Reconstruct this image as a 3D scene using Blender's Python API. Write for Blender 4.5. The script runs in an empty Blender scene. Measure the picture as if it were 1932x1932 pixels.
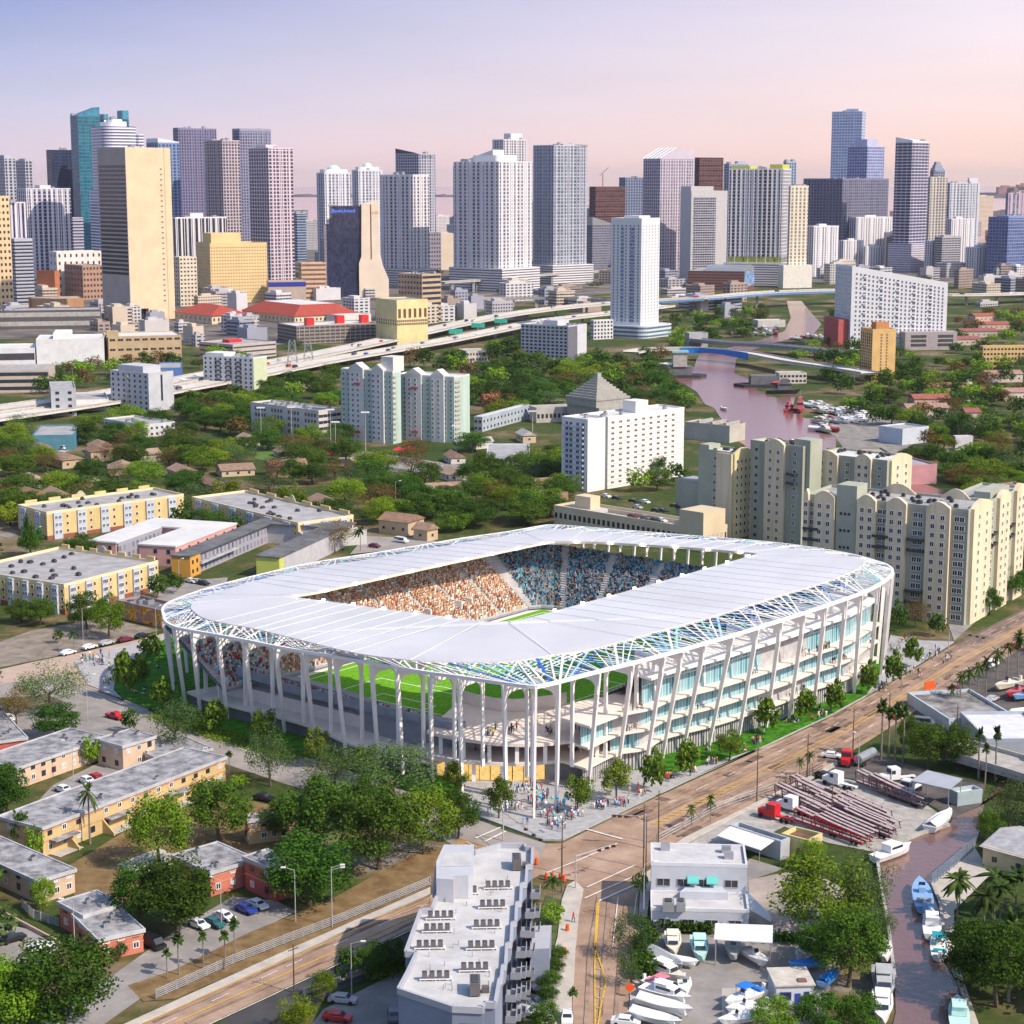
import bpy,math,random
from mathutils import Vector,Matrix,Euler
from mathutils.geometry import tessellate_polygon
R=math.radians
random.seed(7)
scn=bpy.context.scene
col=scn.collection
# ------ camera
CAM_H=140.0
FOC=3520.0
PIT=math.atan(626/FOC)
cam_d=bpy.data.cameras.new('camera')
cam_d.sensor_width=36.0
cam_d.lens=FOC/1932*36.0
cam_d.clip_start=1.0
cam_d.clip_end=90000.0
cam=bpy.data.objects.new('camera',cam_d)
cam.location=(0,0,CAM_H)
cam.rotation_euler=(math.pi/2-PIT,0,0)
col.objects.link(cam)
scn.camera=cam
# ------ sky, sun, exposure
SUN_AZ=R(-32)
SUN_EL=R(43)
world=bpy.data.worlds.new('World')
scn.world=world
world.use_nodes=True
NT=world.node_tree
NT.nodes.clear()
def wn(t,**k):
 n=NT.nodes.new(t)
 for a,b in k.items():
  setattr(n,a,b)
 return n
wout=wn('ShaderNodeOutputWorld')
bg1=wn('ShaderNodeBackground')
sky=wn('ShaderNodeTexSky',sky_type='NISHITA',sun_disc=False,sun_elevation=SUN_EL,sun_rotation=math.pi/2-SUN_AZ,altitude=100.0,air_density=1.0,dust_density=1.0,ozone_density=2.0)
NT.links.new(sky.outputs[0],bg1.inputs[0])
bg1.inputs[1].default_value=0.15
tc=wn('ShaderNodeTexCoord')
sep=wn('ShaderNodeSeparateXYZ')
NT.links.new(tc.outputs['Generated'],sep.inputs[0])
def ramp(stops,src):
 r=wn('ShaderNodeValToRGB')
 e=r.color_ramp.elements
 while len(e)>1:
  e.remove(e[-1])
 for i,(p_,c)in enumerate(stops):
  q=e[0]if i==0 else e.new(p_)
  q.position=p_
  q.color=(c[0],c[1],c[2],1)
 NT.links.new(src,r.inputs[0])
 return r
def lin(*c):
 return tuple(((x/255)/12.92 if x/255<=.04045 else((x/255+.055)/1.055)**2.4)for x in c)
zs=wn('ShaderNodeMath',operation='MULTIPLY')
NT.links.new(sep.outputs[2],zs.inputs[0])
zs.inputs[1].default_value=8.0
rl=ramp([(0.0,lin(240,208,208)),(.1,lin(226,208,221)),(.3,lin(202,201,226)),(.55,lin(172,181,218)),(.80,lin(141,155,208)),(1,lin(124,144,206))],zs.outputs[0])
rr=ramp([(0.0,lin(255,208,184)),(.1,lin(255,217,203)),(.3,lin(250,224,220)),(.55,lin(243,228,234)),(.80,lin(232,224,238)),(1,lin(206,208,232))],zs.outputs[0])
az=wn('ShaderNodeMapRange')
NT.links.new(sep.outputs[0],az.inputs[0])
az.inputs[1].default_value=-.27
az.inputs[2].default_value=.24
mixc=wn('ShaderNodeMix',data_type='RGBA')
NT.links.new(az.outputs[0],mixc.inputs[0])
NT.links.new(rl.outputs[0],mixc.inputs[6])
NT.links.new(rr.outputs[0],mixc.inputs[7])
cn=wn('ShaderNodeTexNoise')
cmap=wn('ShaderNodeMapping')
cmap.inputs['Scale'].default_value=(3,3,22)
NT.links.new(tc.outputs['Generated'],cmap.inputs[0])
NT.links.new(cmap.outputs[0],cn.inputs[0])
cn.inputs['Scale'].default_value=3.0
cn.inputs['Detail'].default_value=4.0
veil=wn('ShaderNodeMapRange')
NT.links.new(cn.outputs[0],veil.inputs[0])
veil.inputs[1].default_value=.3;veil.inputs[2].default_value=.7
veil.inputs[3].default_value=.70;veil.inputs[4].default_value=.73
bg2=wn('ShaderNodeBackground')
NT.links.new(mixc.outputs[2],bg2.inputs[0])
NT.links.new(veil.outputs[0],bg2.inputs[1])
hi=wn('ShaderNodeMapRange',interpolation_type='SMOOTHSTEP')
NT.links.new(sep.outputs[2],hi.inputs[0])
hi.inputs[1].default_value=.11
hi.inputs[2].default_value=.42
mixs=wn('ShaderNodeMixShader')
NT.links.new(hi.outputs[0],mixs.inputs[0])
NT.links.new(bg2.outputs[0],mixs.inputs[1])
NT.links.new(bg1.outputs[0],mixs.inputs[2])
NT.links.new(mixs.outputs[0],wout.inputs[0])
sun_d=bpy.data.lights.new('sun','SUN')
sun_d.energy=3.5
sun_d.angle=R(0.6)
sun_d.color=(1.0,.87,.72)
sun=bpy.data.objects.new('sun',sun_d)
sdir=Vector((math.cos(SUN_AZ)*math.cos(SUN_EL),math.sin(SUN_AZ)*math.cos(SUN_EL),math.sin(SUN_EL)))
sun.rotation_euler=sdir.to_track_quat('Z','Y').to_euler()
sun.location=(300,100,500)
col.objects.link(sun)
scn.view_settings.view_transform='Standard'
scn.view_settings.look='None'
scn.view_settings.gamma=1.0
scn.view_settings.exposure=0.62
# ------ pixel <-> place
SP,CP=math.sin(PIT),math.cos(PIT)
def ray(u,v):
 dx,dy=(u-966)/FOC,(966-v)/FOC
 return Vector((dx,CP+dy*SP,-SP+dy*CP))
def G(u,v,z=0.0):
 d=ray(u,v)
 return d.xy*((z-CAM_H)/d.z)
def at_depth(u,v,Y):
 d=ray(u,v)*(Y/ray(u,v).y)
 return d.x,CAM_H+d.z
def P(x,y,z=0.0):
 fw=y*CP-(z-CAM_H)*SP
 up=y*SP+(z-CAM_H)*CP
 return 966+FOC*x/fw,966-FOC*up/fw
SH=dict(A=(0,163.5,.3384),B=(572.1,212.5,.3384),C=(1225.9,179.8,.3655),D=(0,621.1,.3384),E=(637.5,621.1,.3384),F=(1278.2,572.1,.3384),G=(0,1095.2,.3384),H=(0,1552.8,.3384),I=(286,964.4,.3807),J=(939.9,1021.6,.4019),K=(1389.4,1176.9,.2809),L=(1209.6,1552.8,.374),M=(572.1,1552.8,.3384),c=(817.3,1209.6,.20306),l=(294.2,1127.9,.21152),r=(1226,1127.9,.21152),b=(1226,1700,.21152),v=(1226,604.8,.21152),d=(0,0,1))
def S(s,x,y):
 a=SH[s]
 return a[0]+x*a[2],a[1]+y*a[2]
def SG(s,pts,z=0.0):
 return[G(*S(s,x,y),z)for x,y in pts]
# ------ materials
MATS={}
def mat(name,c,rough=.8,var=.18,scale=.35,metal=0.0,c2=None,emit=None,estr=0,spec=.3,streak=0,perobj=0,alpha=None):
 if name in MATS:
  return MATS[name]
 m=bpy.data.materials.new(name)
 m.use_nodes=True
 nt=m.node_tree
 b=nt.nodes['Principled BSDF']
 b.inputs['Roughness'].default_value=rough
 b.inputs['Metallic'].default_value=metal
 b.inputs['Specular IOR Level'].default_value=spec
 if var>0 or c2:
  geo=nt.nodes.new('ShaderNodeNewGeometry')
  n=nt.nodes.new('ShaderNodeTexNoise')
  n.inputs['Scale'].default_value=scale
  n.inputs['Detail'].default_value=6
  n.inputs['Roughness'].default_value=.65
  if streak:
   mp=nt.nodes.new('ShaderNodeMapping')
   mp.inputs['Scale'].default_value=(1,1,streak)
   nt.links.new(geo.outputs['Position'],mp.inputs[0])
   nt.links.new(mp.outputs[0],n.inputs[0])
  else:
   nt.links.new(geo.outputs['Position'],n.inputs[0])
  r=nt.nodes.new('ShaderNodeValToRGB')
  lo=tuple(x*(1-var)for x in c)
  hi_=c2 if c2 else tuple(min(1,x*(1+var))for x in c)
  r.color_ramp.elements[0].position=.36
  r.color_ramp.elements[1].position=.66
  r.color_ramp.elements[0].color=(*lo,1)
  r.color_ramp.elements[1].color=(*hi_,1)
  nt.links.new(n.outputs[0],r.inputs[0])
  out=r.outputs[0]
  if perobj:
   oi=nt.nodes.new('ShaderNodeObjectInfo')
   hs=nt.nodes.new('ShaderNodeHueSaturation')
   mr=nt.nodes.new('ShaderNodeMapRange')
   mr.inputs[3].default_value=1-perobj;mr.inputs[4].default_value=1+perobj
   nt.links.new(oi.outputs['Random'],mr.inputs[0])
   nt.links.new(mr.outputs[0],hs.inputs['Value'])
   nt.links.new(out,hs.inputs['Color'])
   out=hs.outputs[0]
  nt.links.new(out,b.inputs['Base Color'])
 else:
  b.inputs['Base Color'].default_value=(*c,1)
 if emit:
  b.inputs['Emission Color'].default_value=(*emit,1)
  b.inputs['Emission Strength'].default_value=estr
 if alpha is not None:
  b.inputs['Alpha'].default_value=alpha
 MATS[name]=m
 return m
def facade(name,wall,g1,g2,fh=3.3,bw=3.0,fx=.6,fz=.6,rough=.25,lines=None):
 """wall of repeating bays: glazing cells of two random tones in a wall colour; local axes follow the building"""
 if name in MATS:
  return MATS[name]
 m=bpy.data.materials.new(name)
 m.use_nodes=True
 nt=m.node_tree
 L_=nt.links.new
 def N(t,**k):
  n=nt.nodes.new(t)
  for a,b_ in k.items():
   setattr(n,a,b_)
  return n
 def M_(op,a,b_=None,c_=None):
  n=N('ShaderNodeMath',operation=op)
  for i,x in enumerate((a,b_,c_)):
   if x is None:
    continue
   if isinstance(x,(int,float)):
    n.inputs[i].default_value=x
   else:
    L_(x,n.inputs[i])
  return n.outputs[0]
 b=nt.nodes['Principled BSDF']
 tcn=N('ShaderNodeTexCoord')
 s=N('ShaderNodeSeparateXYZ');L_(tcn.outputs['Object'],s.inputs[0])
 ns=N('ShaderNodeSeparateXYZ');L_(tcn.outputs['Normal'],ns.inputs[0])
 isx=M_('GREATER_THAN',M_('ABSOLUTE',ns.outputs[0]),M_('ABSOLUTE',ns.outputs[1]))
 u=M_('ADD',M_('MULTIPLY',s.outputs[1],isx),M_('MULTIPLY',s.outputs[0],M_('SUBTRACT',1.0,isx)))
 cu=M_('DIVIDE',u,bw);cz=M_('DIVIDE',s.outputs[2],fh)
 fu=M_('FRACT',cu);fv=M_('FRACT',cz)
 win=M_('MULTIPLY',M_('COMPARE',fu,.5,fx/2),M_('COMPARE',fv,.5,fz/2))
 flat=M_('LESS_THAN',M_('ABSOLUTE',ns.outputs[2]),.5)
 win=M_('MULTIPLY',win,flat)
 cb=N('ShaderNodeCombineXYZ')
 L_(M_('FLOOR',cu),cb.inputs[0]);L_(M_('FLOOR',cz),cb.inputs[1]);L_(isx,cb.inputs[2])
 wnz=N('ShaderNodeTexWhiteNoise');L_(cb.outputs[0],wnz.inputs[0])
 gm=N('ShaderNodeMix',data_type='RGBA');L_(wnz.outputs[0],gm.inputs[0])
 gm.inputs[6].default_value=(*g1,1);gm.inputs[7].default_value=(*g2,1)
 nz=N('ShaderNodeTexNoise');nz.inputs['Scale'].default_value=.07;nz.inputs['Detail'].default_value=5
 L_(tcn.outputs['Object'],nz.inputs[0])
 wr=N('ShaderNodeMapRange');L_(nz.outputs[0],wr.inputs[0]);wr.inputs[3].default_value=.82;wr.inputs[4].default_value=1.12
 wm=N('ShaderNodeMix',data_type='RGBA',blend_type='MULTIPLY');wm.inputs[0].default_value=1
 wm.inputs[6].default_value=(*wall,1);L_(wr.outputs[0],wm.inputs[7])
 mx=N('ShaderNodeMix',data_type='RGBA');L_(win,mx.inputs[0]);L_(wm.outputs[2],mx.inputs[6]);L_(gm.outputs[2],mx.inputs[7])
 L_(mx.outputs[2],b.inputs['Base Color'])
 rg=M_('SUBTRACT',.75,M_('MULTIPLY',win,.75-rough));L_(rg,b.inputs['Roughness'])
 b.inputs['Specular IOR Level'].default_value=.4
 MATS[name]=m
 return m
# ------ mesh builder
class MB:
 def __init__(s):
  s.v,s.f,s.m=[],[],[]
 def quad(s,a,b,c,d,mi=0):
  i=len(s.v);s.v+=[tuple(a),tuple(b),tuple(c),tuple(d)];s.f.append((i,i+1,i+2,i+3));s.m.append(mi)
 def tri(s,a,b,c,mi=0):
  i=len(s.v);s.v+=[tuple(a),tuple(b),tuple(c)];s.f.append((i,i+1,i+2));s.m.append(mi)
 def box(s,x0,y0,z0,x1,y1,z1,mi=0,M=None,top=None):
  i=len(s.v)
  pts=[(x0,y0,z0),(x1,y0,z0),(x1,y1,z0),(x0,y1,z0),(x0,y0,z1),(x1,y0,z1),(x1,y1,z1),(x0,y1,z1)]
  if M is not None:
   pts=[tuple(M@Vector(p_))for p_ in pts]
  s.v+=pts
  for k,q in enumerate(((3,2,1,0),(4,5,6,7),(0,1,5,4),(1,2,6,5),(2,3,7,6),(3,0,4,7))):
   s.f.append(tuple(i+j for j in q));s.m.append(top if(k==1 and top is not None)else mi)
 def prism(s,poly,z0,z1,mi=0,top=None,cap=True,bottom=True):
  """poly counter-clockwise, z0/z1 number or list"""
  n=len(poly);i=len(s.v)
  za=z0 if isinstance(z0,(list,tuple))else[z0]*n
  zb=z1 if isinstance(z1,(list,tuple))else[z1]*n
  if sum(poly[k][0]*poly[(k+1)%n][1]-poly[(k+1)%n][0]*poly[k][1]for k in range(n))<0:
   poly,za,zb=poly[::-1],za[::-1],zb[::-1]
  s.v+=[(p_[0],p_[1],a)for p_,a in zip(poly,za)]+[(p_[0],p_[1],b)for p_,b in zip(poly,zb)]
  for k in range(n):
   j=(k+1)%n
   s.f.append((i+k,i+j,i+n+j,i+n+k));s.m.append(mi)
  if cap:
   for t in tessellate_polygon([[Vector((p_[0],p_[1],0))for p_ in poly]]):
    a,b,c=t
    ar=(poly[b][0]-poly[a][0])*(poly[c][1]-poly[a][1])-(poly[c][0]-poly[a][0])*(poly[b][1]-poly[a][1])
    if ar<0:
     b,c=c,b
    s.f.append((i+n+a,i+n+b,i+n+c));s.m.append(mi if top is None else top)
    if bottom:
     s.f.append((i+c,i+b,i+a));s.m.append(mi)
 def sheet(s,poly,z,mi=0):
  n=len(poly);i=len(s.v)
  s.v+=[(p_[0],p_[1],z)for p_ in poly]
  for a,b,c in tessellate_polygon([[Vector((p_[0],p_[1],0))for p_ in poly]]):
   ar=(poly[b][0]-poly[a][0])*(poly[c][1]-poly[a][1])-(poly[c][0]-poly[a][0])*(poly[b][1]-poly[a][1])
   if ar<0:
    b,c=c,b
   s.f.append((i+a,i+b,i+c));s.m.append(mi)
 def tube(s,a,b,r0,r1=None,n=6,mi=0,cap=True):
  a,b=Vector(a),Vector(b)
  r1=r0 if r1 is None else r1
  d=(b-a).normalized()
  x=d.orthogonal().normalized();y=d.cross(x)
  i=len(s.v)
  for c,r in((a,r0),(b,r1)):
   for k in range(n):
    t=2*math.pi*k/n
    s.v.append(tuple(c+x*(r*math.cos(t))+y*(r*math.sin(t))))
  for k in range(n):
   j=(k+1)%n
   s.f.append((i+k,i+j,i+n+j,i+n+k));s.m.append(mi)
  if cap:
   s.f.append(tuple(i+n+k for k in range(n)));s.m.append(mi)
   s.f.append(tuple(i+k for k in reversed(range(n))));s.m.append(mi)
 def path(s,pts,r,n=5,mi=0):
  for a,b in zip(pts,pts[1:]):
   s.tube(a,b,r,r,n,mi)
 def bar(s,a,b,w,h,mi=0,up=(0,0,1),w1=None,h1=None):
  """rectangular bar from a to b"""
  a,b=Vector(a),Vector(b);d=(b-a).normalized()
  x=d.cross(Vector(up))
  x=x.normalized()if x.length>1e-6 else Vector((1,0,0))
  y=x.cross(d)
  i=len(s.v)
  for c,ww,hh in((a,w,h),(b,w1 or w,h1 or h)):
   for sx,sy in((-1,-1),(1,-1),(1,1),(-1,1)):
    s.v.append(tuple(c+x*(sx*ww/2)+y*(sy*hh/2)))
  for q in((3,2,1,0),(4,5,6,7),(0,1,5,4),(1,2,6,5),(2,3,7,6),(3,0,4,7)):
   s.f.append(tuple(i+j for j in q));s.m.append(mi)
 def dome(s,cx,cy,z,r,h,n=12,k=4,mi=0):
  ring=[]
  for j in range(k+1):
   t=math.pi/2*j/k
   ring.append([(cx+r*math.cos(t)*math.cos(2*math.pi*q/n),cy+r*math.cos(t)*math.sin(2*math.pi*q/n),z+h*math.sin(t))for q in range(n)])
  for j in range(k):
   for q in range(n):
    w=(q+1)%n
    s.quad(ring[j][q],ring[j][w],ring[j+1][w],ring[j+1][q],mi)
 def mesh(s,name,mats,smooth=False,o=None):
  me=bpy.data.meshes.new(name)
  v=s.v if o is None else[(a-o[0],b-o[1],c-o[2])for a,b,c in s.v]
  me.from_pydata(v,[],s.f)
  for m_ in(mats if isinstance(mats,(list,tuple))else[mats]):
   me.materials.append(m_)
  me.polygons.foreach_set('material_index',s.m)
  if smooth:
   me.polygons.foreach_set('use_smooth',[True]*len(s.f))
  me.update()
  return me
 def obj(s,name,mats,parent=None,smooth=False,o=None):
  ob=bpy.data.objects.new(name,s.mesh(name,mats,smooth,o))
  col.objects.link(ob)
  if parent is not None:
   ob.parent=parent
  return ob
def link(name,me,parent=None,loc=(0,0,0),rz=0,sc=1):
 ob=bpy.data.objects.new(name,me)
 col.objects.link(ob)
 ob.location=loc
 ob.rotation_euler=(0,0,rz)
 if sc!=1:
  ob.scale=(sc,sc,sc)if isinstance(sc,(int,float))else sc
 if parent is not None:
  ob.parent=parent
 return ob
LAND=[]
AUTO=[]
def tag(o,label=None,cat=None,group=None,kind=None):
 if label:
  o['label']=label
 if cat:
  o['category']=cat
 if group:
  o['group']=group
 if kind:
  o['kind']=kind
 return o
def thing(name,label,cat,loc=(0,0,0),rz=0,group=None,land=None):
 o=bpy.data.objects.new(name,None)
 o.empty_display_size=.1
 col.objects.link(o)
 o.location=loc
 o.rotation_euler=(0,0,rz)
 tag(o,label,cat,group)
 if land:
  LAND.append((land,loc[0],loc[1]))
 return o
def copy_tree(o,parent=None):
 c=o.copy()
 col.objects.link(c)
 if parent is not None:
  c.parent=parent
 for ch in list(o.children):
  copy_tree(ch,c)
 return c
def structure(name,mb,mats):
 return tag(mb.obj(name,mats),kind='structure')
def smooth_loop(pts,n,closed=True):
 """Catmull-Rom through 3D points, resampled evenly"""
 P_=[Vector(p_)for p_ in pts]
 m=len(P_);out=[]
 rng=m if closed else m-1
 for i in range(rng):
  g=(lambda k:P_[k%m])if closed else(lambda k:P_[min(max(k,0),m-1)])
  a,b,c,d=g(i-1),g(i),g(i+1),g(i+2)
  for k in range(12):
   t=k/12
   out.append(.5*((2*b)+(c-a)*t+(2*a-5*b+4*c-d)*t*t+(3*b-a-3*c+d)*t**3))
 if not closed:
  out.append(P_[-1])
 L_=[0]
 seq=out+[out[0]]if closed else out
 for a,b in zip(seq,seq[1:]):
  L_.append(L_[-1]+(b-a).length)
 res=[];j=0
 for i in range(n):
  t=L_[-1]*i/(n if closed else n-1)
  while j<len(L_)-2 and L_[j+1]<t:
   j+=1
  q=(t-L_[j])/max(1e-9,L_[j+1]-L_[j])
  res.append(seq[j].lerp(seq[j+1],q))
 return res
# ------ common materials
WHITE=mat('white_paint',(.78,.77,.75),.6,.06)
CREAM=mat('cream_paint',(.72,.62,.45),.8,.1)
GLASS=mat('dark_glass',(.03,.04,.06),.12,.3,1.0,spec=.6)
GLASSB=mat('blue_glass',(.08,.16,.26),.12,.35,.3,spec=.6)
CONC=mat('concrete',(.38,.36,.33),.9,.2)
ASPH=mat('grey_asphalt',(.17,.165,.16),.9,.25,.12,c2=(.24,.22,.2))
METAL=mat('grey_metal',(.42,.43,.45),.4,.1,metal=.6)
DARKM=mat('dark_metal',(.06,.06,.065),.5,.2)
POLE=mat('galvanised_pole',(.4,.4,.4),.5,.1)
WOOD=mat('brown_wood',(.13,.08,.05),.9,.25,2)
RED=mat('red_paint',(.55,.03,.03),.4,.1)
BLUE=mat('blue_paint',(.02,.13,.5),.5,.1)
# ------ STADIUM
SO=G(1009,1296,30)
SU=Vector((.63,.777)).normalized()
SV=Vector((-SU.y,SU.x))
def roofz(x,y):
 return 30-.0508*(Vector((x,y))-SO).dot(SV)
def RP(u,v,dz=0.0):
 z=28.0
 for _ in range(25):
  q=G(u,v,z)
  z=roofz(q.x,q.y)+dz
 return Vector((q.x,q.y,z))
def UV(u,v,z=0.0):
 q=SO+SU*u+SV*v
 return Vector((q.x,q.y,z))
def touv(p_):
 d=Vector((p_[0],p_[1]))-SO
 return d.dot(SU),d.dot(SV)
SWHITE=mat('stadium_white',(.84,.80,.76),.55,.05,.15)
MEMB=mat('roof_membrane',(.82,.82,.85),.45,.075,.035)
_t=MEMB.node_tree;_x=_t.nodes.new('ShaderNodeBsdfTranslucent');_x.inputs[0].default_value=(.9,.9,.92,1);_m=_t.nodes.new('ShaderNodeMixShader');_m.inputs[0].default_value=.42
_t.links.new(_t.nodes['Principled BSDF'].outputs[0],_m.inputs[1]);_t.links.new(_x.outputs[0],_m.inputs[2]);_t.links.new(_m.outputs[0],_t.nodes['Material Output'].inputs[0])
SEAM=mat('membrane_seam',(.75,.75,.79),.5,.03)
SLAB=mat('pale_floor_slab',(.74,.65,.58),.7,.06)
SLAT=mat('grey_slats',(.42,.41,.41),.8,.15,.6)
SGLASS=facade('curtain_glass',(.62,.66,.66),(.05,.22,.28),(.35,.55,.58),fh=4.6,bw=1.1,fx=.86,fz=.94,rough=.12)
RETAIL=mat('lit_shop_glass',(.10,.06,.03),.2,.5,1.1,c2=(.85,.62,.25),emit=(1.0,.62,.2),estr=.55)
STANDM=mat('stand_concrete',(.45,.43,.42),.85,.12)
DARKST=mat('stand_underside',(.26,.28,.33),.85,.15)
stadium=thing('stadium','white open stadium with a broad flat roof ring on slanting columns','stadium',(SO.x,SO.y,0),0,land='the stadium')
SOFF=(SO.x,SO.y,0)
def sobj(name,mb,mats,smooth=False,parent=None):
 return mb.obj(name,mats,parent or stadium,smooth,SOFF)
rim_px=[(307,1151),(309,1163),(313,1174),(329,1183),(354,1189),(408,1198.5),(461,1208),(514,1219),(571.5,1229),(632,1238.5),(695,1250),(750,1259.5),(805.6,1269),(868.5,1277.5),(948,1289),(985,1294),(1003,1296),(1010,1296.3),(1018,1295),(1060.5,1285),(1125,1268),(1195,1250.7),(1249,1236.6),(1289.5,1225.8),(1326,1215),(1378,1200.5),(1428,1185),(1474,1170.5),(1515,1157.5),(1555,1144),(1593,1131),(1627,1118.5),(1657,1104),(1678,1089),(1684,1078),(1675,1068),(1650,1059),(1600,1046),(1515,1032),(1427,1022),(1278,1010),(1130,998),(1060,992.5),(1042,991.7),(1025,993),(955.6,1005),(878,1016),(813,1027),(766,1035),(700,1046),(628,1057),(560,1069.5),(469,1091),(400,1109),(343,1128),(316,1140)]
RIM=smooth_loop([RP(*a)for a in rim_px],300)
memb_px=[(360,1143),(364,1152),(385,1166),(425,1176),(476,1185),(571,1208),(667,1231),(762,1244),(838,1248.5),(933,1248.5),(985,1245),(1036,1236),(1125,1222),(1229,1194),(1342,1163),(1474,1122),(1555,1098),(1612,1076),(1629,1064),(1619,1053),(1545,1041),(1440,1029),(1278,1016),(1130,1004),(1042,998),(958,1011),(880,1022.5),(815,1034),(700,1054),(560,1077),(470,1099),(412,1117),(374,1131)]
MO=smooth_loop([RP(*a,1.9)for a in memb_px],240)
open_px=[(556,1125),(640,1137),(750,1152),(860,1166),(910,1172),(932,1173),(960,1172),(1000,1165),(1100,1138),(1212,1107),(1320,1076),(1415,1049),(1428,1045),(1420,1043),(1330,1035),(1230,1028),(1130,1022.5),(1060,1021),(1035,1022),(1000,1029),(900,1050),(800,1071.5),(690,1096),(600,1116)]
OP=smooth_loop([RP(*a,2.4)for a in open_px],160)
def centre(l):
 return sum(l,Vector())/len(l)
mb=MB()
loops=[[Vector((p_.x,p_.y,0))for p_ in MO],[Vector((p_.x,p_.y,0))for p_ in OP]]
allp=MO+OP
n0=len(allp)
mb.v=[tuple(p_)for p_ in allp]+[(p_.x,p_.y,p_.z-.7)for p_ in allp]
for t in tessellate_polygon(loops):
 a,b,c=t
 if(allp[b].xy-allp[a].xy).cross(allp[c].xy-allp[a].xy)<0:
  b,c=c,b
 mb.f.append((a,b,c));mb.m.append(0)
 mb.f.append((c+n0,b+n0,a+n0));mb.m.append(0)
for off,n in((0,len(MO)),(len(MO),len(OP))):
 for k in range(n):
  a,b=off+k,off+(k+1)%n
  mb.f.append((a,b,b+n0,a+n0));mb.m.append(1)
sobj('roof_membrane',mb,[MEMB,mat('roof_edge',(.74,.62,.52),.6,.05)])
def nearest(loop,p_):
 return min(loop,key=lambda q:(q.xy-p_.xy).length)
for i in range(0,160,3):
 a=OP[i]
 tg_=(OP[(i+3)%160]-OP[i-3]).xy.normalized()
 no_=Vector((tg_.y,-tg_.x))
 if no_.dot(a.xy-centre(OP).xy)<0:
  no_=-no_
 b=max(MO,key=lambda q:(q.xy-a.xy).normalized().dot(no_))
 if(a-b).length>46:
  continue
 m1=MB()
 m1.bar(a+Vector((0,0,.1)),b+Vector((0,0,.07)),.24,.08)
 sobj('roof_seam',m1,SEAM)
mb=MB()
for a,b in zip(RIM,RIM[1:]+RIM[:1]):
 mb.bar(a,b+(b-a)*.02,.7,.8)
sobj('rim_beam',mb,SWHITE)
cols=[]
def colpx(sheet,lst):
 for(tx,ty),(bx,by)in lst:
  t=S(sheet,tx,ty);b=S(sheet,bx,by)
  T=min(RIM,key=lambda q:(Vector(P(*q))-Vector(t)).length)
  Bq=G(*b)
  cols.append((T.copy(),Vector((Bq.x,Bq.y,0))))
colpx('l',[((70,180),(165,880)),((165,240),(265,960)),((300,285),(395,1020)),((530,335),(640,1090)),((785,380),(875,1150)),((1045,425),(1150,1210)),((1310,485),(1420,1300)),((1600,525),(1700,1440))])
colpx('I',[((1080,750),(1125,1275)),((1215,770),(1247,1310)),((1370,795),(1392,1330))])
colpx('c',[((255,330),(268,1440)),((685,390),(680,1560)),((940,435),(936,1655)),((1175,385),(1145,1560)),((1510,295),(1440,1400))])
colpx('J',[((635,572),(560,1095))])
colpx('r',[((115,510),(-40,1540)),((295,460),(110,1440)),((475,410),(295,1385)),((725,340),(525,1330)),((950,265),(790,1250)),((1170,200),(1035,1165)),((1370,135),(1240,1090)),((1565,70),(1460,990)),((1735,10),(1655,930)),((1890,-45),(1822,862))])
colpx('J',[((1790,210),(1742,655)),((1840,168),(1797,625))])
nfront=len(cols)
def inward(T):
 i=RIM.index(min(RIM,key=lambda q:(q-T).length))
 tg=(RIM[(i+2)%300]-RIM[i-2]).xy.normalized()
 n=Vector((-tg.y,tg.x))
 c=centre(RIM).xy
 if n.dot(c-T.xy)<0:
  n=-n
 return n,tg
acc=0
for i in range(300):
 q=RIM[i];uu,vv=touv(q)
 acc+=(q-RIM[i-1]).length
 if acc>9 and all((q.xy-c[0].xy).length>7 for c in cols):
  acc=0
  n,tg=inward(q)
  cols.append((q.copy(),Vector((q.x+n.x*1.5,q.y+n.y*1.5,0))))
def frame_mesh(T,n,tg,zdeck,depth=8.5):
 """arched frame behind a column: top beam with rounded inner corners and an inner post"""
 zt=T.z-.3
 pr=[(0,zt),(depth+.6,zt-.2),(depth+.6,zdeck),(depth-.4,zdeck),(depth-.4,zt-5.0)]
 for k in range(1,6):
  a=math.pi/2*k/5
  pr.append((depth-.4-2.6*(1-math.cos(a)),zt-5.0+2.8*math.sin(a)))
 for k in range(0,6):
  a=math.pi/2*k/5
  pr.append((2.8-2.2*math.sin(a),zt-2.2-2.6*(1-math.cos(a))))
 pr.append((.25,zt-5.2))
 m=MB();w=.23
 N=len(pr)
 A=[Vector((T.x+n.x*s_+tg.x*w,T.y+n.y*s_+tg.y*w,z))for s_,z in pr]
 B_=[Vector((T.x+n.x*s_-tg.x*w,T.y+n.y*s_-tg.y*w,z))for s_,z in pr]
 m.v=[tuple(x)for x in A+B_]
 for a,b,c in tessellate_polygon([[Vector((s_,z,0))for s_,z in pr]]):
  m.f+=[(a,b,c),(c+N,b+N,a+N)];m.m+=[0,0]
 for k in range(N):
  j=(k+1)%N
  m.f.append((k,j,j+N,k+N));m.m.append(0)
 return m
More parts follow.
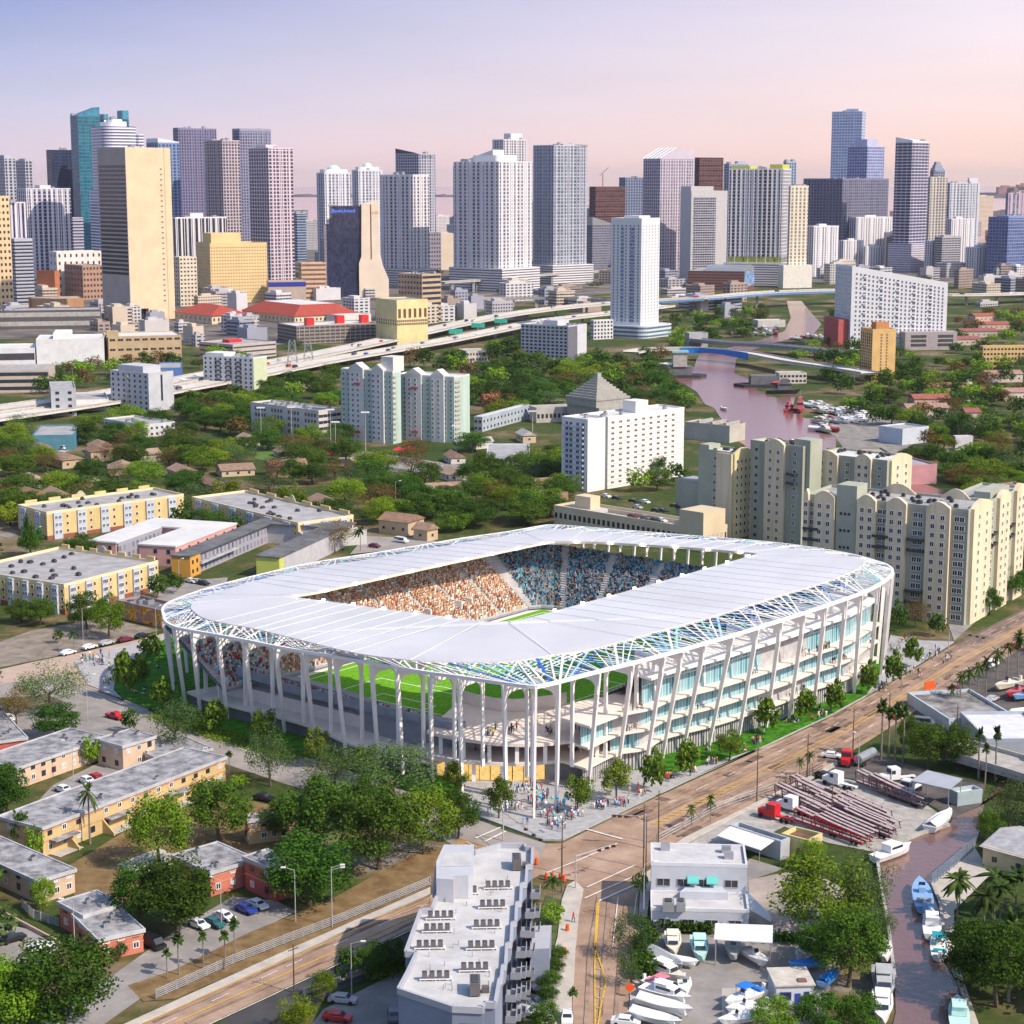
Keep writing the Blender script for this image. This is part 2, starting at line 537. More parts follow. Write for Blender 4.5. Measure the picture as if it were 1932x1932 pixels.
for ci,(T,Bp)in enumerate(cols):
 n,tg=inward(T)
 uu,vv=touv(T)
 mb=MB()
 up=Vector((n.x,n.y,0))
 mb.bar(Bp,T-Vector((0,0,.35)),.52,.75,0,up,.52,1.25)
 sobj('column',mb,SWHITE)
 if ci<nfront and vv<30 and uu>40:
  zd=16.4
 elif ci<nfront and uu<15 and vv>34:
  zd=4.2
 elif ci<nfront:
  zd=5.6
 else:
  zd=19.0
 sobj('arch_frame',frame_mesh(T,n,tg,zd),SWHITE)
 e=nearest(MO,T+Vector((n.x,n.y,0))*8)
 ms=MB()
 ms.bar(T+Vector((0,0,.2)),e-Vector((0,0,.3)),.35,.35)
 if ci<nfront:
  q=T+Vector((n.x,n.y,0))*8.6
  sobj('roof_strut',ms,SWHITE);ms=MB()
  ms.bar(Vector((q.x,q.y,T.z-3.2)),Vector((q.x+tg.x*2.5,q.y+tg.y*2.5,T.z+.9)),.25,.25)
 sobj('roof_strut',ms,SWHITE)
FAB=[mat('fabric_white',(.8,.8,.78),.7,.04),mat('fabric_pale_blue',(.35,.58,.75),.7,.05),mat('fabric_blue',(.03,.12,.55),.6,.05),mat('fabric_teal',(.25,.62,.55),.7,.05),mat('fabric_sky',(.12,.38,.72),.7,.05)]
random.seed(3)
strips=[]
nodes=list(range(0,300,8))
for q,i in enumerate(nodes):
 T=RIM[i]
 n,tg=inward(T)
 e=nearest(MO,T+Vector((n.x,n.y,0))*8)
 j0=MO.index(e)
 blue=random.random()<.45
 for k in range(-13,14,2):
  if k==0:
   continue
  a=RIM[int(i+k*.32)%300].lerp(RIM[int(i+k*.32+1)%300],(k*.32)%1)
  b=MO[int(j0+k*.75)%240].lerp(MO[int(j0+k*.75+1)%240],(k*.75)%1)
  if(b-a).length>46:
   continue
  w=random.choice((.3,.35,.45,.6))
  mi=random.choices(range(5),(7,1.5,1.5 if blue else.15,.8,1.2 if blue else.3))[0]
  strips.append((a,b,w,mi))
strips.sort(key=lambda s_:(s_[0].xy).length)
def strip_mesh(mb,a,b,w,mi):
 d=(b-a).xy.normalized();s_=Vector((-d.y,d.x,0))*(w/2)
 t=Vector((0,0,.06));z0=Vector((0,0,.25));z1=Vector((0,0,-.2))
 a=a+z0;b=b+z1
 mb.quad(a-s_,a+s_,b+s_,b-s_,mi)
 mb.quad(b-s_-t,b+s_-t,a+s_-t,a-s_-t,mi)
rest=MB()
for k,(a,b,w,mi)in enumerate(strips):
 if k<100:
  m1=MB();strip_mesh(m1,a,b,w,0)
  sobj('shade_strip',m1,FAB[mi])
 else:
  strip_mesh(rest,a,b,w,mi)
tag(sobj('shade_strip',rest,FAB),kind='stuff')
def side_cols(cond):
 return[(T,Bp)for T,Bp in cols[:nfront]if cond(*touv(T))]
rc=sorted(side_cols(lambda u,v:v<8 and u>15),key=lambda c:touv(c[0])[0])
def on_col(c,z,inset):
 T,Bp=c
 n,tg=inward(T)
 p_=Bp.lerp(T,z/T.z)
 return Vector((p_.x+n.x*inset,p_.y+n.y*inset,z))
def band(mb,lst,z0,z1,i0,i1,mi=0,dense=5):
 """solid strip following the columns between two insets"""
 A=smooth_loop([on_col(c,(z0+z1)/2,i0)for c in lst],len(lst)*dense,False)
 B_=smooth_loop([on_col(c,(z0+z1)/2,i1)for c in lst],len(lst)*dense,False)
 for k in range(len(A)-1):
  a0,a1,b0,b1=A[k],A[k+1],B_[k],B_[k+1]
  q=lambda p_,z:(p_.x,p_.y,z)
  mb.quad(q(a0,z1),q(a1,z1),q(b1,z1),q(b0,z1),mi)
  mb.quad(q(b0,z0),q(b1,z0),q(a1,z0),q(a0,z0),mi)
  mb.quad(q(a0,z0),q(a1,z0),q(a1,z1),q(a0,z1),mi)
  mb.quad(q(b1,z0),q(b0,z0),q(b0,z1),q(b1,z1),mi)
 for k in(0,-1):
  q=lambda p_,z:(p_.x,p_.y,z)
  mb.quad(q(A[k],z0),q(A[k],z1),q(B_[k],z1),q(B_[k],z0),mi)
levels=[5.6,10.9,16.3]
for i,z in enumerate(levels):
 mb=MB();band(mb,rc,z-.55,z,1.2,16)
 sobj('floor_slab',mb,SLAB)
mb=MB();band(mb,rc[2:],23.2,23.8,2.6,16)
sobj('soffit',mb,SWHITE)
def slats(mb,lst,z0,z1,inset,pitch=.55):
 A=smooth_loop([on_col(c,(z0+z1)/2,inset)for c in lst],len(lst)*6,False)
 Ln=sum((b-a).length for a,b in zip(A,A[1:]))
 N=int(Ln/pitch)
 Q=smooth_loop(A,N,False)
 for a,b in zip(Q,Q[1:]):
  d=(b-a).xy.normalized();nn=Vector((d.y,-d.x,0))*.22
  m=a.lerp(b,.55)
  for p_ in((a,m),):
   q=lambda v_,z:(v_.x,v_.y,z)
   mb.quad(q(p_[0]+nn,z0),q(p_[1]+nn,z0),q(p_[1]+nn,z1),q(p_[0]+nn,z1))
   mb.quad(q(p_[0],z0),q(p_[0]+nn,z0),q(p_[0]+nn,z1),q(p_[0],z1))
   mb.quad(q(p_[1]+nn,z0),q(p_[1],z0),q(p_[1],z1),q(p_[1]+nn,z1))
  q=lambda v_,z:(v_.x,v_.y,z)
  mb.quad(q(a,z0),q(b,z0),q(b,z1),q(a,z1),1)
SLATD=mat('slat_gap',(.16,.155,.15),.9,.1)
mb=MB();slats(mb,rc,0,5.0,2.2,.9)
sobj('slat_wall',mb,[SLAT,SLATD])
for si,(z0,z1,ins)in enumerate(((5.6,10.35,3.3),(10.9,15.75,3.6),(16.3,23.2,4.2))):
 for k in range(len(rc)-1):
  if si==2 and k<2 or(si==0 and k in(0,)):
   continue
  a=on_col(rc[k],z0,ins);b=on_col(rc[k+1],z0,ins)
  solid=random.random()<(.3 if si==0 else.08)
  d=(b-a);L_=d.xy.length;ang=math.atan2(d.y,d.x)
  m1=MB();m1.box(0,0,0,L_-.05,.25,z1-z0-.02)
  o=link('slat_panel' if solid else 'glass_wall',m1.mesh('glass_wall',SLAT if solid else SGLASS),stadium,(a.x-SO.x,a.y-SO.y,z0+.01),ang)
def px_curve(sheet,pts,z,n):
 return smooth_loop([Vector((*G(*S(sheet,x,y),z),z))for x,y in pts],n,False)
c10=px_curve('c',[(-60,830),(150,880),(350,912),(650,945),(950,950),(1200,928),(1440,900),(1640,872),(1800,835)],10.9,40)
c5=px_curve('c',[(-200,1010),(0,1075),(300,1110),(550,1126),(850,1128),(1050,1112),(1420,1085),(1720,1040)],5.6,40)
for cv,z in((c10,10.83),(c5,5.53)):
 mb=MB()
 inner=[Vector((*(p_.xy+(UV(60,62).xy-p_.xy).normalized()*34),z))for p_ in cv]
 poly=[p_.xy for p_ in cv]+[p_.xy for p_ in inner[::-1]]
 mb.prism(poly,z-.8,z)
 sobj('concourse_deck',mb,SLAB)
for cv,z0,z1,off in((c10,5.6,10.1,1.2),(c5,0,4.8,1.5)):
 for k in range(3,38,5):
  p_=cv[k];q=p_.xy+(UV(60,62).xy-p_.xy).normalized()*off
  mb=MB();mb.box(q.x-.45,q.y-.45,z0,q.x+.45,q.y+.45,z1)
  sobj('deck_post',mb,SWHITE)
shop=[p_.xy+(UV(60,62).xy-p_.xy).normalized()*2.6 for p_ in c5]
for k in range(2,36,2):
 a,b=shop[k],shop[k+2]
 lit=P(a.x,a.y,0)[0]<1025
 d=b-a
 mb=MB();mb.box(0,0,0,d.length-(.25 if lit else.0),.3,4.78)
 link('shop_window' if lit else 'slat_panel',mb.mesh('shop_window',RETAIL if lit else SLAT),stadium,(a.x-SO.x,a.y-SO.y,0.01),math.atan2(d.y,d.x))
for off,z0,z1,mt in((21,5.61,10.08,DARKST),(27,10.91,14.0,SLAB)):
 mb=MB()
 w=[p_.xy+(UV(60,62).xy-p_.xy).normalized()*off for p_ in c10]
 for a,b in zip(w,w[1:]):
  mb.quad((*a,z0),(*b,z0),(*b,z1),(*a,z1))
  d=(b-a).normalized();k=Vector((-d.y,d.x))*.4
  mb.quad((*(b+k),z0),(*(a+k),z0),(*(a+k),z1),(*(b+k),z1))
 sobj('concourse_wall',mb,mt)
lc=sorted(side_cols(lambda u,v:u<10 and v>26),key=lambda c:-touv(c[0])[1])
lc=lc+[cols[11]]if cols[11]not in lc else lc
mb=MB();slats(mb,lc[::-1][1:],0,3.6,1.6,1.3)
sobj('slat_wall',mb,[SLAT,SLATD])
mb=MB();band(mb,lc[:-1],3.6,4.2,.9,12)
sobj('floor_slab',mb,SLAB)
mb=MB();slats(mb,lc[::-1][1:],4.2,11.0,11.0,1.5)
sobj('slat_wall',mb,[mat('pale_slats',(.78,.78,.80),.7,.05),mat('slat_grey',(.28,.28,.30),.8,.1)])
mb=MB();band(mb,lc[:-1],11.0,12.6,9.6,12.6)
sobj('stand_back',mb,DARKST)
PZ=8.0
PU0,PV0=27.0,33.0
TURF=bpy.data.materials.new('striped_turf');TURF.use_nodes=True
_nt=TURF.node_tree;_b=_nt.nodes['Principled BSDF'];_b.inputs['Roughness'].default_value=.95
_b.inputs['Specular IOR Level'].default_value=.05
_tc=_nt.nodes.new('ShaderNodeTexCoord');_n=_nt.nodes.new('ShaderNodeTexNoise');_n.inputs['Scale'].default_value=1.1;_n.inputs['Detail'].default_value=6
_nt.links.new(_tc.outputs['Object'],_n.inputs[0])
_r=_nt.nodes.new('ShaderNodeValToRGB');_r.color_ramp.elements[0].position=.35;_r.color_ramp.elements[1].position=.68
_r.color_ramp.elements[0].color=(.10,.27,.015,1);_r.color_ramp.elements[1].color=(.17,.42,.025,1)
_nt.links.new(_n.outputs[0],_r.inputs[0]);_nt.links.new(_r.outputs[0],_b.inputs['Base Color'])
mb=MB()
mb.prism([UV(PU0-3,PV0-3).xy,UV(PU0+108,PV0-3).xy,UV(PU0+108,PV0+71).xy,UV(PU0-3,PV0+71).xy],PZ-.4,PZ)
pitch=sobj('pitch',mb,TURF)
ml=MB()
def pline(u0,v0,u1,v1,w=.3):
 a,b=UV(PU0+u0,PV0+v0,PZ+.02),UV(PU0+u1,PV0+v1,PZ+.02)
 d=(b-a).xy.normalized();s_=Vector((-d.y,d.x,0))*w/2
 ml.quad(a-s_,a+s_,b+s_,b-s_)
def parc(u,v,r,a0,a1):
 pts=[(u+r*math.cos(a0+(a1-a0)*k/24),v+r*math.sin(a0+(a1-a0)*k/24))for k in range(25)]
 for a,b in zip(pts,pts[1:]):
  pline(*a,*b)
for q in((0,0,105,0),(105,0,105,68),(105,68,0,68),(0,68,0,0),(52.5,0,52.5,68)):
 pline(*q)
for s_,o in((1,0),(-1,105)):
 for w,d in((20.15,16.5),(9.16,5.5)):
  pline(o,34-w,o+s_*d,34-w);pline(o,34+w,o+s_*d,34+w);pline(o+s_*d,34-w,o+s_*d,34+w)
 parc(o+s_*11,34,9.15,-.925 if s_>0 else math.pi-.925,.925 if s_>0 else math.pi+.925)
parc(52.5,34,9.15,0,2*math.pi)
sobj('pitch_lines',ml,mat('line_paint',(.8,.8,.78),.8,.05))
mb=MB()
mb.prism([UV(PU0-12,PV0+2).xy,UV(PU0+2,PV0-12).xy,UV(PU0+128,PV0-12).xy,UV(PU0+128,PV0+88).xy,UV(PU0-12,PV0+88).xy],.02,PZ-.45)
sobj('podium',mb,SLAB)
def ring_pt(t,off):
 """t in 0..4 walks round the pitch: 0 right side from the front, 1 far end, 2 back side, 3 near-left end"""
 k=int(t)%4;f=t-int(t)
 a0,a1=PU0-5,PU0+110
 b0,b1=PV0-5,PV0+73
 c=((a0,b0),(a1,b0),(a1,b1),(a0,b1))
 nrm=((0,-1),(1,0),(0,1),(-1,0))
 p0,p1=c[k],c[(k+1)%4]
 return p0[0]+(p1[0]-p0[0])*f+nrm[k][0]*off,p0[1]+(p1[1]-p0[1])*f+nrm[k][1]*off
ROW,RISE=.95,.50
stand_names=[]
def stand(poly_lo,poly_hi,rows,z0,name='stand'):
 """rows between a lower and an upper edge polyline (uv), same number of points"""
 mb=MB()
 n=len(poly_lo)
 for r in range(rows):
  za,zb=z0+r*RISE,z0+(r+1)*RISE
  for k in range(n-1):
   def pt(i,q):
    a=Vector(poly_lo[i]).lerp(Vector(poly_hi[i]),q/rows)
    return UV(a.x,a.y).xy
   a,b,c,d=pt(k,r),pt(k+1,r),pt(k+1,r+1),pt(k,r+1)
   mb.quad((*a,za),(*b,za),(*b,zb),(*a,zb))
   mb.quad((*a,zb),(*b,zb),(*c,zb),(*d,zb))
 def q(i,t):
  a=Vector(poly_lo[i]).lerp(Vector(poly_hi[i]),t);return UV(a.x,a.y).xy
 ztop=z0+rows*RISE
 for k in range(n-1):
  mb.quad((*q(k,0),z0-.6),(*q(k,1),ztop-1.6),(*q(k+1,1),ztop-1.6),(*q(k+1,0),z0-.6),1)
  mb.quad((*q(k,1),ztop-1.6),(*q(k,1),ztop+.9),(*q(k+1,1),ztop+.9),(*q(k+1,1),ztop-1.6),1)
  mb.quad((*q(k,0),z0-.6),(*q(k+1,0),z0-.6),(*q(k+1,0),z0+.05),(*q(k,0),z0+.05),1)
 return sobj(name,mb,[STANDM,DARKST])
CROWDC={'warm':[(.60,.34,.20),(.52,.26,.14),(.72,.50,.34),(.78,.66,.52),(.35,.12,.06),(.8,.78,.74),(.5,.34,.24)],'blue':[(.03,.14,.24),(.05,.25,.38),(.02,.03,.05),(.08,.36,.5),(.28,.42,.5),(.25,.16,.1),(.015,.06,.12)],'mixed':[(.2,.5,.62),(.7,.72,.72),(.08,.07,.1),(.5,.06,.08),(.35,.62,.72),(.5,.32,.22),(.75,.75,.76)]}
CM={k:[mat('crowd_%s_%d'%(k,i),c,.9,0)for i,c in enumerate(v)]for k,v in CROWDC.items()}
def crowd(poly_lo,poly_hi,rows,z0,kind,label,fill=.92,gap=13.0,blue_from=None,seat=.62,r0=0):
 mb=MB()
 rnd=random.Random(11)
 lens=[0]
 for a,b in zip(poly_lo,poly_lo[1:]):
  lens.append(lens[-1]+(Vector(b)-Vector(a)).length)
 for r in range(r0,rows):
  pts=[Vector(a).lerp(Vector(b),(r+.45)/rows)for a,b in zip(poly_lo,poly_hi)]
  l2=[0]
  for a,b in zip(pts,pts[1:]):
   l2.append(l2[-1]+(b-a).length)
  n=int(l2[-1]/seat)
  z=z0+(r+1)*RISE
  for i in range(n):
   t=l2[-1]*(i+.5)/n
   base=t/l2[-1]*lens[-1]
   if(base%gap)<1.9 or rnd.random()>fill:
    continue
   k=max(j for j in range(len(l2)-1)if l2[j]<=t)
   q=pts[k].lerp(pts[k+1],(t-l2[k])/(l2[k+1]-l2[k]))
   q=UV(q.x+rnd.uniform(-.12,.12),q.y+rnd.uniform(-.12,.12))
   d=UV(*pts[k+1])-UV(*pts[k])
   a=math.atan2(d.y,d.x)
   M=Matrix.Translation((q.x,q.y,z))@Matrix.Rotation(a,4,'Z')
   mi=rnd.randrange(7)
   hgt=rnd.uniform(.75,1.25)
   mb.box(-.24,-.16,.05,.24,.16,hgt,mi,M)
   mb.box(-.11,-.11,hgt,.11,.11,hgt+.26,7 if rnd.random()<.6 else 8,M)
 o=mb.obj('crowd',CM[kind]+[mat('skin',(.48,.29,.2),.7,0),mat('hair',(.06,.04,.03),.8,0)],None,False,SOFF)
 o.location=SOFF
 tag(o,label,'crowd',None,'stuff')
 return o
a0,a1,b0,b1=PU0-6,PU0+111,PV0-6,PV0+74
HI=26
NWlo,NWhi=[(a0+6,b1),(a1-6,b1)],[(a0-2,b1+27),(a1+1,b1+27)]
stand(NWlo,NWhi,28,8.6)
NW2lo,NW2hi=[(a0-14,b1+2),(a0+5.5,b1)],[(a0-12,b1+27),(a0-2.4,b1+27)]
stand(NW2lo,NW2hi,28,8.6)
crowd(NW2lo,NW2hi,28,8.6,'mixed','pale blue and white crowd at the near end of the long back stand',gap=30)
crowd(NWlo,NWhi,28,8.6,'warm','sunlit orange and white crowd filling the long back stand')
NElo=[(a1,b0+5),(a1,b1-6)];NEhi=[(a1+25,b0-10),(a1+25,b1+14)]
stand(NElo,NEhi,26,8.6)
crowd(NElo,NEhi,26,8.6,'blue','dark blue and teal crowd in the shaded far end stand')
CNlo,CNhi=[(a1-5.8,b1),(a1,b1-5.8)],[(a1+1.2,b1+27),(a1+25,b1+14.2)]
CNlo.insert(1,(a1-2,b1-2));CNhi.insert(1,(a1+17,b1+25))
stand(CNlo,CNhi,27,8.6)
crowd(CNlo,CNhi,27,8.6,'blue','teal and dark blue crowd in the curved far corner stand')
SElo=[(a0+20,b0),(a1,b0)];SEhi=[(a0+26,b0-18),(a1+18,b0-18)]
stand(SElo,SEhi,20,8.6)
Wlo=[(a0,b1-12),(a0+2,b1-3),(a0+6,b1)];Whi=[(a0-9,b1-14),(a0-8,b1+4),(a0-3,b1+10)]
stand(Wlo,Whi,8,8.6)
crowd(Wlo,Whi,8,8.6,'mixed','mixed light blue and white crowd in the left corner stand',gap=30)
SWlo=[(a0,b0+16),(a0,b1-13)];SWhi=[(a0-9,b0+12),(a0-9,b1-14)]
stand(SWlo,SWhi,7,8.3)
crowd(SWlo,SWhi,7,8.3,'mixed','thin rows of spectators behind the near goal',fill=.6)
FClo=[(a0,b0+15),(a0+1,b0+7),(a0+5,b0+3),(a0+10,b0+.5),(a0+19,b0)]
FChi=[(a0-6,b0+12),(a0-5,b0+2),(a0+1,b0-4),(a0+8,b0-7),(a0+20,b0-8)]
stand(FClo,FChi,3,8.2,'seat_tier')
SEATB=mat('blue_seats',(.03,.16,.45),.6,.3,1.5,c2=(.2,.6,.75))
mb=MB()
for lo,hi,rows,z0 in((FClo,FChi,3,8.2),(SWlo,SWhi,3,8.3),(SElo,SEhi,6,8.6)):
 for r in range(rows):
  for k in range(len(lo)-1):
   A=[UV(*Vector(lo[i]).lerp(Vector(hi[i]),(r+.55)/(rows if rows>3 else 4)))for i in(k,k+1)]
   z=z0+(r+1)*RISE
   mb.bar((A[0].x,A[0].y,z+.3),(A[1].x,A[1].y,z+.3),.4,.55)
tag(sobj('seat_rows',mb,SEATB),kind='stuff')
for f in(.42,.6,.78):
 u=a0+6+(a1-a0-12)*f
 p_=UV(u,b1+7.5)
 mb=MB()
 M=Matrix.Translation((p_.x,p_.y,12.0))@Matrix.Rotation(math.atan2(SU.y,SU.x),4,'Z')
 mb.box(-2.6,-2.2,0,-2.2,3.4,2.4,0,M);mb.box(2.2,-2.2,0,2.6,3.4,2.4,0,M);mb.box(-2.2,2.9,0,2.2,3.3,2.6,0,M);mb.box(-2.2,-2.2,.2,2.2,2.9,.5,1,M)
 sobj('vomitory',mb,[WHITE,DARKM])
mb=MB()
for lo in(FClo,SWlo):
 for k in range(len(lo)-1):
  A,B_=UV(*lo[k]),UV(*lo[k+1])
  mb.bar((A.x,A.y,8.9),(B_.x,B_.y,8.9),.12,.9)
sobj('perimeter_board',mb,mat('board_blue',(.04,.2,.5),.5,.5,.4,c2=(.5,.6,.7)))
LAMP=mat('floodlight_glow',(1,1,1),.5,0,emit=(1,.97,.9),estr=9)
for k in range(0,160,5):
 q=OP[k]
 uu,vv=touv(q)
 if vv<60 and uu<60:
  continue
 c=centre(OP)
 d=(c.xy-q.xy).normalized()*.35
 mb=MB();mb.box(q.x+d.x-.45,q.y+d.y-.45,q.z-.35,q.x+d.x+.45,q.y+d.y+.45,q.z+.28)
 sobj('floodlight',mb,LAMP)
# ------ GROUND, ROADS, WATER
def ground_mat():
 m=bpy.data.materials.new('city_ground');m.use_nodes=True
 nt=m.node_tree;b=nt.nodes['Principled BSDF'];b.inputs['Roughness'].default_value=.95
 b.inputs['Specular IOR Level'].default_value=.1
 g=nt.nodes.new('ShaderNodeNewGeometry')
 n1=nt.nodes.new('ShaderNodeTexNoise');n1.inputs['Scale'].default_value=.018;n1.inputs['Detail'].default_value=8;n1.inputs['Roughness'].default_value=.65
 n2=nt.nodes.new('ShaderNodeTexNoise');n2.inputs['Scale'].default_value=.35;n2.inputs['Detail'].default_value=6
 for n in(n1,n2):
  nt.links.new(g.outputs['Position'],n.inputs[0])
 r=nt.nodes.new('ShaderNodeValToRGB')
 e=r.color_ramp.elements
 e[0].position=.36;e[0].color=(.035,.07,.015,1)
 e[1].position=.68;e[1].color=(.26,.24,.22,1)
 for p_,c in((.5,(.06,.08,.022)),(.56,(.14,.11,.05)),(.62,(.20,.16,.10))):
  q=e.new(p_);q.color=(*c,1)
 nt.links.new(n1.outputs[0],r.inputs[0])
 mx=nt.nodes.new('ShaderNodeMix');mx.data_type='RGBA';mx.blend_type='MULTIPLY';mx.inputs[0].default_value=.7
 r2=nt.nodes.new('ShaderNodeMapRange');r2.inputs[1].default_value=.3;r2.inputs[2].default_value=.7;r2.inputs[3].default_value=.6;r2.inputs[4].default_value=1.25
 nt.links.new(n2.outputs[0],r2.inputs[0])
 nt.links.new(r.outputs[0],mx.inputs[6]);nt.links.new(r2.outputs[0],mx.inputs[7])
 nt.links.new(mx.outputs[2],b.inputs['Base Color'])
 return m
GROUND=ground_mat()
mb=MB()
mb.sheet([(-6000,-300),(6000,-300),(6000,4300),(-6000,4300)],-.05)
structure('ground',mb,GROUND)
mb=MB();mb.sheet([G(*q)for q in[(-400,640),(180,640),(480,655),(740,628),(960,575),(1200,548),(1560,535),(2300,535),(2600,458),(-900,458)]],-.01)
structure('downtown_paving',mb,mat('downtown_ground',(.09,.08,.075),.95,.35,.02,c2=(.22,.19,.165)))
def water_mat(name,c,rough,scale,bump):
 m=bpy.data.materials.new(name);m.use_nodes=True
 nt=m.node_tree;b=nt.nodes['Principled BSDF']
 b.inputs['Base Color'].default_value=(*c,1);b.inputs['Roughness'].default_value=rough
 b.inputs['Specular IOR Level'].default_value=.9
 g=nt.nodes.new('ShaderNodeNewGeometry');n=nt.nodes.new('ShaderNodeTexNoise')
 n.inputs['Scale'].default_value=scale;n.inputs['Detail'].default_value=4
 nt.links.new(g.outputs['Position'],n.inputs[0])
 bp=nt.nodes.new('ShaderNodeBump');bp.inputs['Strength'].default_value=bump;bp.inputs['Distance'].default_value=.3
 nt.links.new(n.outputs[0],bp.inputs['Height']);nt.links.new(bp.outputs[0],b.inputs['Normal'])
 return m
BAYW=water_mat('bay_water',(.62,.36,.27),.3,.02,.1)
RIVW=water_mat('river_water',(.24,.10,.085),.16,.5,.3)
CANW=water_mat('canal_water',(.17,.085,.065),.1,.6,.3)
mb=MB();mb.sheet([(-25000,4290),(25000,4290),(25000,40000),(-25000,40000)],-.6)
structure('bay_water',mb,BAYW)
ROADP=mat('sunbleached_road',(.34,.22,.15),.9,.26,.09,c2=(.44,.31,.23))
ROADG=mat('grey_road',(.30,.27,.25),.9,.15,.1)
ROADD=mat('fresh_asphalt',(.06,.058,.06),.9,.2,.2)
PAVE=mat('pale_pavement',(.46,.42,.37),.9,.15,.25)
PLAZA=mat('grey_plaza_paving',(.36,.36,.365),.8,.15,.6)
LAWN=mat('lawn',(.035,.13,.01),.95,.35,.5,c2=(.075,.24,.02),spec=.05)
DIRT=mat('dry_brown_grass',(.20,.125,.06),.95,.3,.25,c2=(.26,.18,.09),spec=.05)
LOT=mat('car_park_asphalt',(.27,.25,.235),.9,.2,.15)
GRAVEL=mat('pale_gravel',(.36,.34,.31),.95,.25,.3)
DARKLOT=mat('dark_yard',(.10,.09,.085),.95,.3,.2)
SAND=mat('brown_earth',(.30,.19,.10),.95,.25,.3)
YEL=mat('yellow_line',(.65,.40,.04),.8,.15,1)
LINE=mat('white_line',(.72,.68,.62),.8,.15,1)
LAYN=[0]
def lay(name,px,z,m,sheet='d'):
 LAYN[0]+=1
 mb=MB();mb.sheet(SG(sheet,px),z*4+LAYN[0]*.0015)
 return structure(name,mb,m)
def kerbed(name,px,h,m,sheet='d'):
 mb=MB();LAYN[0]+=1;mb.prism(SG(sheet,px),-.05,h+.18+LAYN[0]*.0015)
 return structure(name,mb,m)
def stripe(mb,pts,w,z,dash=None):
 """painted line along world points"""
 for a,b in zip(pts,pts[1:]):
  a,b=Vector(a[:2]),Vector(b[:2]);L_=(b-a).length;d=(b-a)/L_;s_=Vector((-d.y,d.x))*w/2
  t=0
  while t<L_:
   e=min(L_,t+(dash[0]if dash else L_))
   p_,q=a+d*t,a+d*e
   mb.quad((*(p_-s_),z),(*(q-s_),z),(*(q+s_),z),(*(p_+s_),z))
   t=e+(dash[1]if dash else 1)
far_e=[(1030,1592),(1060,1592),(1180,1532),(1300,1476),(1450,1408),(1560,1358),(1660,1302),(1720,1265),(1800,1217),(1950,1140),(2300,955)]
near_e=[(1215,1640),(1290,1585),(1400,1527),(1500,1477),(1580,1434),(1640,1398),(1720,1346),(1800,1296),(1950,1212),(2300,1012)]
lay('diagonal_street',far_e+near_e[::-1]+[(1205,1690),(1101,1678),(1085,1662),(1010,1650)],.02,ROADP)
lay('street_patch',[(1800,1217),(1950,1140),(1950,1163),(1850,1215)],.03,mat('patched_asphalt',(.14,.11,.10),.9,.2,.2))
lay('left_street',[(1030,1592),(960,1570),(886,1540),(760,1490),(640,1448),(560,1424),(474,1402),(372,1371),(281,1342),(215,1316),(160,1296),(110,1276),(0,1290),(-20,1318),(90,1312),(170,1345),(300,1392),(420,1440),(540,1480),(640,1510),(760,1548),(850,1592),(900,1625),(1010,1650)],.015,ROADG)
lay('upper_left_street',[(-20,1268),(60,1250),(150,1232),(240,1212),(320,1193),(330,1210),(260,1236),(220,1262),(214,1312),(160,1297),(110,1276),(0,1292),(-20,1300)],.025,mat('tan_road',(.44,.33,.26),.9,.15,.15))
lay('lower_left_street',[(230,1945),(520,1818),(812,1690),(930,1632),(1010,1600),(1040,1640),(930,1700),(795,1744),(620,1826),(420,1920),(380,1945)],.02,ROADP)
lay('fresh_asphalt_lane',[(395,1945),(440,1915),(620,1832),(795,1752),(900,1705),(900,1760),(780,1808),(690,1848),(600,1890),(480,1945)],.03,ROADD)
lay('lower_street',[(1101,1676),(1205,1688),(1203,1760),(1193,1840),(1180,1945),(1077,1945),(1080,1900),(1086,1790),(1093,1720)],.025,ROADP)
kerbed('pavement',[(1085,1664),(1101,1680),(1093,1720),(1086,1790),(1078,1945),(1020,1945),(1028,1860),(1052,1770),(1060,1700),(1070,1672)],.12,PAVE)
kerbed('pavement',[(1216,1650),(1232,1640),(1222,1720),(1212,1800),(1200,1945),(1182,1945),(1194,1840),(1204,1760),(1207,1690)],.12,PAVE)
kerbed('pavement',[(212,1945),(520,1805),(812,1676),(812,1686),(520,1817),(238,1945)],.12,PAVE)
kerbed('pavement',[(1290,1583),(1232,1625),(1236,1640),(1300,1590),(1400,1535),(1500,1487),(1580,1445),(1580,1436),(1500,1479),(1400,1529)],.12,PAVE)
pl=[(1022,1586),(960,1563),(886,1536),(868,1512),(868,1475),(1000,1470),(1120,1460),(1190,1450),(1275,1460),(1363,1436),(1438,1412),(1543,1362),(1575,1347),(1634,1314),(1660,1270),(1680,1200),(1740,1210),(1800,1212),(1720,1262),(1660,1299),(1560,1354),(1450,1404),(1300,1472),(1203,1518),(1120,1558),(1061,1586)]
kerbed('stadium_plaza',pl,.13,PLAZA)
kerbed('stadium_lawn',[(1150,1462),(1190,1455),(1275,1459),(1363,1435),(1438,1411),(1543,1361),(1575,1346),(1634,1313),(1655,1285),(1672,1240),(1600,1262),(1500,1300),(1400,1340),(1290,1390),(1200,1425)],.16,LAWN)
kerbed('stadium_lawn',[(216,1303),(218,1284),(240,1257),(268,1240),(320,1200),(400,1250),(480,1300),(600,1340),(720,1390),(820,1425),(868,1450),(868,1510),(760,1486),(640,1444),(558,1420),(474,1398),(372,1367),(281,1338),(237,1323)],.16,LAWN)
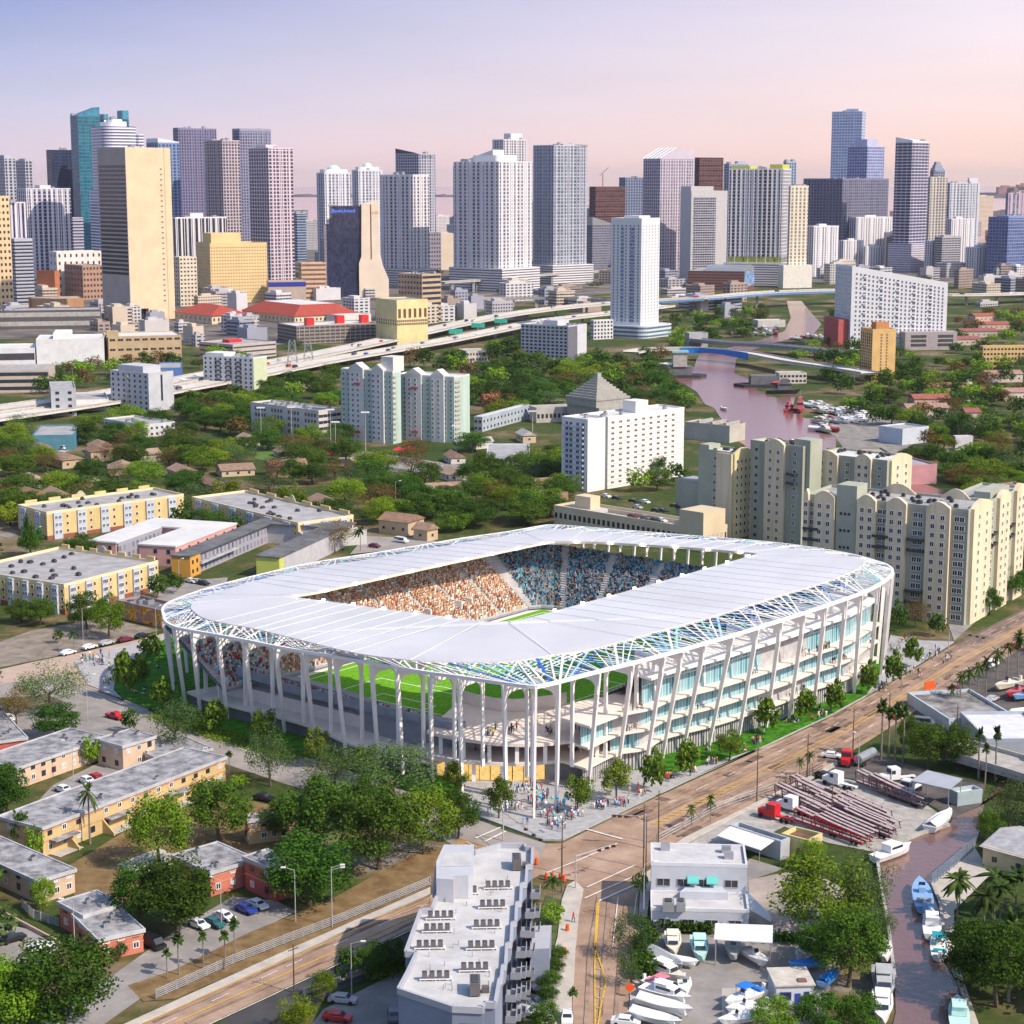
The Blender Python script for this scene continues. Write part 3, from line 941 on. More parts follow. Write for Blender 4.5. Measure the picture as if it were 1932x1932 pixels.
kerbed('left_plaza',[(140,1250),(180,1232),(260,1214),(318,1200),(322,1222),(270,1237),(240,1255),(217,1283),(214,1303),(235,1324),(280,1340),(215,1314),(165,1293)],.13,mat('lilac_paving',(.40,.38,.38),.85,.1,.4))
ml,my=MB(),MB()
def mixed(t):
 return[Vector(G(*a)).lerp(Vector(G(*b)),t)for a,b in zip([(1060,1592),(1180,1532),(1300,1476),(1450,1408),(1560,1358),(1660,1302),(1800,1217),(1950,1140)],[(1215,1640),(1290,1585),(1400,1527),(1530,1461),(1620,1410),(1720,1346),(1830,1279),(1950,1212)])]
for t in(.24,.74):
 stripe(ml,mixed(t)[1:],.18,.26,(3,9))
for t in(.46,.54):
 stripe(my,mixed(t)[1:],.2,.264)
for k in range(14):
 a=mixed(.46);b=mixed(.54)
 f=1.0+k*.09
 i=int(f);q=f-i
 p0,p1=a[i].lerp(a[i+1],q),b[i].lerp(b[i+1],q)
 stripe(my,[p0,p1+(a[i+1]-a[i]).normalized()*2],.3,.268)
stripe(my,SG('M',[(1650,440),(1630,700),(1625,800),(1628,1150)]),.25,.26)
stripe(my,SG('M',[(1640,450),(1625,690),(1690,890),(1665,1000),(1640,1150)]),.25,.26)
for y in range(760,1100,55):
 stripe(my,SG('M',[(1627,y),(1645+(y-760)*.25 if y<900 else 1688-(y-900)*.2,y+6)]),.25,.26)
stripe(ml,SG('M',[(1650,440),(1850,350)]),.5,.26)
stripe(ml,SG('M',[(1580,365),(1850,240)]),.35,.264);stripe(ml,SG('M',[(1570,425),(1850,300)]),.35,.264)
stripe(ml,SG('M',[(1755,420),(1725,700)]),.2,.268);stripe(ml,SG('M',[(1860,400),(1840,560)]),.2,.268)
stripe(ml,SG('M',[(1340,290),(1530,215),(1750,120)]),.35,.264)
stripe(ml,SG('M',[(1580,40),(1780,95)]),.5,.26)
stripe(ml,SG('d',[(900,1600),(820,1560),(640,1478),(470,1420),(330,1370),(200,1318),(60,1296)]),.2,.26,(4,6))
stripe(my,SG('d',[(260,1938),(520,1822),(812,1697),(960,1630)]),.18,.272)
stripe(my,SG('d',[(330,1932),(560,1830),(800,1722),(960,1645)]),.25,.26)
stripe(ml,SG('d',[(385,1940),(620,1830),(795,1748),(900,1700)]),.2,.268)
stripe(ml,SG('d',[(300,1938),(540,1826),(806,1708)]),.18,.26,(4,8))
stripe(ml,SG('M',[(960,90),(1100,30)]),.5,.26);stripe(ml,SG('M',[(1010,110),(1130,50)]),.5,.26)
mt_=MB()
for t in(.10,.17,.30,.37,.60,.66,.82,.90):
 stripe(mt_,mixed(t)[1:],.9,.235+t*.01)
for a_ in([(1130,1690),(1112,1800),(1105,1945)],[(1150,1690),(1140,1800),(1132,1945)],[(1182,1700),(1170,1800),(1160,1945)]):
 stripe(mt_,SG('d',a_),.7,.243)
for a_ in([(290,1930),(530,1820),(812,1702)],[(350,1932),(570,1834),(810,1728)],[(240,1936),(520,1812),(810,1692)]):
 stripe(mt_,SG('d',a_),.7,.245)
structure('tyre_wear',mt_,mat('tyre_wear',(.24,.155,.11),.95,.3,.15,c2=(.40,.29,.22)))
prd=random.Random(8);mp_=MB()
for _ in range(34):
 t=prd.uniform(.05,.95);L_=mixed(t);i=prd.randrange(1,6);q=L_[i].lerp(L_[i+1],prd.random());d=(L_[i+1]-L_[i]).normalized();n=Vector((-d.y,d.x));a_,b_=prd.uniform(.5,4),prd.uniform(.4,1.4)
 mp_.quad(*[(*(q+d*a_*x+n*b_*y),.249)for x,y in((-1,-1),(1,-1),(1,1),(-1,1))])
structure('road_patches',mp_,mat('patch_tar',(.15,.10,.08),.95,.3,.3))
structure('white_road_markings',ml,LINE)
structure('yellow_road_markings',my,YEL)
# ------ BUILDINGS: one builder, many specs
BLDS=[]
WM={}
def win_mesh(w,h,style):
 k=(round(w,2),round(h,2),style)
 if k in WM:
  return WM[k]
 fr,gl,t=style
 m=MB()
 t=min(t,w/3)
 m.box(-w/2,-.10,0,-w/2+t,0,h,0);m.box(w/2-t,-.10,0,w/2,0,h,0)
 m.box(-w/2+t,-.10,0,w/2-t,0,t,0);m.box(-w/2+t,-.10,h-t,w/2-t,0,h,0)
 m.box(-w/2+t,-.035,t,w/2-t,0,h-t,1)
 if w>1.2:
  m.box(-.05,-.08,t,.05,-.036,h-t,0)
 WM[k]=m.mesh('window',[MATS[fr],MATS[gl]])
 return WM[k]
for n_,c_ in(('frame_white',(.75,.75,.73)),('frame_tan',(.5,.4,.28)),('frame_dark',(.05,.05,.06)),('frame_grey',(.4,.4,.42)),('frame_blue',(.03,.06,.3)),('frame_orange',(.6,.25,.08))):
 mat(n_,c_,.6,.05)
mat('pane_dark',(.035,.035,.045),.15,.4,.7,spec=.5)
mat('pane_blue',(.05,.06,.14),.15,.4,.7,spec=.5)
mat('pane_brown',(.12,.05,.03),.2,.3,.7)
mat('pane_light',(.5,.5,.5),.3,.2,.8)
STW=('frame_white','pane_dark',.14)
STB=('frame_white','pane_blue',.12)
STD=('frame_dark','pane_dark',.05)
STT=('frame_tan','pane_dark',.12)
STG=('frame_grey','pane_dark',.1)
class Bld:
 def __init__(s,name,label,xL,xF,xR,ytop,base=None,D=None,a=35,h=None,cat='building',group=None,land=None,w=None,d=None,z0=0.0,Rb=None,Lb=None):
  if Rb is not None:
   q=G(*Rb,z0)-G(xF,base,z0);a=math.degrees(math.atan2(q.y,q.x))
  if Lb is not None:
   q=G(*Lb,z0)-G(xF,base,z0);a=math.degrees(math.atan2(q.y,q.x))-90
  s.a=R(a)
  xd=Vector((math.cos(s.a),math.sin(s.a)));yd=Vector((-math.sin(s.a),math.cos(s.a)))
  if base is not None:
   F=G(xF,base,z0)
   h_=at_depth(xF,ytop,F.y)[1]if ytop is not None else z0+h
  else:
   x,h_=at_depth(xF,ytop,D)
   F=Vector((x,D))
  s.h=(h if h is not None and ytop is None else h_)
  def hit(px,d_):
   r=ray(px,ytop if ytop is not None else base).xy
   den=d_.x*r.y-d_.y*r.x
   return abs((F.y*r.x-F.x*r.y)/den)if abs(den)>1e-9 else 10
  s.w=w or max(.5,hit(xR,xd));s.d=d or max(.5,hit(xL,yd))
  if Lb is None and d is None and name in('low_building','building'):
   s.d=min(s.d,42 if s.h<30 else 60)
  if Rb is not None:
   s.w=(G(*Rb,z0)-F).length
  if Lb is not None:
   s.d=(G(*Lb,z0)-F).length
  s.F=F
  s.win=[]
  s.root=thing(name,label,cat,(F.x,F.y,0),s.a,group,None)
  cx=F+xd*s.w/2+yd*s.d/2
  if land:
   LAND.append((land,cx.x,cx.y))
  s.xd,s.yd=xd,yd
  BLDS.append(s)
 def part(s,name,mb,mats,smooth=False,parent=None):
  return mb.obj(name,mats,parent or s.root,smooth)
 def box(s,name,x0,y0,z0,x1,y1,z1,m,mats=None,top=None):
  mb=MB();mb.box(x0,y0,z0,x1,y1,z1,0,None,top)
  return s.part(name,mb,m)
 def body(s,wall,roof,z0=0.0,h=None,par=.9,x=(0,None),y=(0,None),name='wall',parm=None,inset=.35):
  h=h or s.h
  x0,x1=x[0],s.w if x[1]is None else x[1]
  y0,y1=y[0],s.d if y[1]is None else y[1]
  s.box(name,x0,y0,z0,x1,y1,h-.3,wall)
  mb=MB();mb.box(x0+inset,y0+inset,h-.29,x1-inset,y1-inset,h+.0)
  s.roof=s.part('roof',mb,roof)
  if par:
   mb=MB()
   t=inset+.05
   for q in((x0-.04,y0-.04,x1+.04,y0+t),(x0-.04,y1-t,x1+.04,y1+.04),(x0-.04,y0+t,x0+t,y1-t),(x1-t,y0+t,x1+.04,y1-t)):
    mb.box(q[0],q[1],h-.32,q[2],q[3],h+par)
   s.part('parapet',mb,parm or wall,parent=s.roof)
 def face(s,f,u,z,off=0.0):
  """point on a face: 'R' front-right (y=0), 'L' front-left (x=0), 'B' far right end (x=w), 'K' back"""
  if f=='R':
   return(u,-off,z),0.0
  if f=='L':
   return(-off,s.d-u,z),-math.pi/2
  if f=='B':
   return(s.w+off,u,z),math.pi/2
  return(s.w-u,s.d+off,z),math.pi
 def flen(s,f):
  return s.w if f in 'RK' else s.d
 def wins(s,f,nx,nz,w,h,z0,z1,st=STW,u0=None,u1=None,skip=None,off=0.0,us=None):
  """nx by nz windows on a face; z0 = sill of the lowest, z1 = sill of the highest"""
  L_=s.flen(f)
  nd=max(nx,1)
  u0=u0 if u0 is not None else L_/nd/2
  u1=u1 if u1 is not None else L_-(L_/nd/2)
  if nx<1 or nz<1:
   return
  us=us or[u0+(u1-u0)*(i/(nx-1)if nx>1 else.5)for i in range(nx)]
  for i,u in enumerate(us):
   for j in range(nz):
    if skip and skip(i,j):
     continue
    z=z0+(z1-z0)*(j/(nz-1)if nz>1 else 0)
    p_,r=s.face(f,u,z,off)
    s.win.append((p_,r,w,h,st))
 def wins_at(s,ox,oy,rz,us,zs,w,h,st=STW):
  c,n=math.cos(rz),math.sin(rz)
  for u in us:
   for z in zs:
    s.win.append(((ox+c*u,oy+n*u,z),rz,w,h,st))
 def finish(s):
  C=Vector((0,0,CAM_H));M=Matrix.Translation((s.F.x,s.F.y,0))@Matrix.Rotation(s.a,4,'Z')
  W=sorted(s.win,key=lambda q:(M@Vector(q[0])-C).length)
  for p_,r,w,h,st in W[:100]:
   link('window',win_mesh(w,h,st),s.root,p_,r)
  if len(W)>100:
   bymat={}
   mb=MB();names=[]
   for p_,r,w,h,st in W[100:]:
    me=win_mesh(w,h,st)
    T=Matrix.Translation(p_)@Matrix.Rotation(r,4,'Z')
    for k in st[:2]:
     if k not in names:
      names.append(k)
    off=len(mb.v)
    mb.v+=[tuple(T@v.co)for v in me.vertices]
    for pl_ in me.polygons:
     mb.f.append(tuple(off+i for i in pl_.vertices));mb.m.append(names.index(st[pl_.material_index]))
   tag(s.part('window',mb,[MATS[k]for k in names]),kind='stuff')
 def bands(s,f,zs,hh,m,u0=.5,u1=None,off=.06,name='window_band',depth=.06):
  L_=s.flen(f);u1=L_-.5 if u1 is None else u1
  for z in zs:
   mb=MB();mb.box(0,-off,0,u1-u0,0,hh)
   p_,r=s.face(f,u0,z)
   link(name,mb.mesh(name,m),s.root,p_,r)
 def strips(s,f,n,frac,z0,z1,m,u0=0,u1=None,off=.08,name='window_strip',us=None):
  L_=s.flen(f);u1=L_ if u1 is None else u1
  w=(u1-u0)/n*frac
  mb=MB();mb.box(-w/2,-off,0,w/2,0,z1-z0)
  me=mb.mesh(name,m)
  for i in range(n):
   p_,r=s.face(f,u0+(u1-u0)*(i+.5)/n,z0)
   link(name,me,s.root,p_,r)
 def balconies(s,f,us,zs,w,m,dep=1.3,rail=.9):
  mb=MB();mb.box(-w/2,-dep,0,w/2,0,.18);mb.box(-w/2,-dep,.18,w/2,-dep+.08,rail)
  mb.box(-w/2,-dep+.08,.18,-w/2+.08,0,rail);mb.box(w/2-.08,-dep+.08,.18,w/2,0,rail)
  me=mb.mesh('balcony',m)
  for u in us:
   for z in zs:
    p_,r=s.face(f,u,z)
    link('balcony',me,s.root,p_,r)
 roof=None
 def units(s,n,z=None,m=None,seed=1,x=(.1,.9),y=(.1,.9),size=(1.5,3),hh=(1,2),name='roof_unit'):
  rnd=random.Random(seed)
  z=s.h if z is None else z
  for _ in range(n):
   a,b,c=rnd.uniform(*size),rnd.uniform(*size),rnd.uniform(*hh)
   px_,py_=s.w*rnd.uniform(*x),s.d*rnd.uniform(*y)
   mb=MB();mb.box(-a/2,-b/2,0,a/2,b/2,c);mb.box(-a*.3,-b*.3,c,a*.3,b*.3,c+.25,1)
   link(name,mb.mesh(name,[m or METAL,DARKM]),s.roof or s.root,(px_,py_,z))
def text(body,size,m,parent,loc,rot,name='lettering',depth=.1):
 cu=bpy.data.curves.new(name,'FONT');cu.body=body;cu.size=size;cu.extrude=depth;cu.align_x='CENTER'
 cu.materials.append(m)
 t=bpy.data.objects.new(name,cu)
 col.objects.link(t)
 bpy.context.view_layer.update()
 me=bpy.data.meshes.new_from_object(t.evaluated_get(bpy.context.evaluated_depsgraph_get()))
 bpy.data.objects.remove(t)
 me.materials.clear();me.materials.append(m)
 return_=bpy.data.objects.new(name,me);col.objects.link(return_)
 return_.parent=parent;return_.location=loc;return_.rotation_euler=rot
 return return_
ROOFG=mat('roof_grey',(.34,.33,.33),.9,.2,.2)
ROOFW=mat('roof_white',(.60,.59,.57),.8,.1,.1)
ROOFD=mat('roof_dark',(.13,.13,.135),.9,.3,.2)
def block(label,xL,xF,xR,yt,base,wc,roof=None,a=35,name='low_building',wn=None,st=STD,cat='building',par=.8,land=None,bands=None,bandm=None,faces='RL',wsize=None,D=None,group=None,var=.1,Rb=None,Lb=None,d=None,w=None):
 """plain block with windows: wn = (columns on R, columns on L, storeys)"""
 b=Bld(name,label,xL,xF,xR,yt,base=base,D=D,a=a,cat=cat,land=land,group=group,Rb=Rb,Lb=Lb,d=d,w=w)
 wm=mat('wall_%.2f_%.2f_%.2f'%wc,wc,.85,var,.15)
 b.body(wm,roof or ROOFG,par=par)
 if wn:
  fh=b.h/wn[2]
  ww,wh=wsize or(min(2.2,b.w/max(1,wn[0])*.5),fh*.42)
  if wn[0]:
   b.wins('R',wn[0],wn[2],ww,wh,fh*.32,b.h-fh*.68,st)
  if wn[1]:
   b.wins('L',wn[1],wn[2],min(ww,b.d/wn[1]*.6),wh,fh*.32,b.h-fh*.68,st)
 if bands:
  n,frac=bands
  fh=b.h/n
  for f in faces:
   b.bands(f,[fh*(k+.35)for k in range(n)],fh*frac,bandm or GLASS)
 return b
# ------ SKYLINE TOWERS
def tower(label,xL,xF,xR,yt,D,wall,g1,g2,fh=3.6,bw=3.2,fx=.65,fz=.62,a=35,pier=None,slab=None,crown=None,name='skyscraper',pen=None,rough=.2,base=None,group=None,par=1.2,pm=None):
 """a skyline tower: glazed walls with real piers and floor edges"""
 b=Bld(name,label,xL,xF,xR,yt,base=base,D=None if base else D,a=a,cat='skyscraper' if name=='skyscraper' else 'building',group=group)
 key='facade_%s_%s_%s'%(wall,g1,(fh,bw,fx,fz))
 if name=='skyscraper' and fz<.99 and bw<100:
  fz=max(fz,.72)
 dk=lambda c:tuple(v*.55 for v in c)
 g1,g2=dk(g1),dk(g2)
 bw,fh=(bw*1.75,fh*1.3)if name=='skyscraper' and bw<100 else(bw,fh)
 fm=facade(key,wall,g1,g2,fh,bw,fx,fz,rough)
 wm=pm or mat('tower_%.2f_%.2f_%.2f'%wall,wall,.7,.08,.1)
 b.body(fm,ROOFG,par=par,parm=wm)
 if pier:
  n,frac,off,faces=pier
  for f in faces:
   nn=max(2,int(n*.75*b.flen(f)/max(b.w,b.d)))
   b.strips(f,nn,frac*.6,0,b.h+.4,wm,off=off*.8,name='pier')
 if slab:
  st,off,faces,th=slab
  for f in faces:
   zs=[fh*st*k for k in range(1,int(b.h/(fh*st)))]
   b.bands(f,zs,th,wm,u0=-.1,u1=b.flen(f)+.1,off=off,name='floor_edge')
 if name=='skyscraper':
  b.units(3,seed=int(xL),size=(3,8),hh=(2,5))
 if pen:
  x0,x1,y0,y1,hh=pen
  mb=MB();mb.box(b.w*x0,b.d*y0,b.h,b.w*x1,b.d*y1,b.h+hh)
  b.part('penthouse',mb,wm)
 return b
DK1,DK2=(.02,.025,.05),(.06,.08,.13)
PU1,PU2=(.05,.05,.16),(.13,.13,.28)
BL1,BL2=(.04,.10,.22),(.10,.20,.36)
GR1,GR2=(.035,.045,.075),(.11,.13,.18)
WH=(.64,.62,.65);LG=(.44,.44,.50);LIL=(.50,.50,.60);CRM=(.70,.63,.52);DGR=(.12,.12,.17)
T_=tower
T_('grey glass tower with a beige cap at the left edge',-14,8,29,299,2750,LG,GR1,GR2,pier=(6,.12,.3,'R'),pen=(.1,.9,.1,.9,5))
T_('pale grey slim tower beside the grey tower at the left edge',28,47,62,304,2850,LG,GR1,GR2,pen=(.3,.8,.2,.8,4))
T_('low white tower with purple window strips at the left edge',6,12,48,383,2350,WH,PU1,PU2,bw=3.4,fx=.55,fz=1,pier=(9,.28,.5,'R'))
T_('broad white tower with tall blue-purple window strips in front of the navy tower',31,49,133,357,2450,WH,PU1,PU2,bw=4,fx=.6,fz=.85,pier=(14,.26,.7,'R'),pen=(.35,.6,.2,.7,5),slab=(12,.3,'R',.5))
T_('dark navy glass block just left of the teal tower',87,96,136,284,2950,(.03,.04,.08),(.02,.035,.09),(.04,.07,.16),fx=.9,fz=.8,pier=(5,.08,.3,'R'))
b=T_('tall teal glass tower with slanting top',132,146,188,219,2850,(.05,.18,.26),(.02,.16,.24),(.05,.26,.36),fx=.92,fz=.8,par=0,fh=4,pier=(1,.02,.3,'R'))
mb=MB();mb.prism([(0,0),(b.w,0),(b.w,b.d),(0,b.d)],b.h,[b.h+1,b.h+14,b.h+14,b.h+1]);b.part('slanted_crown',mb,facade('teal_crown',(.05,.18,.26),(.02,.16,.24),(.05,.26,.36),4,3.2,.92,.8))
b=T_('teal and navy tower with raised crown fins behind the banded tower',186,196,243,224,2900,(.05,.16,.24),(.03,.08,.2),(.06,.2,.3),fx=.9,fz=.8,fh=4,par=0)
mb=MB();mb.box(.0,0,b.h,b.w*.18,b.d,b.h+7);b.part('crown_fin',mb,mat('teal_fin',(.06,.26,.34),.3,.1))
mb=MB();mb.box(b.w*.75,0,b.h,b.w,b.d,b.h+13);b.part('crown_fin',mb,MATS['teal_fin'])
b=Bld('skyscraper','round-fronted white tower with dark horizontal bands and stepped crown',166,196,262,238,D=2350,a=30,cat='skyscraper')
BAND=facade('banded_white',(.72,.72,.78),(.07,.07,.16),(.12,.12,.25),3.7,400,1,.5,.2)
def rounded(x0,y0,x1,y1,r,n=6):
 o=[]
 for cx,cy,t0 in((x1-r,y0+r,-90),(x1-r,y1-r,0),(x0+r,y1-r,90),(x0+r,y0+r,180)):
  for k in range(n+1):
   t=R(t0+90*k/n);o.append((cx+r*math.cos(t),cy+r*math.sin(t)))
 return o
for nm,q,z0,z1 in(('lower_tier',-4,0,b.h*.62),('middle_tier',0,b.h*.62,b.h),('crown',9,b.h,b.h+6),('crown',15,b.h+6,b.h+9)):
 mb=MB();mb.prism(rounded(q,q,b.w-q,b.d-q,min(b.w,b.d)*.3),z0,z1);b.part(nm,mb,BAND if q<5 else WHITE)
mb=MB();mb.prism(rounded(b.w-1,6,b.w+9,b.d-4,4),0,b.h-9);b.part('side_tier',mb,BAND)
b=T_('blue glass tower with a white curved cap right of the banded tower',276,298,338,270,2750,(.20,.27,.45),BL1,(.10,.16,.36),fx=.7,fz=.7,pier=(7,.14,.3,'RL'))
mb=MB();mb.prism([(0,0),(b.w,0),(b.w,b.d),(0,b.d)],b.h,[b.h+7,b.h+2,b.h+2,b.h+7]);b.part('curved_cap',mb,WHITE)
T_('tall dark purple slab tower with fine grid behind the left group',326,336,408,243,3050,(.20,.19,.30),(.05,.05,.12),(.12,.11,.22),bw=2.6,fx=.6,fz=.6,pier=(10,.12,.4,'R'),pen=(.0,.25,.2,.9,2))
T_('grid tower with a dark left face and beige sunlit right face',385,419,452,266,2700,(.50,.42,.42),(.05,.05,.13),(.16,.13,.2),bw=3,fx=.68,fz=.62,a=45,pier=(7,.2,.5,'RL'),slab=(9,.5,'RL',.9))
T_('tall dark tower with pale mullions behind the pink-lit tower',438,452,511,247,3050,(.28,.28,.38),(.05,.06,.13),(.15,.16,.26),bw=2.6,pier=(9,.16,.4,'RL'),par=4)
b=T_('purple glass tower with white grid and pink sunlit right face',469,506,552,280,2450,(.62,.52,.54),(.05,.05,.14),(.18,.14,.22),bw=3.2,fx=.72,fz=.66,a=42,pier=(6,.16,.5,'RL'),slab=(14,.55,'RL',1.2),pen=(.15,.6,.3,.8,5))
T_('low pale rounded tower against the bay left of the domed towers',553,560,577,403,3300,LG,BL1,BL2,fz=.45,fx=1)
gv=Bld('office_tower','tall tan tower with dark bands on its shade-grey left face and blank sunlit right face',184,248,320,278,base=606,a=43,cat='office tower',land='the tall tan tower')
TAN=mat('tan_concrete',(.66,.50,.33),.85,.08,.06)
TAN_SHADED=mat('shaded_tan_concrete',(.42,.36,.33),.85,.08,.08)  # the tan with shade put into its colour, for the left side
gv.box('wall',0,0,12,gv.w,gv.d,gv.h,TAN)
gv.box('roof',.6,.6,gv.h,gv.w-.6,gv.d-.6,gv.h+.2,ROOFG)
mb=MB();mb.box(-.5,.0,12,-.01,gv.d,gv.h+.3);gv.part('left_shade_sheet',mb,TAN_SHADED)  # thin sheet that gives the left face its painted shade
gv.bands('L',[gv.h-20-k*(gv.h-66)/25 for k in range(26)],2.6,GLASS,u0=1,off=.62)
for k in range(26):
 gv.win.append(((gv.w*.78,0,gv.h-22-k*(gv.h-40)/25),0,2.6,1.8,('frame_tan','pane_brown',.3)))
mb=MB();mb.box(gv.w*.86,-.5,0,gv.w+.2,-.0,gv.h);gv.part('corner_pier',mb,TAN)
for k in range(5):
 mb=MB();mb.box(-.2,gv.d*(k/4)*.94,0,2.2,gv.d*(k/4)*.94+2.4,12);gv.part('column',mb,TAN_SHADED)
mb=MB();mb.box(6,6,0,gv.w-1,gv.d-3,12);gv.part('lobby',mb,GLASS)
mb=MB();mb.box(gv.w*.4,0,0,gv.w,5.9,11.98);gv.part('base_wall',mb,TAN)
gv.units(6,gv.h+.2,CONC,3)
b=T_('wide block with black and white vertical stripes behind the yellow office block',324,331,428,412,2250,WH,(.03,.03,.05),(.08,.08,.1),bw=4.4,fx=.7,fz=1,pier=(20,.3,.6,'R'),pen=(.3,.55,.2,.7,6))
fb=Bld('office_block','yellow office block dotted with small square windows and a rooftop box',369,399,503.5,461,base=573,a=28,cat='office block',land='the yellow dotted office block')
FY=mat('yellow_stone',(.68,.50,.24),.85,.08,.08)
fb.body(FY,ROOFG,par=1.2)
fb.wins('R',21,17,1.6,1.7,4,fb.h-5,('frame_tan','pane_brown',.25))
fb.wins('L',7,17,1.6,1.7,4,fb.h-5,('frame_tan','pane_brown',.25))
mb=MB();mb.box(fb.w*.10,fb.d*.3,fb.h,fb.w*.62,fb.d*.9,fb.h+12);fb.part('penthouse',mb,FY)
block('tan stone block with many windows cut by the left edge',-60,-20,17,371,592,(.66,.48,.28),wn=(6,4,18),a=40)
T_('dark banded office block near the left edge',12,27,61,452,2150,LG,DK1,DK2,fh=4,bw=300,fx=1,fz=.55,name='office_block',slab=(1,.3,'RL',1.2))
T_('small banded grey block left of the tall tan tower',130,137,157,412,2500,LG,PU1,PU2,fh=4,bw=300,fx=1,fz=.5,name='office_block')
block('white stepped block behind the orange brick box',93,110,192,476,562,(.66,.62,.58),wn=(8,2,6),D=None)
block('orange brick box behind the low tan roofs',69,105,112,512,566,(.42,.15,.07),a=62)
block('brown brick block left of the tall tan tower',121,158,193,502,566,(.38,.23,.16),wn=(6,6,6),a=40)
block('low orange-tan hall with stepped roof in the left middle distance',30,62,158,566,590,(.50,.27,.13),a=20)
block('long dark elevated station at the far left',-30,0,190,588,622,(.10,.09,.09),a=12,bands=(2,.5),faces='R',bandm=CONC)
block('cream narrow block right of the tall tan tower',327,341,371,486,578,(.62,.54,.42),wn=(5,3,12),a=32)
block('grey glass block behind the cream narrow block',322,328,360,478,560,(.3,.3,.36),wn=(4,2,8))
b=block('blue-banded building with a row of small signs behind the red roofs',503,507,577,531,572,(.45,.36,.30),a=14)
mb=MB();mb.box(0,-.4,b.h-6,b.w,0,b.h-1);b.part('blue_band',mb,mat('deep_blue',(.03,.04,.28),.5,.1))
block('tan office with horizontal window bands left of the dark glass block',563,570,615,497,567,(.55,.38,.26),a=18,bands=(8,.45),bandm=mat('brown_glass',(.18,.1,.07),.3,.3))
b=Bld('glass_office','dark glass office stepping down to the left with a flared tan wing',616,618,680,389,base=562,a=12,cat='office block',land='the dark glass office')
DG=facade('navy_mirror',(.02,.025,.05),(.015,.02,.05),(.04,.05,.10),3.8,2.0,.96,.95,.08)
b.box('wall',b.w*.16,0,0,b.w,b.d+20,b.h,DG)
for k,(f0,f1,hh)in enumerate(((.08,.158,.86),(.0,.078,.80))):
 mb=MB();mb.box(b.w*f0,0,0,b.w*f1,b.d+20,b.h*hh);b.part('stepped_bay',mb,DG)
text('BankUnited',6.0,mat('sign_blue',(.1,.2,.8),.5,0,emit=(.1,.2,.9),estr=.5),b.root,(b.w*.5,-.3,b.h-7.5),(math.pi/2,0,0),'sign_lettering')
wgx=b.w
prof=[(0,b.h+2),(9,b.h+5),(20,b.h+5.5),(21,b.h*.52),(25,b.h*.35),(32,b.h*.2),(32,0),(-4,0),(-4,b.h*.38),(-1,b.h*.45)]
mb=MB();ys=(-3,16)
V0=[Vector((wgx+1+x_,ys[0],z))for x_,z in prof];V1=[Vector((wgx+1+x_,ys[1],z))for x_,z in prof]
N_=len(prof)
mb.v=[tuple(q)for q in V0+V1]
for t in tessellate_polygon([[Vector((x_,z,0))for x_,z in prof]]):
 mb.f+=[t,tuple(i+N_ for i in t[::-1])];mb.m+=[0,0]
for k in range(N_):
 j=(k+1)%N_;mb.f.append((k,j,j+N_,k+N_));mb.m.append(0)
wing=b.part('wing',mb,mat('pale_tan',(.72,.60,.47),.8,.06,.06))
mb=MB();mb.box(wgx+11.2,-3.12,b.h*.42,wgx+12.6,-3.0,b.h+2);b.part('window_slot',mb,mat('pane_brown',(0,0,0)))
text('at&t',5.5,mat('sign_orange',(.7,.3,.08),.6,0),b.root,(wgx+17.5,-3.1,b.h-9),(math.pi/2,0,0),'sign_lettering')
b.units(3,b.h)
for lab,xl,xf,xr,yt in(('tall white tower with a pale green dome at the front of the pair',597,612,662,327),('white domed tower behind, right of the other dome',664,676,722,322)):
 b=T_(lab,xl,xf,xr,yt,2950 if xl<600 else 3050,WH,(.06,.10,.2),(.25,.33,.45),bw=3.6,fx=.6,fz=.75,pier=(9,.3,.6,'RL'))
 mb=MB();mb.prism(rounded(2,2,b.w-2,b.d-2,8),b.h,b.h+6);b.part('drum',mb,WHITE)
 mb=MB();mb.dome(b.w/2,b.d/2,b.h+6,min(b.w,b.d)*.4,7,16);b.part('dome',mb,mat('pale_green_dome',(.55,.68,.62),.5,.1))
b=T_('white strip-windowed tower with cream sunlit end behind the tan wing',717,779,809,331,2500,WH,(.06,.06,.10),(.28,.22,.22),bw=4,fx=.5,fz=.7,a=52,pier=(9,.34,.8,'RL'))
mb=MB();mb.box(-5,-5,0,b.w+4,b.d+6,24);b.part('podium',mb,facade('white_deck',(.68,.66,.66),(.07,.07,.1),(.12,.12,.16),3.2,300,1,.45,.5))
b=T_('grey tower with gridded windows and dark slanted panel behind the strip tower',746,790,821,291,3100,LG,(.03,.03,.07),(.08,.08,.14),bw=3.2,fx=.62,fz=.6,a=45,pier=(7,.2,.4,'R'))
mb=MB();mb.prism([(0,b.d*.1),(.1,b.d*.1),(.1,b.d),(0,b.d)],b.h,[b.h+2,b.h+2,b.h+10,b.h+10]);b.part('slanted_panel',mb,DARKM)
text('Northern Trust',4,DARKM,b.root,(b.w*.5,-.3,b.h-5),(math.pi/2,0,0),'sign_lettering')
block('dark low block in front of the gridded grey tower',795,803,832,440,None,(.25,.23,.28),D=2800,wn=(6,2,10))
b=T_('broad white tower with grey left face and bright cream right face',856,941,1004,306,2380,WH,(.07,.08,.13),(.32,.30,.32),bw=4.2,fx=.5,fz=.6,a=52,pier=(10,.34,.9,'RL'),slab=(10,.3,'RL',.5),par=1)
for f0,f1,hh,nm in((.30,.9,7,'crown'),):
 mb=MB();mb.prism(rounded(b.w*.25,b.d*.2,b.w*.85,b.d*.8,6),b.h,b.h+9);b.part(nm,mb,WHITE)
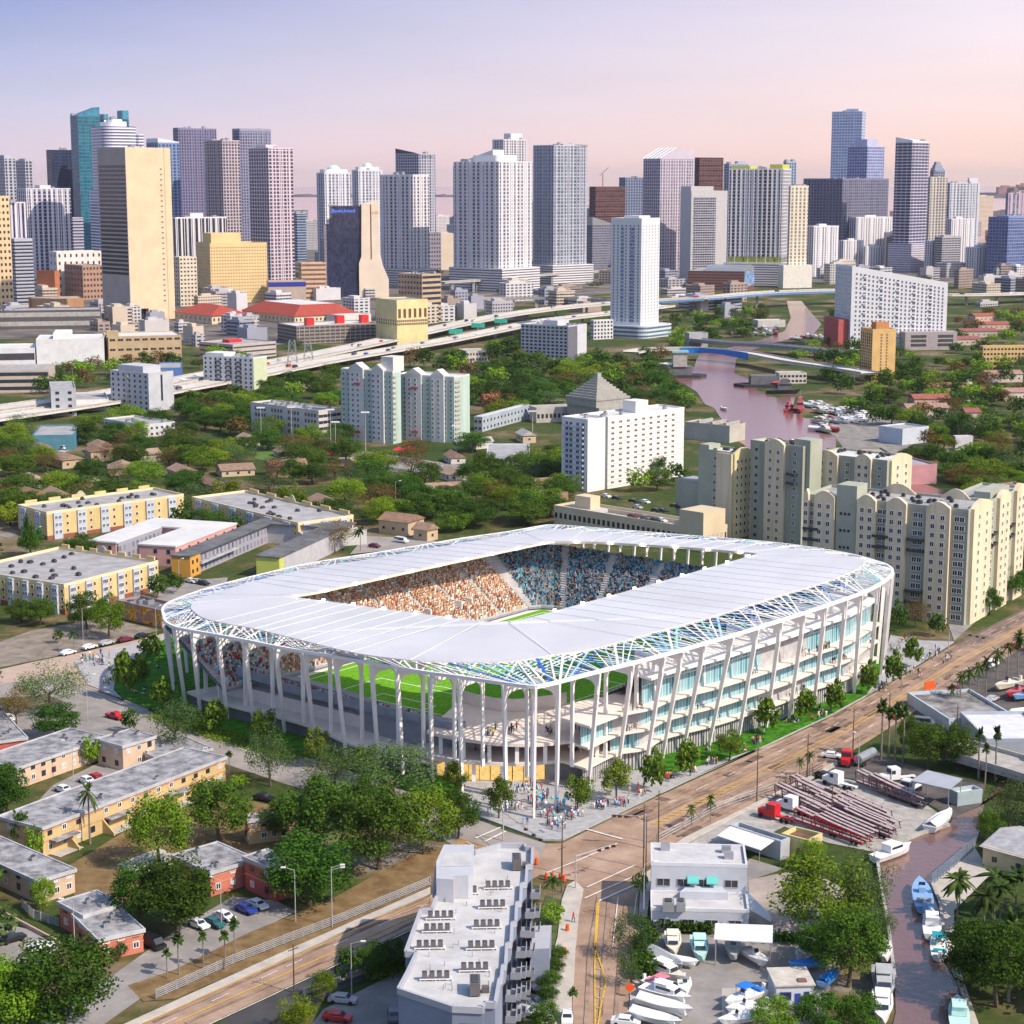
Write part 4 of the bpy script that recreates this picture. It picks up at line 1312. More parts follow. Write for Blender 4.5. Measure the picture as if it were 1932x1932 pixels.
mb=MB();mb.box(-6,-10,0,b.w+4,b.d+4,30);b.part('podium',mb,facade('white_deck',(0,0,0),(0,0,0),(0,0,0)))
b=T_('dark blue tower with a slanting striped white roof behind the broad white tower',855,930,951,312,2700,(.16,.18,.32),BL1,BL2,a=55,par=0)
mb=MB();mb.prism([(0,0),(b.w,0),(b.w,b.d),(0,b.d)],b.h,[b.h+22,b.h+22,b.h+1,b.h+1]);b.part('slanting_roof',mb,WHITE)
b=T_('distant white tower with a stepped top right of the slanting roof',929,950,994,264,3400,WH,GR1,GR2,pier=(8,.3,.5,'RL'),pen=(.4,.9,.2,.8,12))
b=T_('tall blue-grey apartment tower with white piers left of the construction site',1006,1045,1108,275,2560,LG,(.10,.15,.24),(.25,.32,.40),bw=3.4,fx=.7,fz=.7,pier=(11,.22,.7,'RL'),a=40,pen=(.4,.75,.2,.7,3),slab=(3,.5,'RL',.5))
mb=MB();mb.box(-8,-8,0,b.w+6,b.d+4,26);b.part('podium',mb,MATS['white_deck'])
mb=MB();mb.box(b.w*.82,-.6,b.h,b.w+.5,b.d,b.h+2.2);b.part('corner_cap',mb,METAL)
CST=facade('open_floors',(.14,.07,.07),(.03,.02,.03),(.10,.05,.05),4,5,.8,.7,.9)
for lab,xl,xf,xr,yt,D in(('dark red skeleton of a tower under construction with a crane',1112,1124,1180,352,3000),('dark unfinished concrete tower behind the tower with slanted white ribs',1311,1320,1365,297,3000)):
 b=Bld('unfinished_tower',lab,xl,xf,xr,yt,D=D,a=28,cat='building site')
 b.body(CST,ROOFD,par=0)
 b.bands('R',[4*k for k in range(3,int(b.h/4),2)],.7,mat('rust_concrete',(.24,.10,.08),.9,.2),u0=-1,u1=b.w+1,off=1,name='floor_edge')
 b.bands('L',[4*k for k in range(3,int(b.h/4),2)],.7,MATS['rust_concrete'],u0=-1,u1=b.d+1,off=1,name='floor_edge')
 if xl<1200:
  cr=thing('tower_crane','thin dark tower crane above the construction skeleton','crane',(b.F.x+12,b.F.y+20,0))
  m1=MB();m1.box(-.6,-.6,0,.6,.6,b.h+20);m1.obj('mast',MATS['rust_concrete'],cr)
  m1=MB();m1.bar((-5,0,b.h+17),(9,4,b.h+30),.7,.8);m1.obj('jib',MATS['rust_concrete'],cr)
T_('bluish glass block behind the construction skeleton',1168,1180,1214,336,3200,(.22,.24,.34),BL1,GR2)
b=T_('grey glass hall with slanting top below the construction skeleton',1107,1118,1156,425,2750,(.24,.24,.31),GR1,(.2,.2,.28),par=0,name='office_block')
mb=MB();mb.prism([(0,0),(b.w,0),(b.w,b.d),(0,b.d)],b.h,[b.h+12,b.h+2,b.h+2,b.h+12]);b.part('slanting_roof',mb,METAL)
b=T_('pinkish grid tower with slanted white ribs over its left top',1214,1246,1311,300,2750,(.50,.44,.50),(.10,.10,.18),(.30,.26,.32),bw=2.8,fx=.6,fz=.6,pier=(12,.2,.5,'R'),par=0)
mb=MB();mb.prism([(0,0),(b.w*.45,0),(b.w*.45,b.d),(0,b.d)],b.h,[b.h+.5,b.h+15,b.h+15,b.h+.5]);mb.box(b.w*.451,0,b.h,b.w,b.d,b.h+14);b.part('raised_top',mb,MATS['tower_0.50_0.44_0.50'])
for k in range(5):
 m1=MB();m1.bar((-2,b.d*k/4,b.h+1),(b.w*.45,b.d*k/4,b.h+16.5),1.2,1.2);b.part('white_rib',m1,WHITE)
b=Bld('apartment_tower','grey apartment tower with a dark balcony grid between two pale piers',1284,1302,1373,361,base=528,a=18,cat='apartment tower')
b.body(mat('tower_0.55_0.52_0.52',(.55,.52,.52),.8,.08),ROOFG)
mb=MB();mb.box(b.w*.06,-.25,6,b.w*.68,0,b.h-8);b.part('balcony_wall',mb,facade('balc_grid',(.4,.4,.44),(.03,.03,.06),(.12,.12,.16),3.4,3.6,.8,.62))
for k in range(8):
 b.balconies('R',[b.w*(.1+.075*k)],[6+3.4*j for j in range(0,int((b.h-16)/3.4),3)],3,MATS['tower_0.55_0.52_0.52'],1.6)
mb=MB();mb.box(.0,2,b.h,b.w*.62,b.d-2,b.h+7);b.part('penthouse',mb,MATS['tower_0.55_0.52_0.52'])
b=T_('big striped tower with lime green roof screens',1377,1478,1493,320,2540,WH,(.04,.05,.08),(.12,.14,.17),bw=4.0,fx=.62,fz=.8,a=70,pier=(17,.36,1.0,'L'),slab=(2,.3,'L',.3))
LIME=mat('lime_paint',(.50,.52,.10),.6,.08)
for q in((.0,.9,.02,.25,7),(.0,.9,.62,.98,5)):
 mb=MB();mb.box(b.w*q[0],b.d*q[2],b.h+.1,b.w*q[1],b.d*q[3],b.h+q[4]);b.part('roof_screen',mb,LIME)
mb=MB();mb.box(-9,-18,0,b.w+6,b.d+4,30);b.part('podium',mb,MATS['white_deck'])
mb=MB();mb.box(-.8,.0,30,b.w,b.d,38);b.part('lobby_band',mb,mat('lime_dark',(.22,.26,.04),.5,.3,.2))
b=T_('cream sunlit tower joined to the striped tower',1488,1492,1526,352,2480,CRM,(.30,.24,.16),(.55,.48,.36),bw=3.4,fx=.5,fz=.5,a=20)
mb=MB();mb.box(-12,-8,0,b.w+4,b.d,30);b.part('podium',mb,mat('cream_deck',(.66,.62,.55),.8,.1))
b=Bld('arched_office','long brown-banded office with arched metal roof and blue mural end',1298,1404,1423,512,base=549,a=72,cat='office block')
b.body(facade('brown_bands',(.24,.11,.08),(.05,.03,.04),(.10,.05,.05),3.6,300,1,.45,.4),ROOFG,par=0)
mb=MB()
for k in range(8):
 t0,t1=math.pi*k/8,math.pi*(k+1)/8
 f=lambda t:(b.w/2-b.w/2*math.cos(t),b.h+7*math.sin(t))
 mb.quad((f(t0)[0],0,f(t0)[1]),(f(t1)[0],0,f(t1)[1]),(f(t1)[0],b.d*.7,f(t1)[1]),(f(t0)[0],b.d*.7,f(t0)[1]))
 mb.tri((b.w/2,0,b.h),(f(t1)[0],0,f(t1)[1]),(f(t0)[0],0,f(t0)[1]));mb.tri((b.w/2,b.d*.7,b.h),(f(t0)[0],b.d*.7,f(t0)[1]),(f(t1)[0],b.d*.7,f(t1)[1]))
b.part('arched_roof',mb,METAL)
mb=MB();mb.box(.5,-.15,5,b.w-.5,0,b.h-.5);b.part('mural',mb,mat('mural_blue',(.06,.16,.45),.7,.5,.12,c2=(.35,.5,.7)))
T_('bluish tower behind the striped tower on its left',1366,1376,1412,310,3200,(.35,.38,.48),BL1,GR2,pen=(.5,.9,.2,.8,5))
T_('bluish tower peeping out behind the striped tower on its right',1478,1484,1503,306,3100,(.30,.38,.52),BL1,GR2)
b=T_('tallest pale blue glass tower in the skyline',1570,1627,1634,211,3500,(.42,.50,.68),(.20,.30,.55),(.34,.46,.70),bw=3,fx=.8,fz=.6,a=68,pier=(3,.05,.3,'L'),fh=4,pen=(.2,.8,.15,.55,6))
b=T_('two-tone blue glass tower in front of the tallest tower',1600,1637,1669,277,3300,(.40,.42,.60),(.05,.12,.40),(.26,.30,.52),bw=3,fx=.75,fz=.55,a=45,fh=4,pen=(.2,.8,.2,.8,13))
b=T_('wide dark slab tower with a gently curved top line',1516,1590,1677,338,3000,(.20,.20,.28),(.06,.07,.12),(.15,.16,.24),bw=3.4,fx=.7,fz=.65,a=48,pier=(20,.12,.3,'RL'),slab=(2,.3,'RL',.35))
b=T_('tall tower with white balcony edges on blue and a brown-striped right half',1690,1722,1754,268,2900,(.66,.62,.66),(.04,.06,.20),(.10,.10,.22),bw=5,fx=.9,fz=.55,a=45,slab=(1,.8,'RL',.8),par=0)
mb=MB();mb.prism([(0,0),(b.w,0),(b.w,b.d),(0,b.d)],b.h,[b.h+3,b.h+.5,b.h+5,b.h+8]);b.part('slanted_crown',mb,WHITE)
mb=MB();mb.box(-5,-8,0,b.w+10,b.d+4,44);b.part('podium',mb,facade('pod_grid',(.58,.54,.58),PU1,PU2,3.4,3,.7,.5))
b=T_('grey glass tower with a stepped rounded crown behind the cream grid tower',1755,1762,1783,322,3250,(.25,.28,.36),GR1,GR2)
for k in range(3):
 mb=MB();mb.box(b.w*(.05+.1*k),b.d*.1*k,b.h+5*k,b.w*(.9-.12*k),b.d*(1-.1*k),b.h+5*k+5);b.part('crown_step',mb,MATS['tower_0.25_0.28_0.36'])
T_('cream grid tower with deep square openings',1751,1756,1788,335,3100,(.55,.50,.45),(.10,.10,.12),(.2,.2,.22),bw=4,fx=.6,fz=.6,pier=(7,.24,.6,'RL'),slab=(1,.6,'RL',.9))
T_('broad white grid tower near the right edge against the bay',1788,1793,1849,346,3200,(.52,.53,.58),(.12,.14,.2),(.25,.28,.35),bw=4.6,fx=.6,fz=.6,pier=(11,.26,.6,'R'),slab=(1,.6,'R',.9),pen=(.65,.95,.2,.8,9))
T_('pink and blue striped tower at the right edge',1898,1903,1960,365,3500,(.50,.34,.42),BL1,(.2,.4,.5),bw=6,fx=.6,fz=.9,pier=(8,.3,.5,'R'))
T_('blue glass block with dark red right part at the right edge',1865,1903,1975,411,2700,(.20,.24,.42),(.05,.09,.26),(.12,.2,.4),bw=3,fx=.8,fz=.65,a=40,slab=(2,.4,'RL',.5),pen=(.1,.5,.2,.8,3))
for lab,xl,xf,xr,yt,bs in(('white apartment block with dark slots left of the wide dark slab',1520,1533,1583,428,522),('white apartment block with banded balconies in front of the wide dark slab',1602,1612,1684,411,508),('low white block with purple windows in front of the banded balconies',1582,1590,1630,455,512),('low pink-striped balcony block between the white apartment blocks',1628,1632,1664,466,512),('white block with black slots under the cream grid tower',1745,1752,1804,455,516),('white apartment block below the broad grid tower',1780,1792,1838,414,500),('small white block with blue edge near the right edge',1822,1836,1877,468,524)):
 b=T_(lab,xl,xf,xr,yt,None,(.68,.66,.68),(.08,.08,.12),(.2,.19,.25),bw=5,fx=.42,fz=.75,base=bs,name='apartment_block',pier=(8,.45,.7,'R'),a=30,pen=(.3,.6,.3,.7,4))
block('cream and orange low blocks below the tall balcony tower',1684,1696,1742,478,508,(.60,.46,.32),wn=(8,2,6))
block('narrow orange block below the cream grid tower',1742,1746,1760,462,512,(.55,.22,.09),wn=(2,1,8))
block('low grey mall roof with purple shade below the white slot block',1740,1752,1830,513,524,(.34,.30,.34))
frnd=random.Random(33)
FW=[(.50,.47,.46),(.42,.40,.42),(.55,.46,.36),(.34,.26,.22),(.56,.54,.55),(.30,.31,.37)]
FN=['pale','grey','tan','brown','white','blue-grey']
for x0,x1,y0,y1,n in((20,190,470,560,5),(330,620,430,520,9),(560,860,440,520,9),(830,1220,430,520,13),(1120,1320,500,545,6),(1480,1932,420,505,20),(840,1150,545,590,6),(1500,1900,505,540,9),(0,200,600,650,3),(1120,1300,440,500,6),(190,480,605,655,5),(330,700,560,600,6),(1230,1480,555,600,4),(700,980,590,612,4),(0,180,560,610,3),(1800,1932,530,580,4)):
 for _ in range(int(n*2.6)):
  i=frnd.randrange(6);xl=frnd.uniform(x0,x1);w_=frnd.uniform(24,66);by=frnd.uniform(y0,y1);hh=frnd.uniform(14,76)*(1 if by<520 else.5)
  b=T_('',xl,xl+w_*frnd.uniform(.15,.5),xl+w_,by-hh,None,FW[i],(.04,.045,.07),(.13,.14,.18),fh=3.4,bw=frnd.choice((3,4,6,300)),fx=.6 if frnd.random()<.6 else.9,fz=.5,base=by,name='city_block',a=frnd.choice((28,35,42)),pen=(.2,.6,.3,.8,3),par=.8)
  AUTO.append((b.root,'small %s city block'%FN[i],'lesser city blocks'))
# ------ MIDDLE DISTANCE
KEEP=[]
RIV=[(1314,679),(1310,692),(1276,697),(1275,719),(1294,727),(1315,740),(1330,763),(1347,770),(1361,791),(1378,808),(1383,827),(1404,840),(1430,885),(1500,940),(1560,968),(1830,975),(1806,936),(1715,903),(1640,888),(1577,850),(1577,823),(1539,816),(1547,793),(1518,789),(1495,774),(1501,744),(1465,751),(1429,737),(1420,719),(1385,704),(1389,679),(1405,665),(1480,642),(1535,630),(1550,612),(1532,592),(1512,568),(1484,568),(1492,600),(1480,625),(1440,640),(1380,655),(1320,668)]
lay('river_water',RIV,.03,RIVW)
KEEP.append(RIV)
CAN=[(1960,1440),(1886,1483),(1850,1522),(1797,1545),(1790,1560),(1735,1577),(1715,1585),(1670,1615),(1655,1628),(1664,1684),(1677,1762),(1688,1852),(1690,1912),(1682,1945),(1830,1945),(1823,1897),(1808,1852),(1786,1811),(1774,1710),(1757,1668),(1839,1601),(1850,1560),(1858,1510),(1900,1490),(1960,1470)]
lay('canal_water',CAN,.03,CANW)
KEEP.append(CAN)
class PAR2:
 def __init__(s,m):
  s.h=[MB(),MB()]
  for k,f in enumerate(m.f):
   q=s.h[(k//6)%2];q.quad(*[m.v[i]for i in f])
 def obj(s,*a,**k):
  for q in s.h:
   q.obj(*a,**k)
def ribbon(name,pts,z,wid,m,thick=1.2,par=True,cat=None,label=None):
 zz=z if isinstance(z,list)else[z]*len(pts)
 P3=smooth_loop([Vector((*G(x,y,q),q))for(x,y),q in zip(pts,zz)],70,False)
 mb,mp=MB(),MB()
 for k in range(len(P3)-1):
  d0=(P3[min(k+1,69)]-P3[max(k-1,0)]).xy.normalized();d1=(P3[min(k+2,69)]-P3[k]).xy.normalized()
  s0,s1=Vector((-d0.y,d0.x,0))*wid/2,Vector((-d1.y,d1.x,0))*wid/2
  a,b=P3[k],P3[k+1];t=Vector((0,0,thick))
  mb.quad(a-s0,b-s1,b+s1,a+s0)
  mb.quad(a-s0-t,b-s1-t,b-s1,a-s0);mb.quad(b+s1-t,a+s0-t,a+s0,b+s1);mb.quad(a+s0-t,b+s1-t,b-s1-t,a-s0-t)
  if par:
   for sg in(-1,1):
    mp.bar(a+s0*sg*.98+Vector((0,0,.5)),b+s1*sg*.98+Vector((0,0,.5)),.4,1.0)
 return P3,mb,PAR2(mp)
HWM=mat('pale_concrete_deck',(.60,.55,.49),.85,.12,.05)
ex1=[(-40,776),(200,742),(400,705),(520,683),(640,660),(760,634),(870,610),(960,593),(1060,580),(1160,571),(1260,565),(1340,560),(1420,553),(1500,549),(1600,547),(1700,551),(1800,556),(1960,553)]
ex2=[(-40,792),(200,757),(400,722),(520,699),(640,676),(760,656),(850,640),(940,622),(1020,606),(1100,596),(1170,588),(1260,576)]
EXZ=[5,5,5,5,5.5,6,7,8,10,12,14,16,17,17,16,14,12,10]
exw=thing('expressway','pale elevated expressway sweeping from the left edge to the river bridge','expressway',(0,900,0),0,land='the expressway')
P1,mb,mp=ribbon('deck',ex1,EXZ,21,HWM)
mb.obj('carriageway',HWM,exw,o=(0,900,0));mp.obj('parapet',CONC,exw,o=(0,900,0))
P2,mb,mp=ribbon('deck',ex2,[4.8,4.8,4.8,4.8,5.2,5.6,6,7,8,9,10,12],19,HWM)
mb.obj('carriageway',HWM,exw,o=(0,900,0));mp.obj('parapet',CONC,exw,o=(0,900,0))
bl=MB()
for k in range(44,58):
 d=(P1[k+1]-P1[k]).xy.normalized();s_=Vector((-d.y,d.x,0))*-10.9
 bl.bar(P1[k]+s_-Vector((0,0,1.6)),P1[k+1]+s_-Vector((0,0,1.6)),.5,2.2)
bl.obj('blue_girder',mat('girder_blue',(.10,.22,.42),.6,.15),exw,o=(0,900,0))
for PP,rng in((P1,range(20,69,2)),(P2,range(20,69,3))):
 for k in rng:
  q=PP[k]
  if not(1480<P(q.x,q.y)[0]<1545 and PP is P1):
   m1=MB();m1.box(q.x-1.3,q.y-1.3,0,q.x+1.3,q.y+1.3,q.z-1.2)
   m1.obj('pier',CONC,exw,o=(0,900,0))
for lab,pts,z,w_ in(('elevated rail guideway on tall columns in front of the white towers',[(836,532),(920,527),(1000,520),(1080,514),(1155,510)],15,6),('lower rail guideway curving under the towers, with thin columns',[(745,568),(833,565),(930,562),(1040,562),(1150,566)],11,7)):
 rail=thing('rail_viaduct',lab,'rail viaduct',(0,1900,0))
 PP,mb,mp=ribbon('deck',pts,z,w_,CONC,2.0)
 mb.obj('deck',CONC,rail,o=(0,1900,0));mp.obj('parapet',CONC,rail,o=(0,1900,0))
 for k in range(3,69,7):
  m1=MB();m1.box(PP[k].x-1.6,PP[k].y-1.6,0,PP[k].x+1.6,PP[k].y+1.6,z-2);m1.obj('column',CONC,rail,o=(0,1900,0))
for p_ in(ex1,ex2):
 KEEP.append([(x,y-12)for x,y in p_]+[(x,y+40)for x,y in p_[::-1]])
b=block('grey apartment block with small balconies in front of the expressway',208,282,327,707,777,(.46,.47,.50),a=52,wn=(0,7,7),wsize=(1.6,1.6),land='the grey apartment block')
b.bands('R',[6],16,GLASS,u0=b.w*.48,u1=b.w*.56,name='slit_window')
mb=MB();mb.box(b.w*.1,b.d*.2,b.h,b.w*.8,b.d*.85,b.h+4.5);b.part('penthouse',mb,mat('wall_0.46_0.47_0.50',(0,0,0)))
b.balconies('L',[b.d*.45],[4+3.3*k for k in range(6)],3,CONC);b.units(6,seed=3)
b=block('white apartment block with pale green end wall and dark balconies',365,479,503,677,736,(.66,.66,.64),a=62,wn=(2,10,7),wsize=(1.5,1.5),land='the white and green block')
mb=MB();mb.box(b.w+.0,-.1,0,b.w+.1,b.d,b.h);mb.box(0,-.12,.1,b.w,-.01,b.h);b.part('green_wall',mb,mat('pale_green_wall',(.50,.55,.36),.85,.08))
b.balconies('L',[b.d*.3,b.d*.52,b.d*.72],[5.5+3.1*k for k in range(5)],4,DARKM,1.4);b.units(8,seed=4)
mb=MB();mb.box(1,b.d*.6,b.h,b.w-1,b.d*.97,b.h+2.6);b.part('raised_roof',mb,mat('wall_0.66_0.66_0.64',(0,0,0)))
b=block('white school block with rows of grouped dark windows beside the mint towers',474,602,643,777,830,(.55,.52,.48),Lb=(474,812),wn=None,land='the school block')
for g in range(4):
 b.wins('L',4,4,1.9,2.2,1.6,b.h-3.4,('frame_tan','pane_blue',.2),us=[b.d*(.08+.245*g)+2.6*k for k in range(4)])
b.wins('R',5,4,3,1.6,1.6,b.h-3.4,STD);b.units(14,seed=5,hh=(.8,1.6))
block('low white clinic with grey flat roof among the trees',196,272,330,804,826,(.55,.55,.56),a=45,wn=(6,7,2),wsize=(1.4,1.2)).units(4)
block('low teal-walled workshop with a grey roof at the left',40,62,139,824,850,(.08,.22,.28),a=8)
b=block('small grey tower with a low white wing by the expressway',88,98,143,736,786,(.38,.40,.43),a=15,wn=(2,1,4))
block('low white wing with a row of windows beside the small grey tower',120,143,205,757,776,(.58,.58,.56),a=15,wn=(9,1,1),wsize=(1.6,1.6))
b=block('small shed with a bright blue curved front',297,300,344,696,711,(.08,.17,.42),a=10)
b=block('white windowless warehouse with a small red hut beside it',56,70,195,642,690,(.72,.71,.70),roof=ROOFW,a=10,land='the white warehouse')
mb=MB();mb.box(b.w*.25,b.d*.1,b.h,b.w*.5,b.d*.9,b.h+5);b.part('raised_roof',mb,mat('wall_0.72_0.71_0.70',(0,0,0)))
block('white low store with black sign front at the left edge',-80,-40,66,660,692,(.66,.66,.68),roof=ROOFW,a=12,bands=(1,.4),bandm=DARKM,faces='R')
block('long beige parking deck under the trees at the left edge',-120,-60,92,702,742,(.48,.40,.32),a=8,bands=(3,.5),bandm=GLASS,faces='R')
b=block('tan parking garage with dark open bands and a corner stair tower',183,206,342,637,686,(.46,.34,.20),roof=ROOFW,a=18,land='the tan garage')
for k in range(9):
 b.wins('R',1,3,b.w/9*.7,1.9,2,b.h-3,('frame_tan','pane_dark',.1),us=[b.w*(k+.5)/9])
mb=MB();mb.box(-1,0,b.h,8,7,b.h+5);b.part('stair_tower',mb,mat('wall_0.46_0.34_0.20',(0,0,0)))
b=block('grey parking garage with long dark slots and a small red roof hut',341,440,521,652,679,(.46,.40,.37),a=48,bands=(3,.32),bandm=DARKM)
b.box('roof_hut',b.w*.3,b.d*.5,b.h,b.w*.6,b.d*.7,b.h+2.5,RED)
b=block('wide brown open-deck garage with white roof and red stair towers',467,560,712,617,650,(.28,.22,.20),roof=ROOFW,a=30,bands=(5,.5),bandm=DARKM,land='the brown garage')
for x,y in((.15,.1),(.6,.4),(.88,.3)):
 b.box('stair_tower',b.w*x,b.d*y,b.h,b.w*x+7,b.d*y+6,b.h+7,RED)
b.strips('R',16,.1,0,b.h,CONC,off=.4,name='pier')
def hip(label,xL,xF,xR,yt,base,wc,rc,a,rise=7,over=1.2,wn=None,flat=0.0,name='hall',**k):
 b=Bld(name,label,xL,xF,xR,yt,base=base,a=a,cat='building',**k)
 wm=mat('wall_%.2f_%.2f_%.2f'%wc,wc,.85,.1,.15);rm=mat('tiles_%.2f_%.2f_%.2f'%rc,rc,.85,.22,.5)
 b.box('wall',0,0,0,b.w,b.d,b.h,wm)
 i=min(b.w,b.d)/2*(1-flat);o=over
 A=[(-o,-o,b.h),(b.w+o,-o,b.h),(b.w+o,b.d+o,b.h),(-o,b.d+o,b.h)]
 B_=[(i,i,b.h+rise),(b.w-i,i,b.h+rise),(b.w-i,b.d-i,b.h+rise),(i,b.d-i,b.h+rise)]
 mb=MB()
 for q in range(4):
  w=(q+1)%4;mb.quad(A[q],A[w],B_[w],B_[q])
 mb.quad(*B_,1);mb.quad(*A[::-1])
 b.part('roof',mb,[rm,ROOFW])
 if wn:
  b.wins('R',wn[0],1,1.6,b.h*.35,b.h*.35,b.h*.35,STD);b.wins('L',wn[1],1,1.6,b.h*.35,b.h*.35,b.h*.35,STD)
 return b
REDT=(.34,.06,.04)
hip('cream library hall with red hipped roof right of the tall tan tower',330,400,468,596,612,(.64,.52,.38),REDT,38,9,wn=(8,8))
hip('wide cream museum hall with red roof ringed round a white flat top',457,556,676,597,612,(.66,.54,.36),REDT,36,10,flat=.55,wn=(16,14),land='the red-roofed hall')
block('plain white-roofed gallery wing beside the brown garage',560,640,700,596,612,(.62,.58,.52),roof=ROOFW,a=36)
b=block('yellow windowless box with six dark red square panels near its top',709,749.5,807,568,654,(.66,.56,.28),a=33,land='the yellow box')
b.wins('R',6,1,b.w*.09,8,b.h*.62,b.h*.62,('frame_tan','pane_brown',.2))
b.wins('R',17,2,1.4,2,b.h*.46,b.h*.53,('frame_tan','pane_brown',.1));b.wins('L',9,2,1.4,2,b.h*.46,b.h*.53,STD)
b=block('brown office with a dark banded right side behind the yellow box',751,797,832,519,610,(.46,.33,.22),a=45,wn=(0,8,9),wsize=(2.4,2.2))
b.bands('R',[b.h/9*(k+.3)for k in range(9)],2.6,GLASS);b.units(4,hh=(2,3))
b=block('grey-white hotel slab with a regular window grid and blank grey end',981,1071,1107,617,691,(.52,.52,.54),a=58,wn=(0,11,11),wsize=(2.4,1.5),land='the grey hotel slab')
mb=MB();mb.box(0,-.12,0,b.w*.5,0,b.h);b.part('dark_end_panel',mb,mat('slate_panel',(.14,.14,.17),.8,.1))
b.units(8,seed=9);b.box('penthouse',b.w*.2,b.d*.3,b.h,b.w*.8,b.d*.6,b.h+4,MATS['wall_0.52_0.52_0.54'])
block('low pale flats between the trees left of the hotel slab',864,880,925,664,684,(.52,.48,.42),a=20,wn=(8,2,2))
b=Bld('apartment_tower','slim white apartment tower with a curved glass podium beside the expressway',1153,1208,1245,416,base=638,a=54,cat='apartment tower',land='the slim white tower')
TW=mat('tower_white',(.64,.64,.66),.7,.05,.1)
b.body(TW,ROOFW,par=2)
b.wins('L',7,32,1.7,2.0,14,b.h-6,STB,u0=b.d*.1,u1=b.d*.9)
for f in(.30,.62):
 mb=MB();mb.box(-.12,b.d*f-1.6,13,0,b.d*f+1.6,b.h-6);b.part('window_strip',mb,facade('river_glass',(.5,.52,.56),BL1,(.2,.3,.42),3.4,3.2,.95,.7))
b.wins('R',6,32,1.4,1.6,14,b.h-6,STB)
mb=MB();mb.prism(rounded(-6,-8,b.w+16,b.d+6,9),0,11);b.part('podium',mb,facade('podium_bands',(.56,.58,.60),(.06,.12,.18),(.12,.22,.3),3.6,300,1,.5,.2))
mb=MB();mb.box(b.w*.2,b.d*.2,b.h,b.w*.8,b.d*.7,b.h+4);b.part('penthouse',mb,TW)
block('low white annex with dark square windows beside the slim white tower',1114,1120,1157,606,641,(.60,.60,.60),a=30,wn=(6,2,5),wsize=(1.8,1.8))
b=Bld('apartment_tower','wide white apartment slab with a roofline slanting down to one side',1577,1603,1790,502,base=660,a=9,cat='apartment tower',land='the wide white slab')
sl=b.h-at_depth(1790,533,b.F.y+b.w*math.sin(b.a))[1]
mb=MB();mb.prism([(0,0),(b.w*.34,0),(b.w,0),(b.w,b.d),(b.w*.34,b.d),(0,b.d)],0,[b.h,b.h-sl*.35,b.h-sl,b.h-sl,b.h-sl*.35,b.h]);b.part('wall',mb,TW)
mb=MB();mb.box(-.2,1,6,-.01,b.d-1,b.h-2);b.part('glass_end',mb,facade('pale_glass',(.55,.58,.62),(.3,.38,.45),(.5,.56,.6),3.2,3,.9,.7))
us=[b.w*(.05+.9*k/21)for k in range(22)]
for i,u in enumerate(us):
 htop=b.h-sl*u/b.w-7
 n=15
 dark=i%4==2
 for j in range(n):
  z=8+(htop-8)*j/(n-1)
  b.win.append(((u,0,z),0,2.6 if dark else 1.7,2.2,STB))
 if dark:
  b.balconies('R',[u],[8+(htop-8)*j/(n-1)-.3 for j in range(0,n,2)],3,WHITE,1.0)
mb=MB();mb.box(b.w*.52,-12,0,b.w*1.06,-.02,15);b.part('podium',mb,mat('mauve_concrete',(.36,.31,.31),.85,.1))
for u0,u1 in((.58,.74),(.86,1.02)):
 for k in range(3):
  mb=MB();mb.box(b.w*u0,-12.1,3+3.6*k,b.w*u1,-12.02,5.4+3.6*k);b.part('podium_opening',mb,DARKM)
mb=MB();mb.box(-9,4,0,-.5,b.d,b.h*.36);b.part('side_wing',mb,mat('red_white',(.45,.10,.09),.8,.1))
b=block('slim tan tower with one column of dark windows in front of the wide white slab',1624,1643.6,1691,623,721,(.62,.40,.16),Rb=(1688,733)and None,a=14,par=.8,land='the slim tan tower')
b.wins('R',2,14,1.3,1.3,5,b.h-4,('frame_tan','pane_brown',.1),us=[b.w*.38,b.w*.62])
b.wins('L',6,14,1.5,1.5,5,b.h-4,STD)
b.box('penthouse',b.w*.3,b.d*.3,b.h,b.w*.85,b.d*.7,b.h+5,mat('orange_paint',(.5,.22,.08),.8,.1))
b=block('tan three-storey block with small windows at the right edge',1848,1853,1960,655,700,(.58,.40,.17),a=8,wn=(16,3,5),wsize=(1.6,1.5))
b=Bld('church','grey stone church with stepped pyramid roof and low wings',1070,1130,1185,770,base=806,a=40,cat='church',land='the pyramid-roofed church')
GST=mat('grey_stone',(.33,.32,.29),.9,.12,.3)
b.box('wall',0,0,0,b.w,b.d,b.h,GST)
cx,cy=b.w/2,b.d/2
mb=MB();mb.box(cx-13,cy-13,b.h,cx+13,cy+13,b.h+4)
n=9
for k in range(n):
 t=k/n;r=12*(1-t)**1.15+1.4
 mb.box(cx-r,cy-r,b.h+4+12*t,cx+r,cy+r,b.h+4+12*(t+1/n)-.02)
b.part('pyramid_roof',mb,GST)
mb=MB();mb.box(cx-1.5,cy-1.5,b.h+16,cx+1.5,cy+1.5,b.h+18.5);b.part('finial',mb,GST)
b.wins('R',8,1,1.4,3,2.5,2.5,STD);b.wins('L',8,1,1.4,3,2.5,2.5,STD)
block('long low blue-grey school wing with a white roof',894,910,1000,789,815,(.34,.38,.42),roof=ROOFW,Rb=(1000,790),wn=(14,2,2),wsize=(1.4,1.4))
block('pale low wing joined to the church on its left',998,1012,1090,772,798,(.44,.41,.37),a=18,wn=(10,1,1),wsize=(1.4,2.5))
b=block('small white house with a tall row of windows below the church',912,918,1000,862,880,(.52,.55,.60),a=0,wn=(10,1,1),wsize=(1.2,2.4))
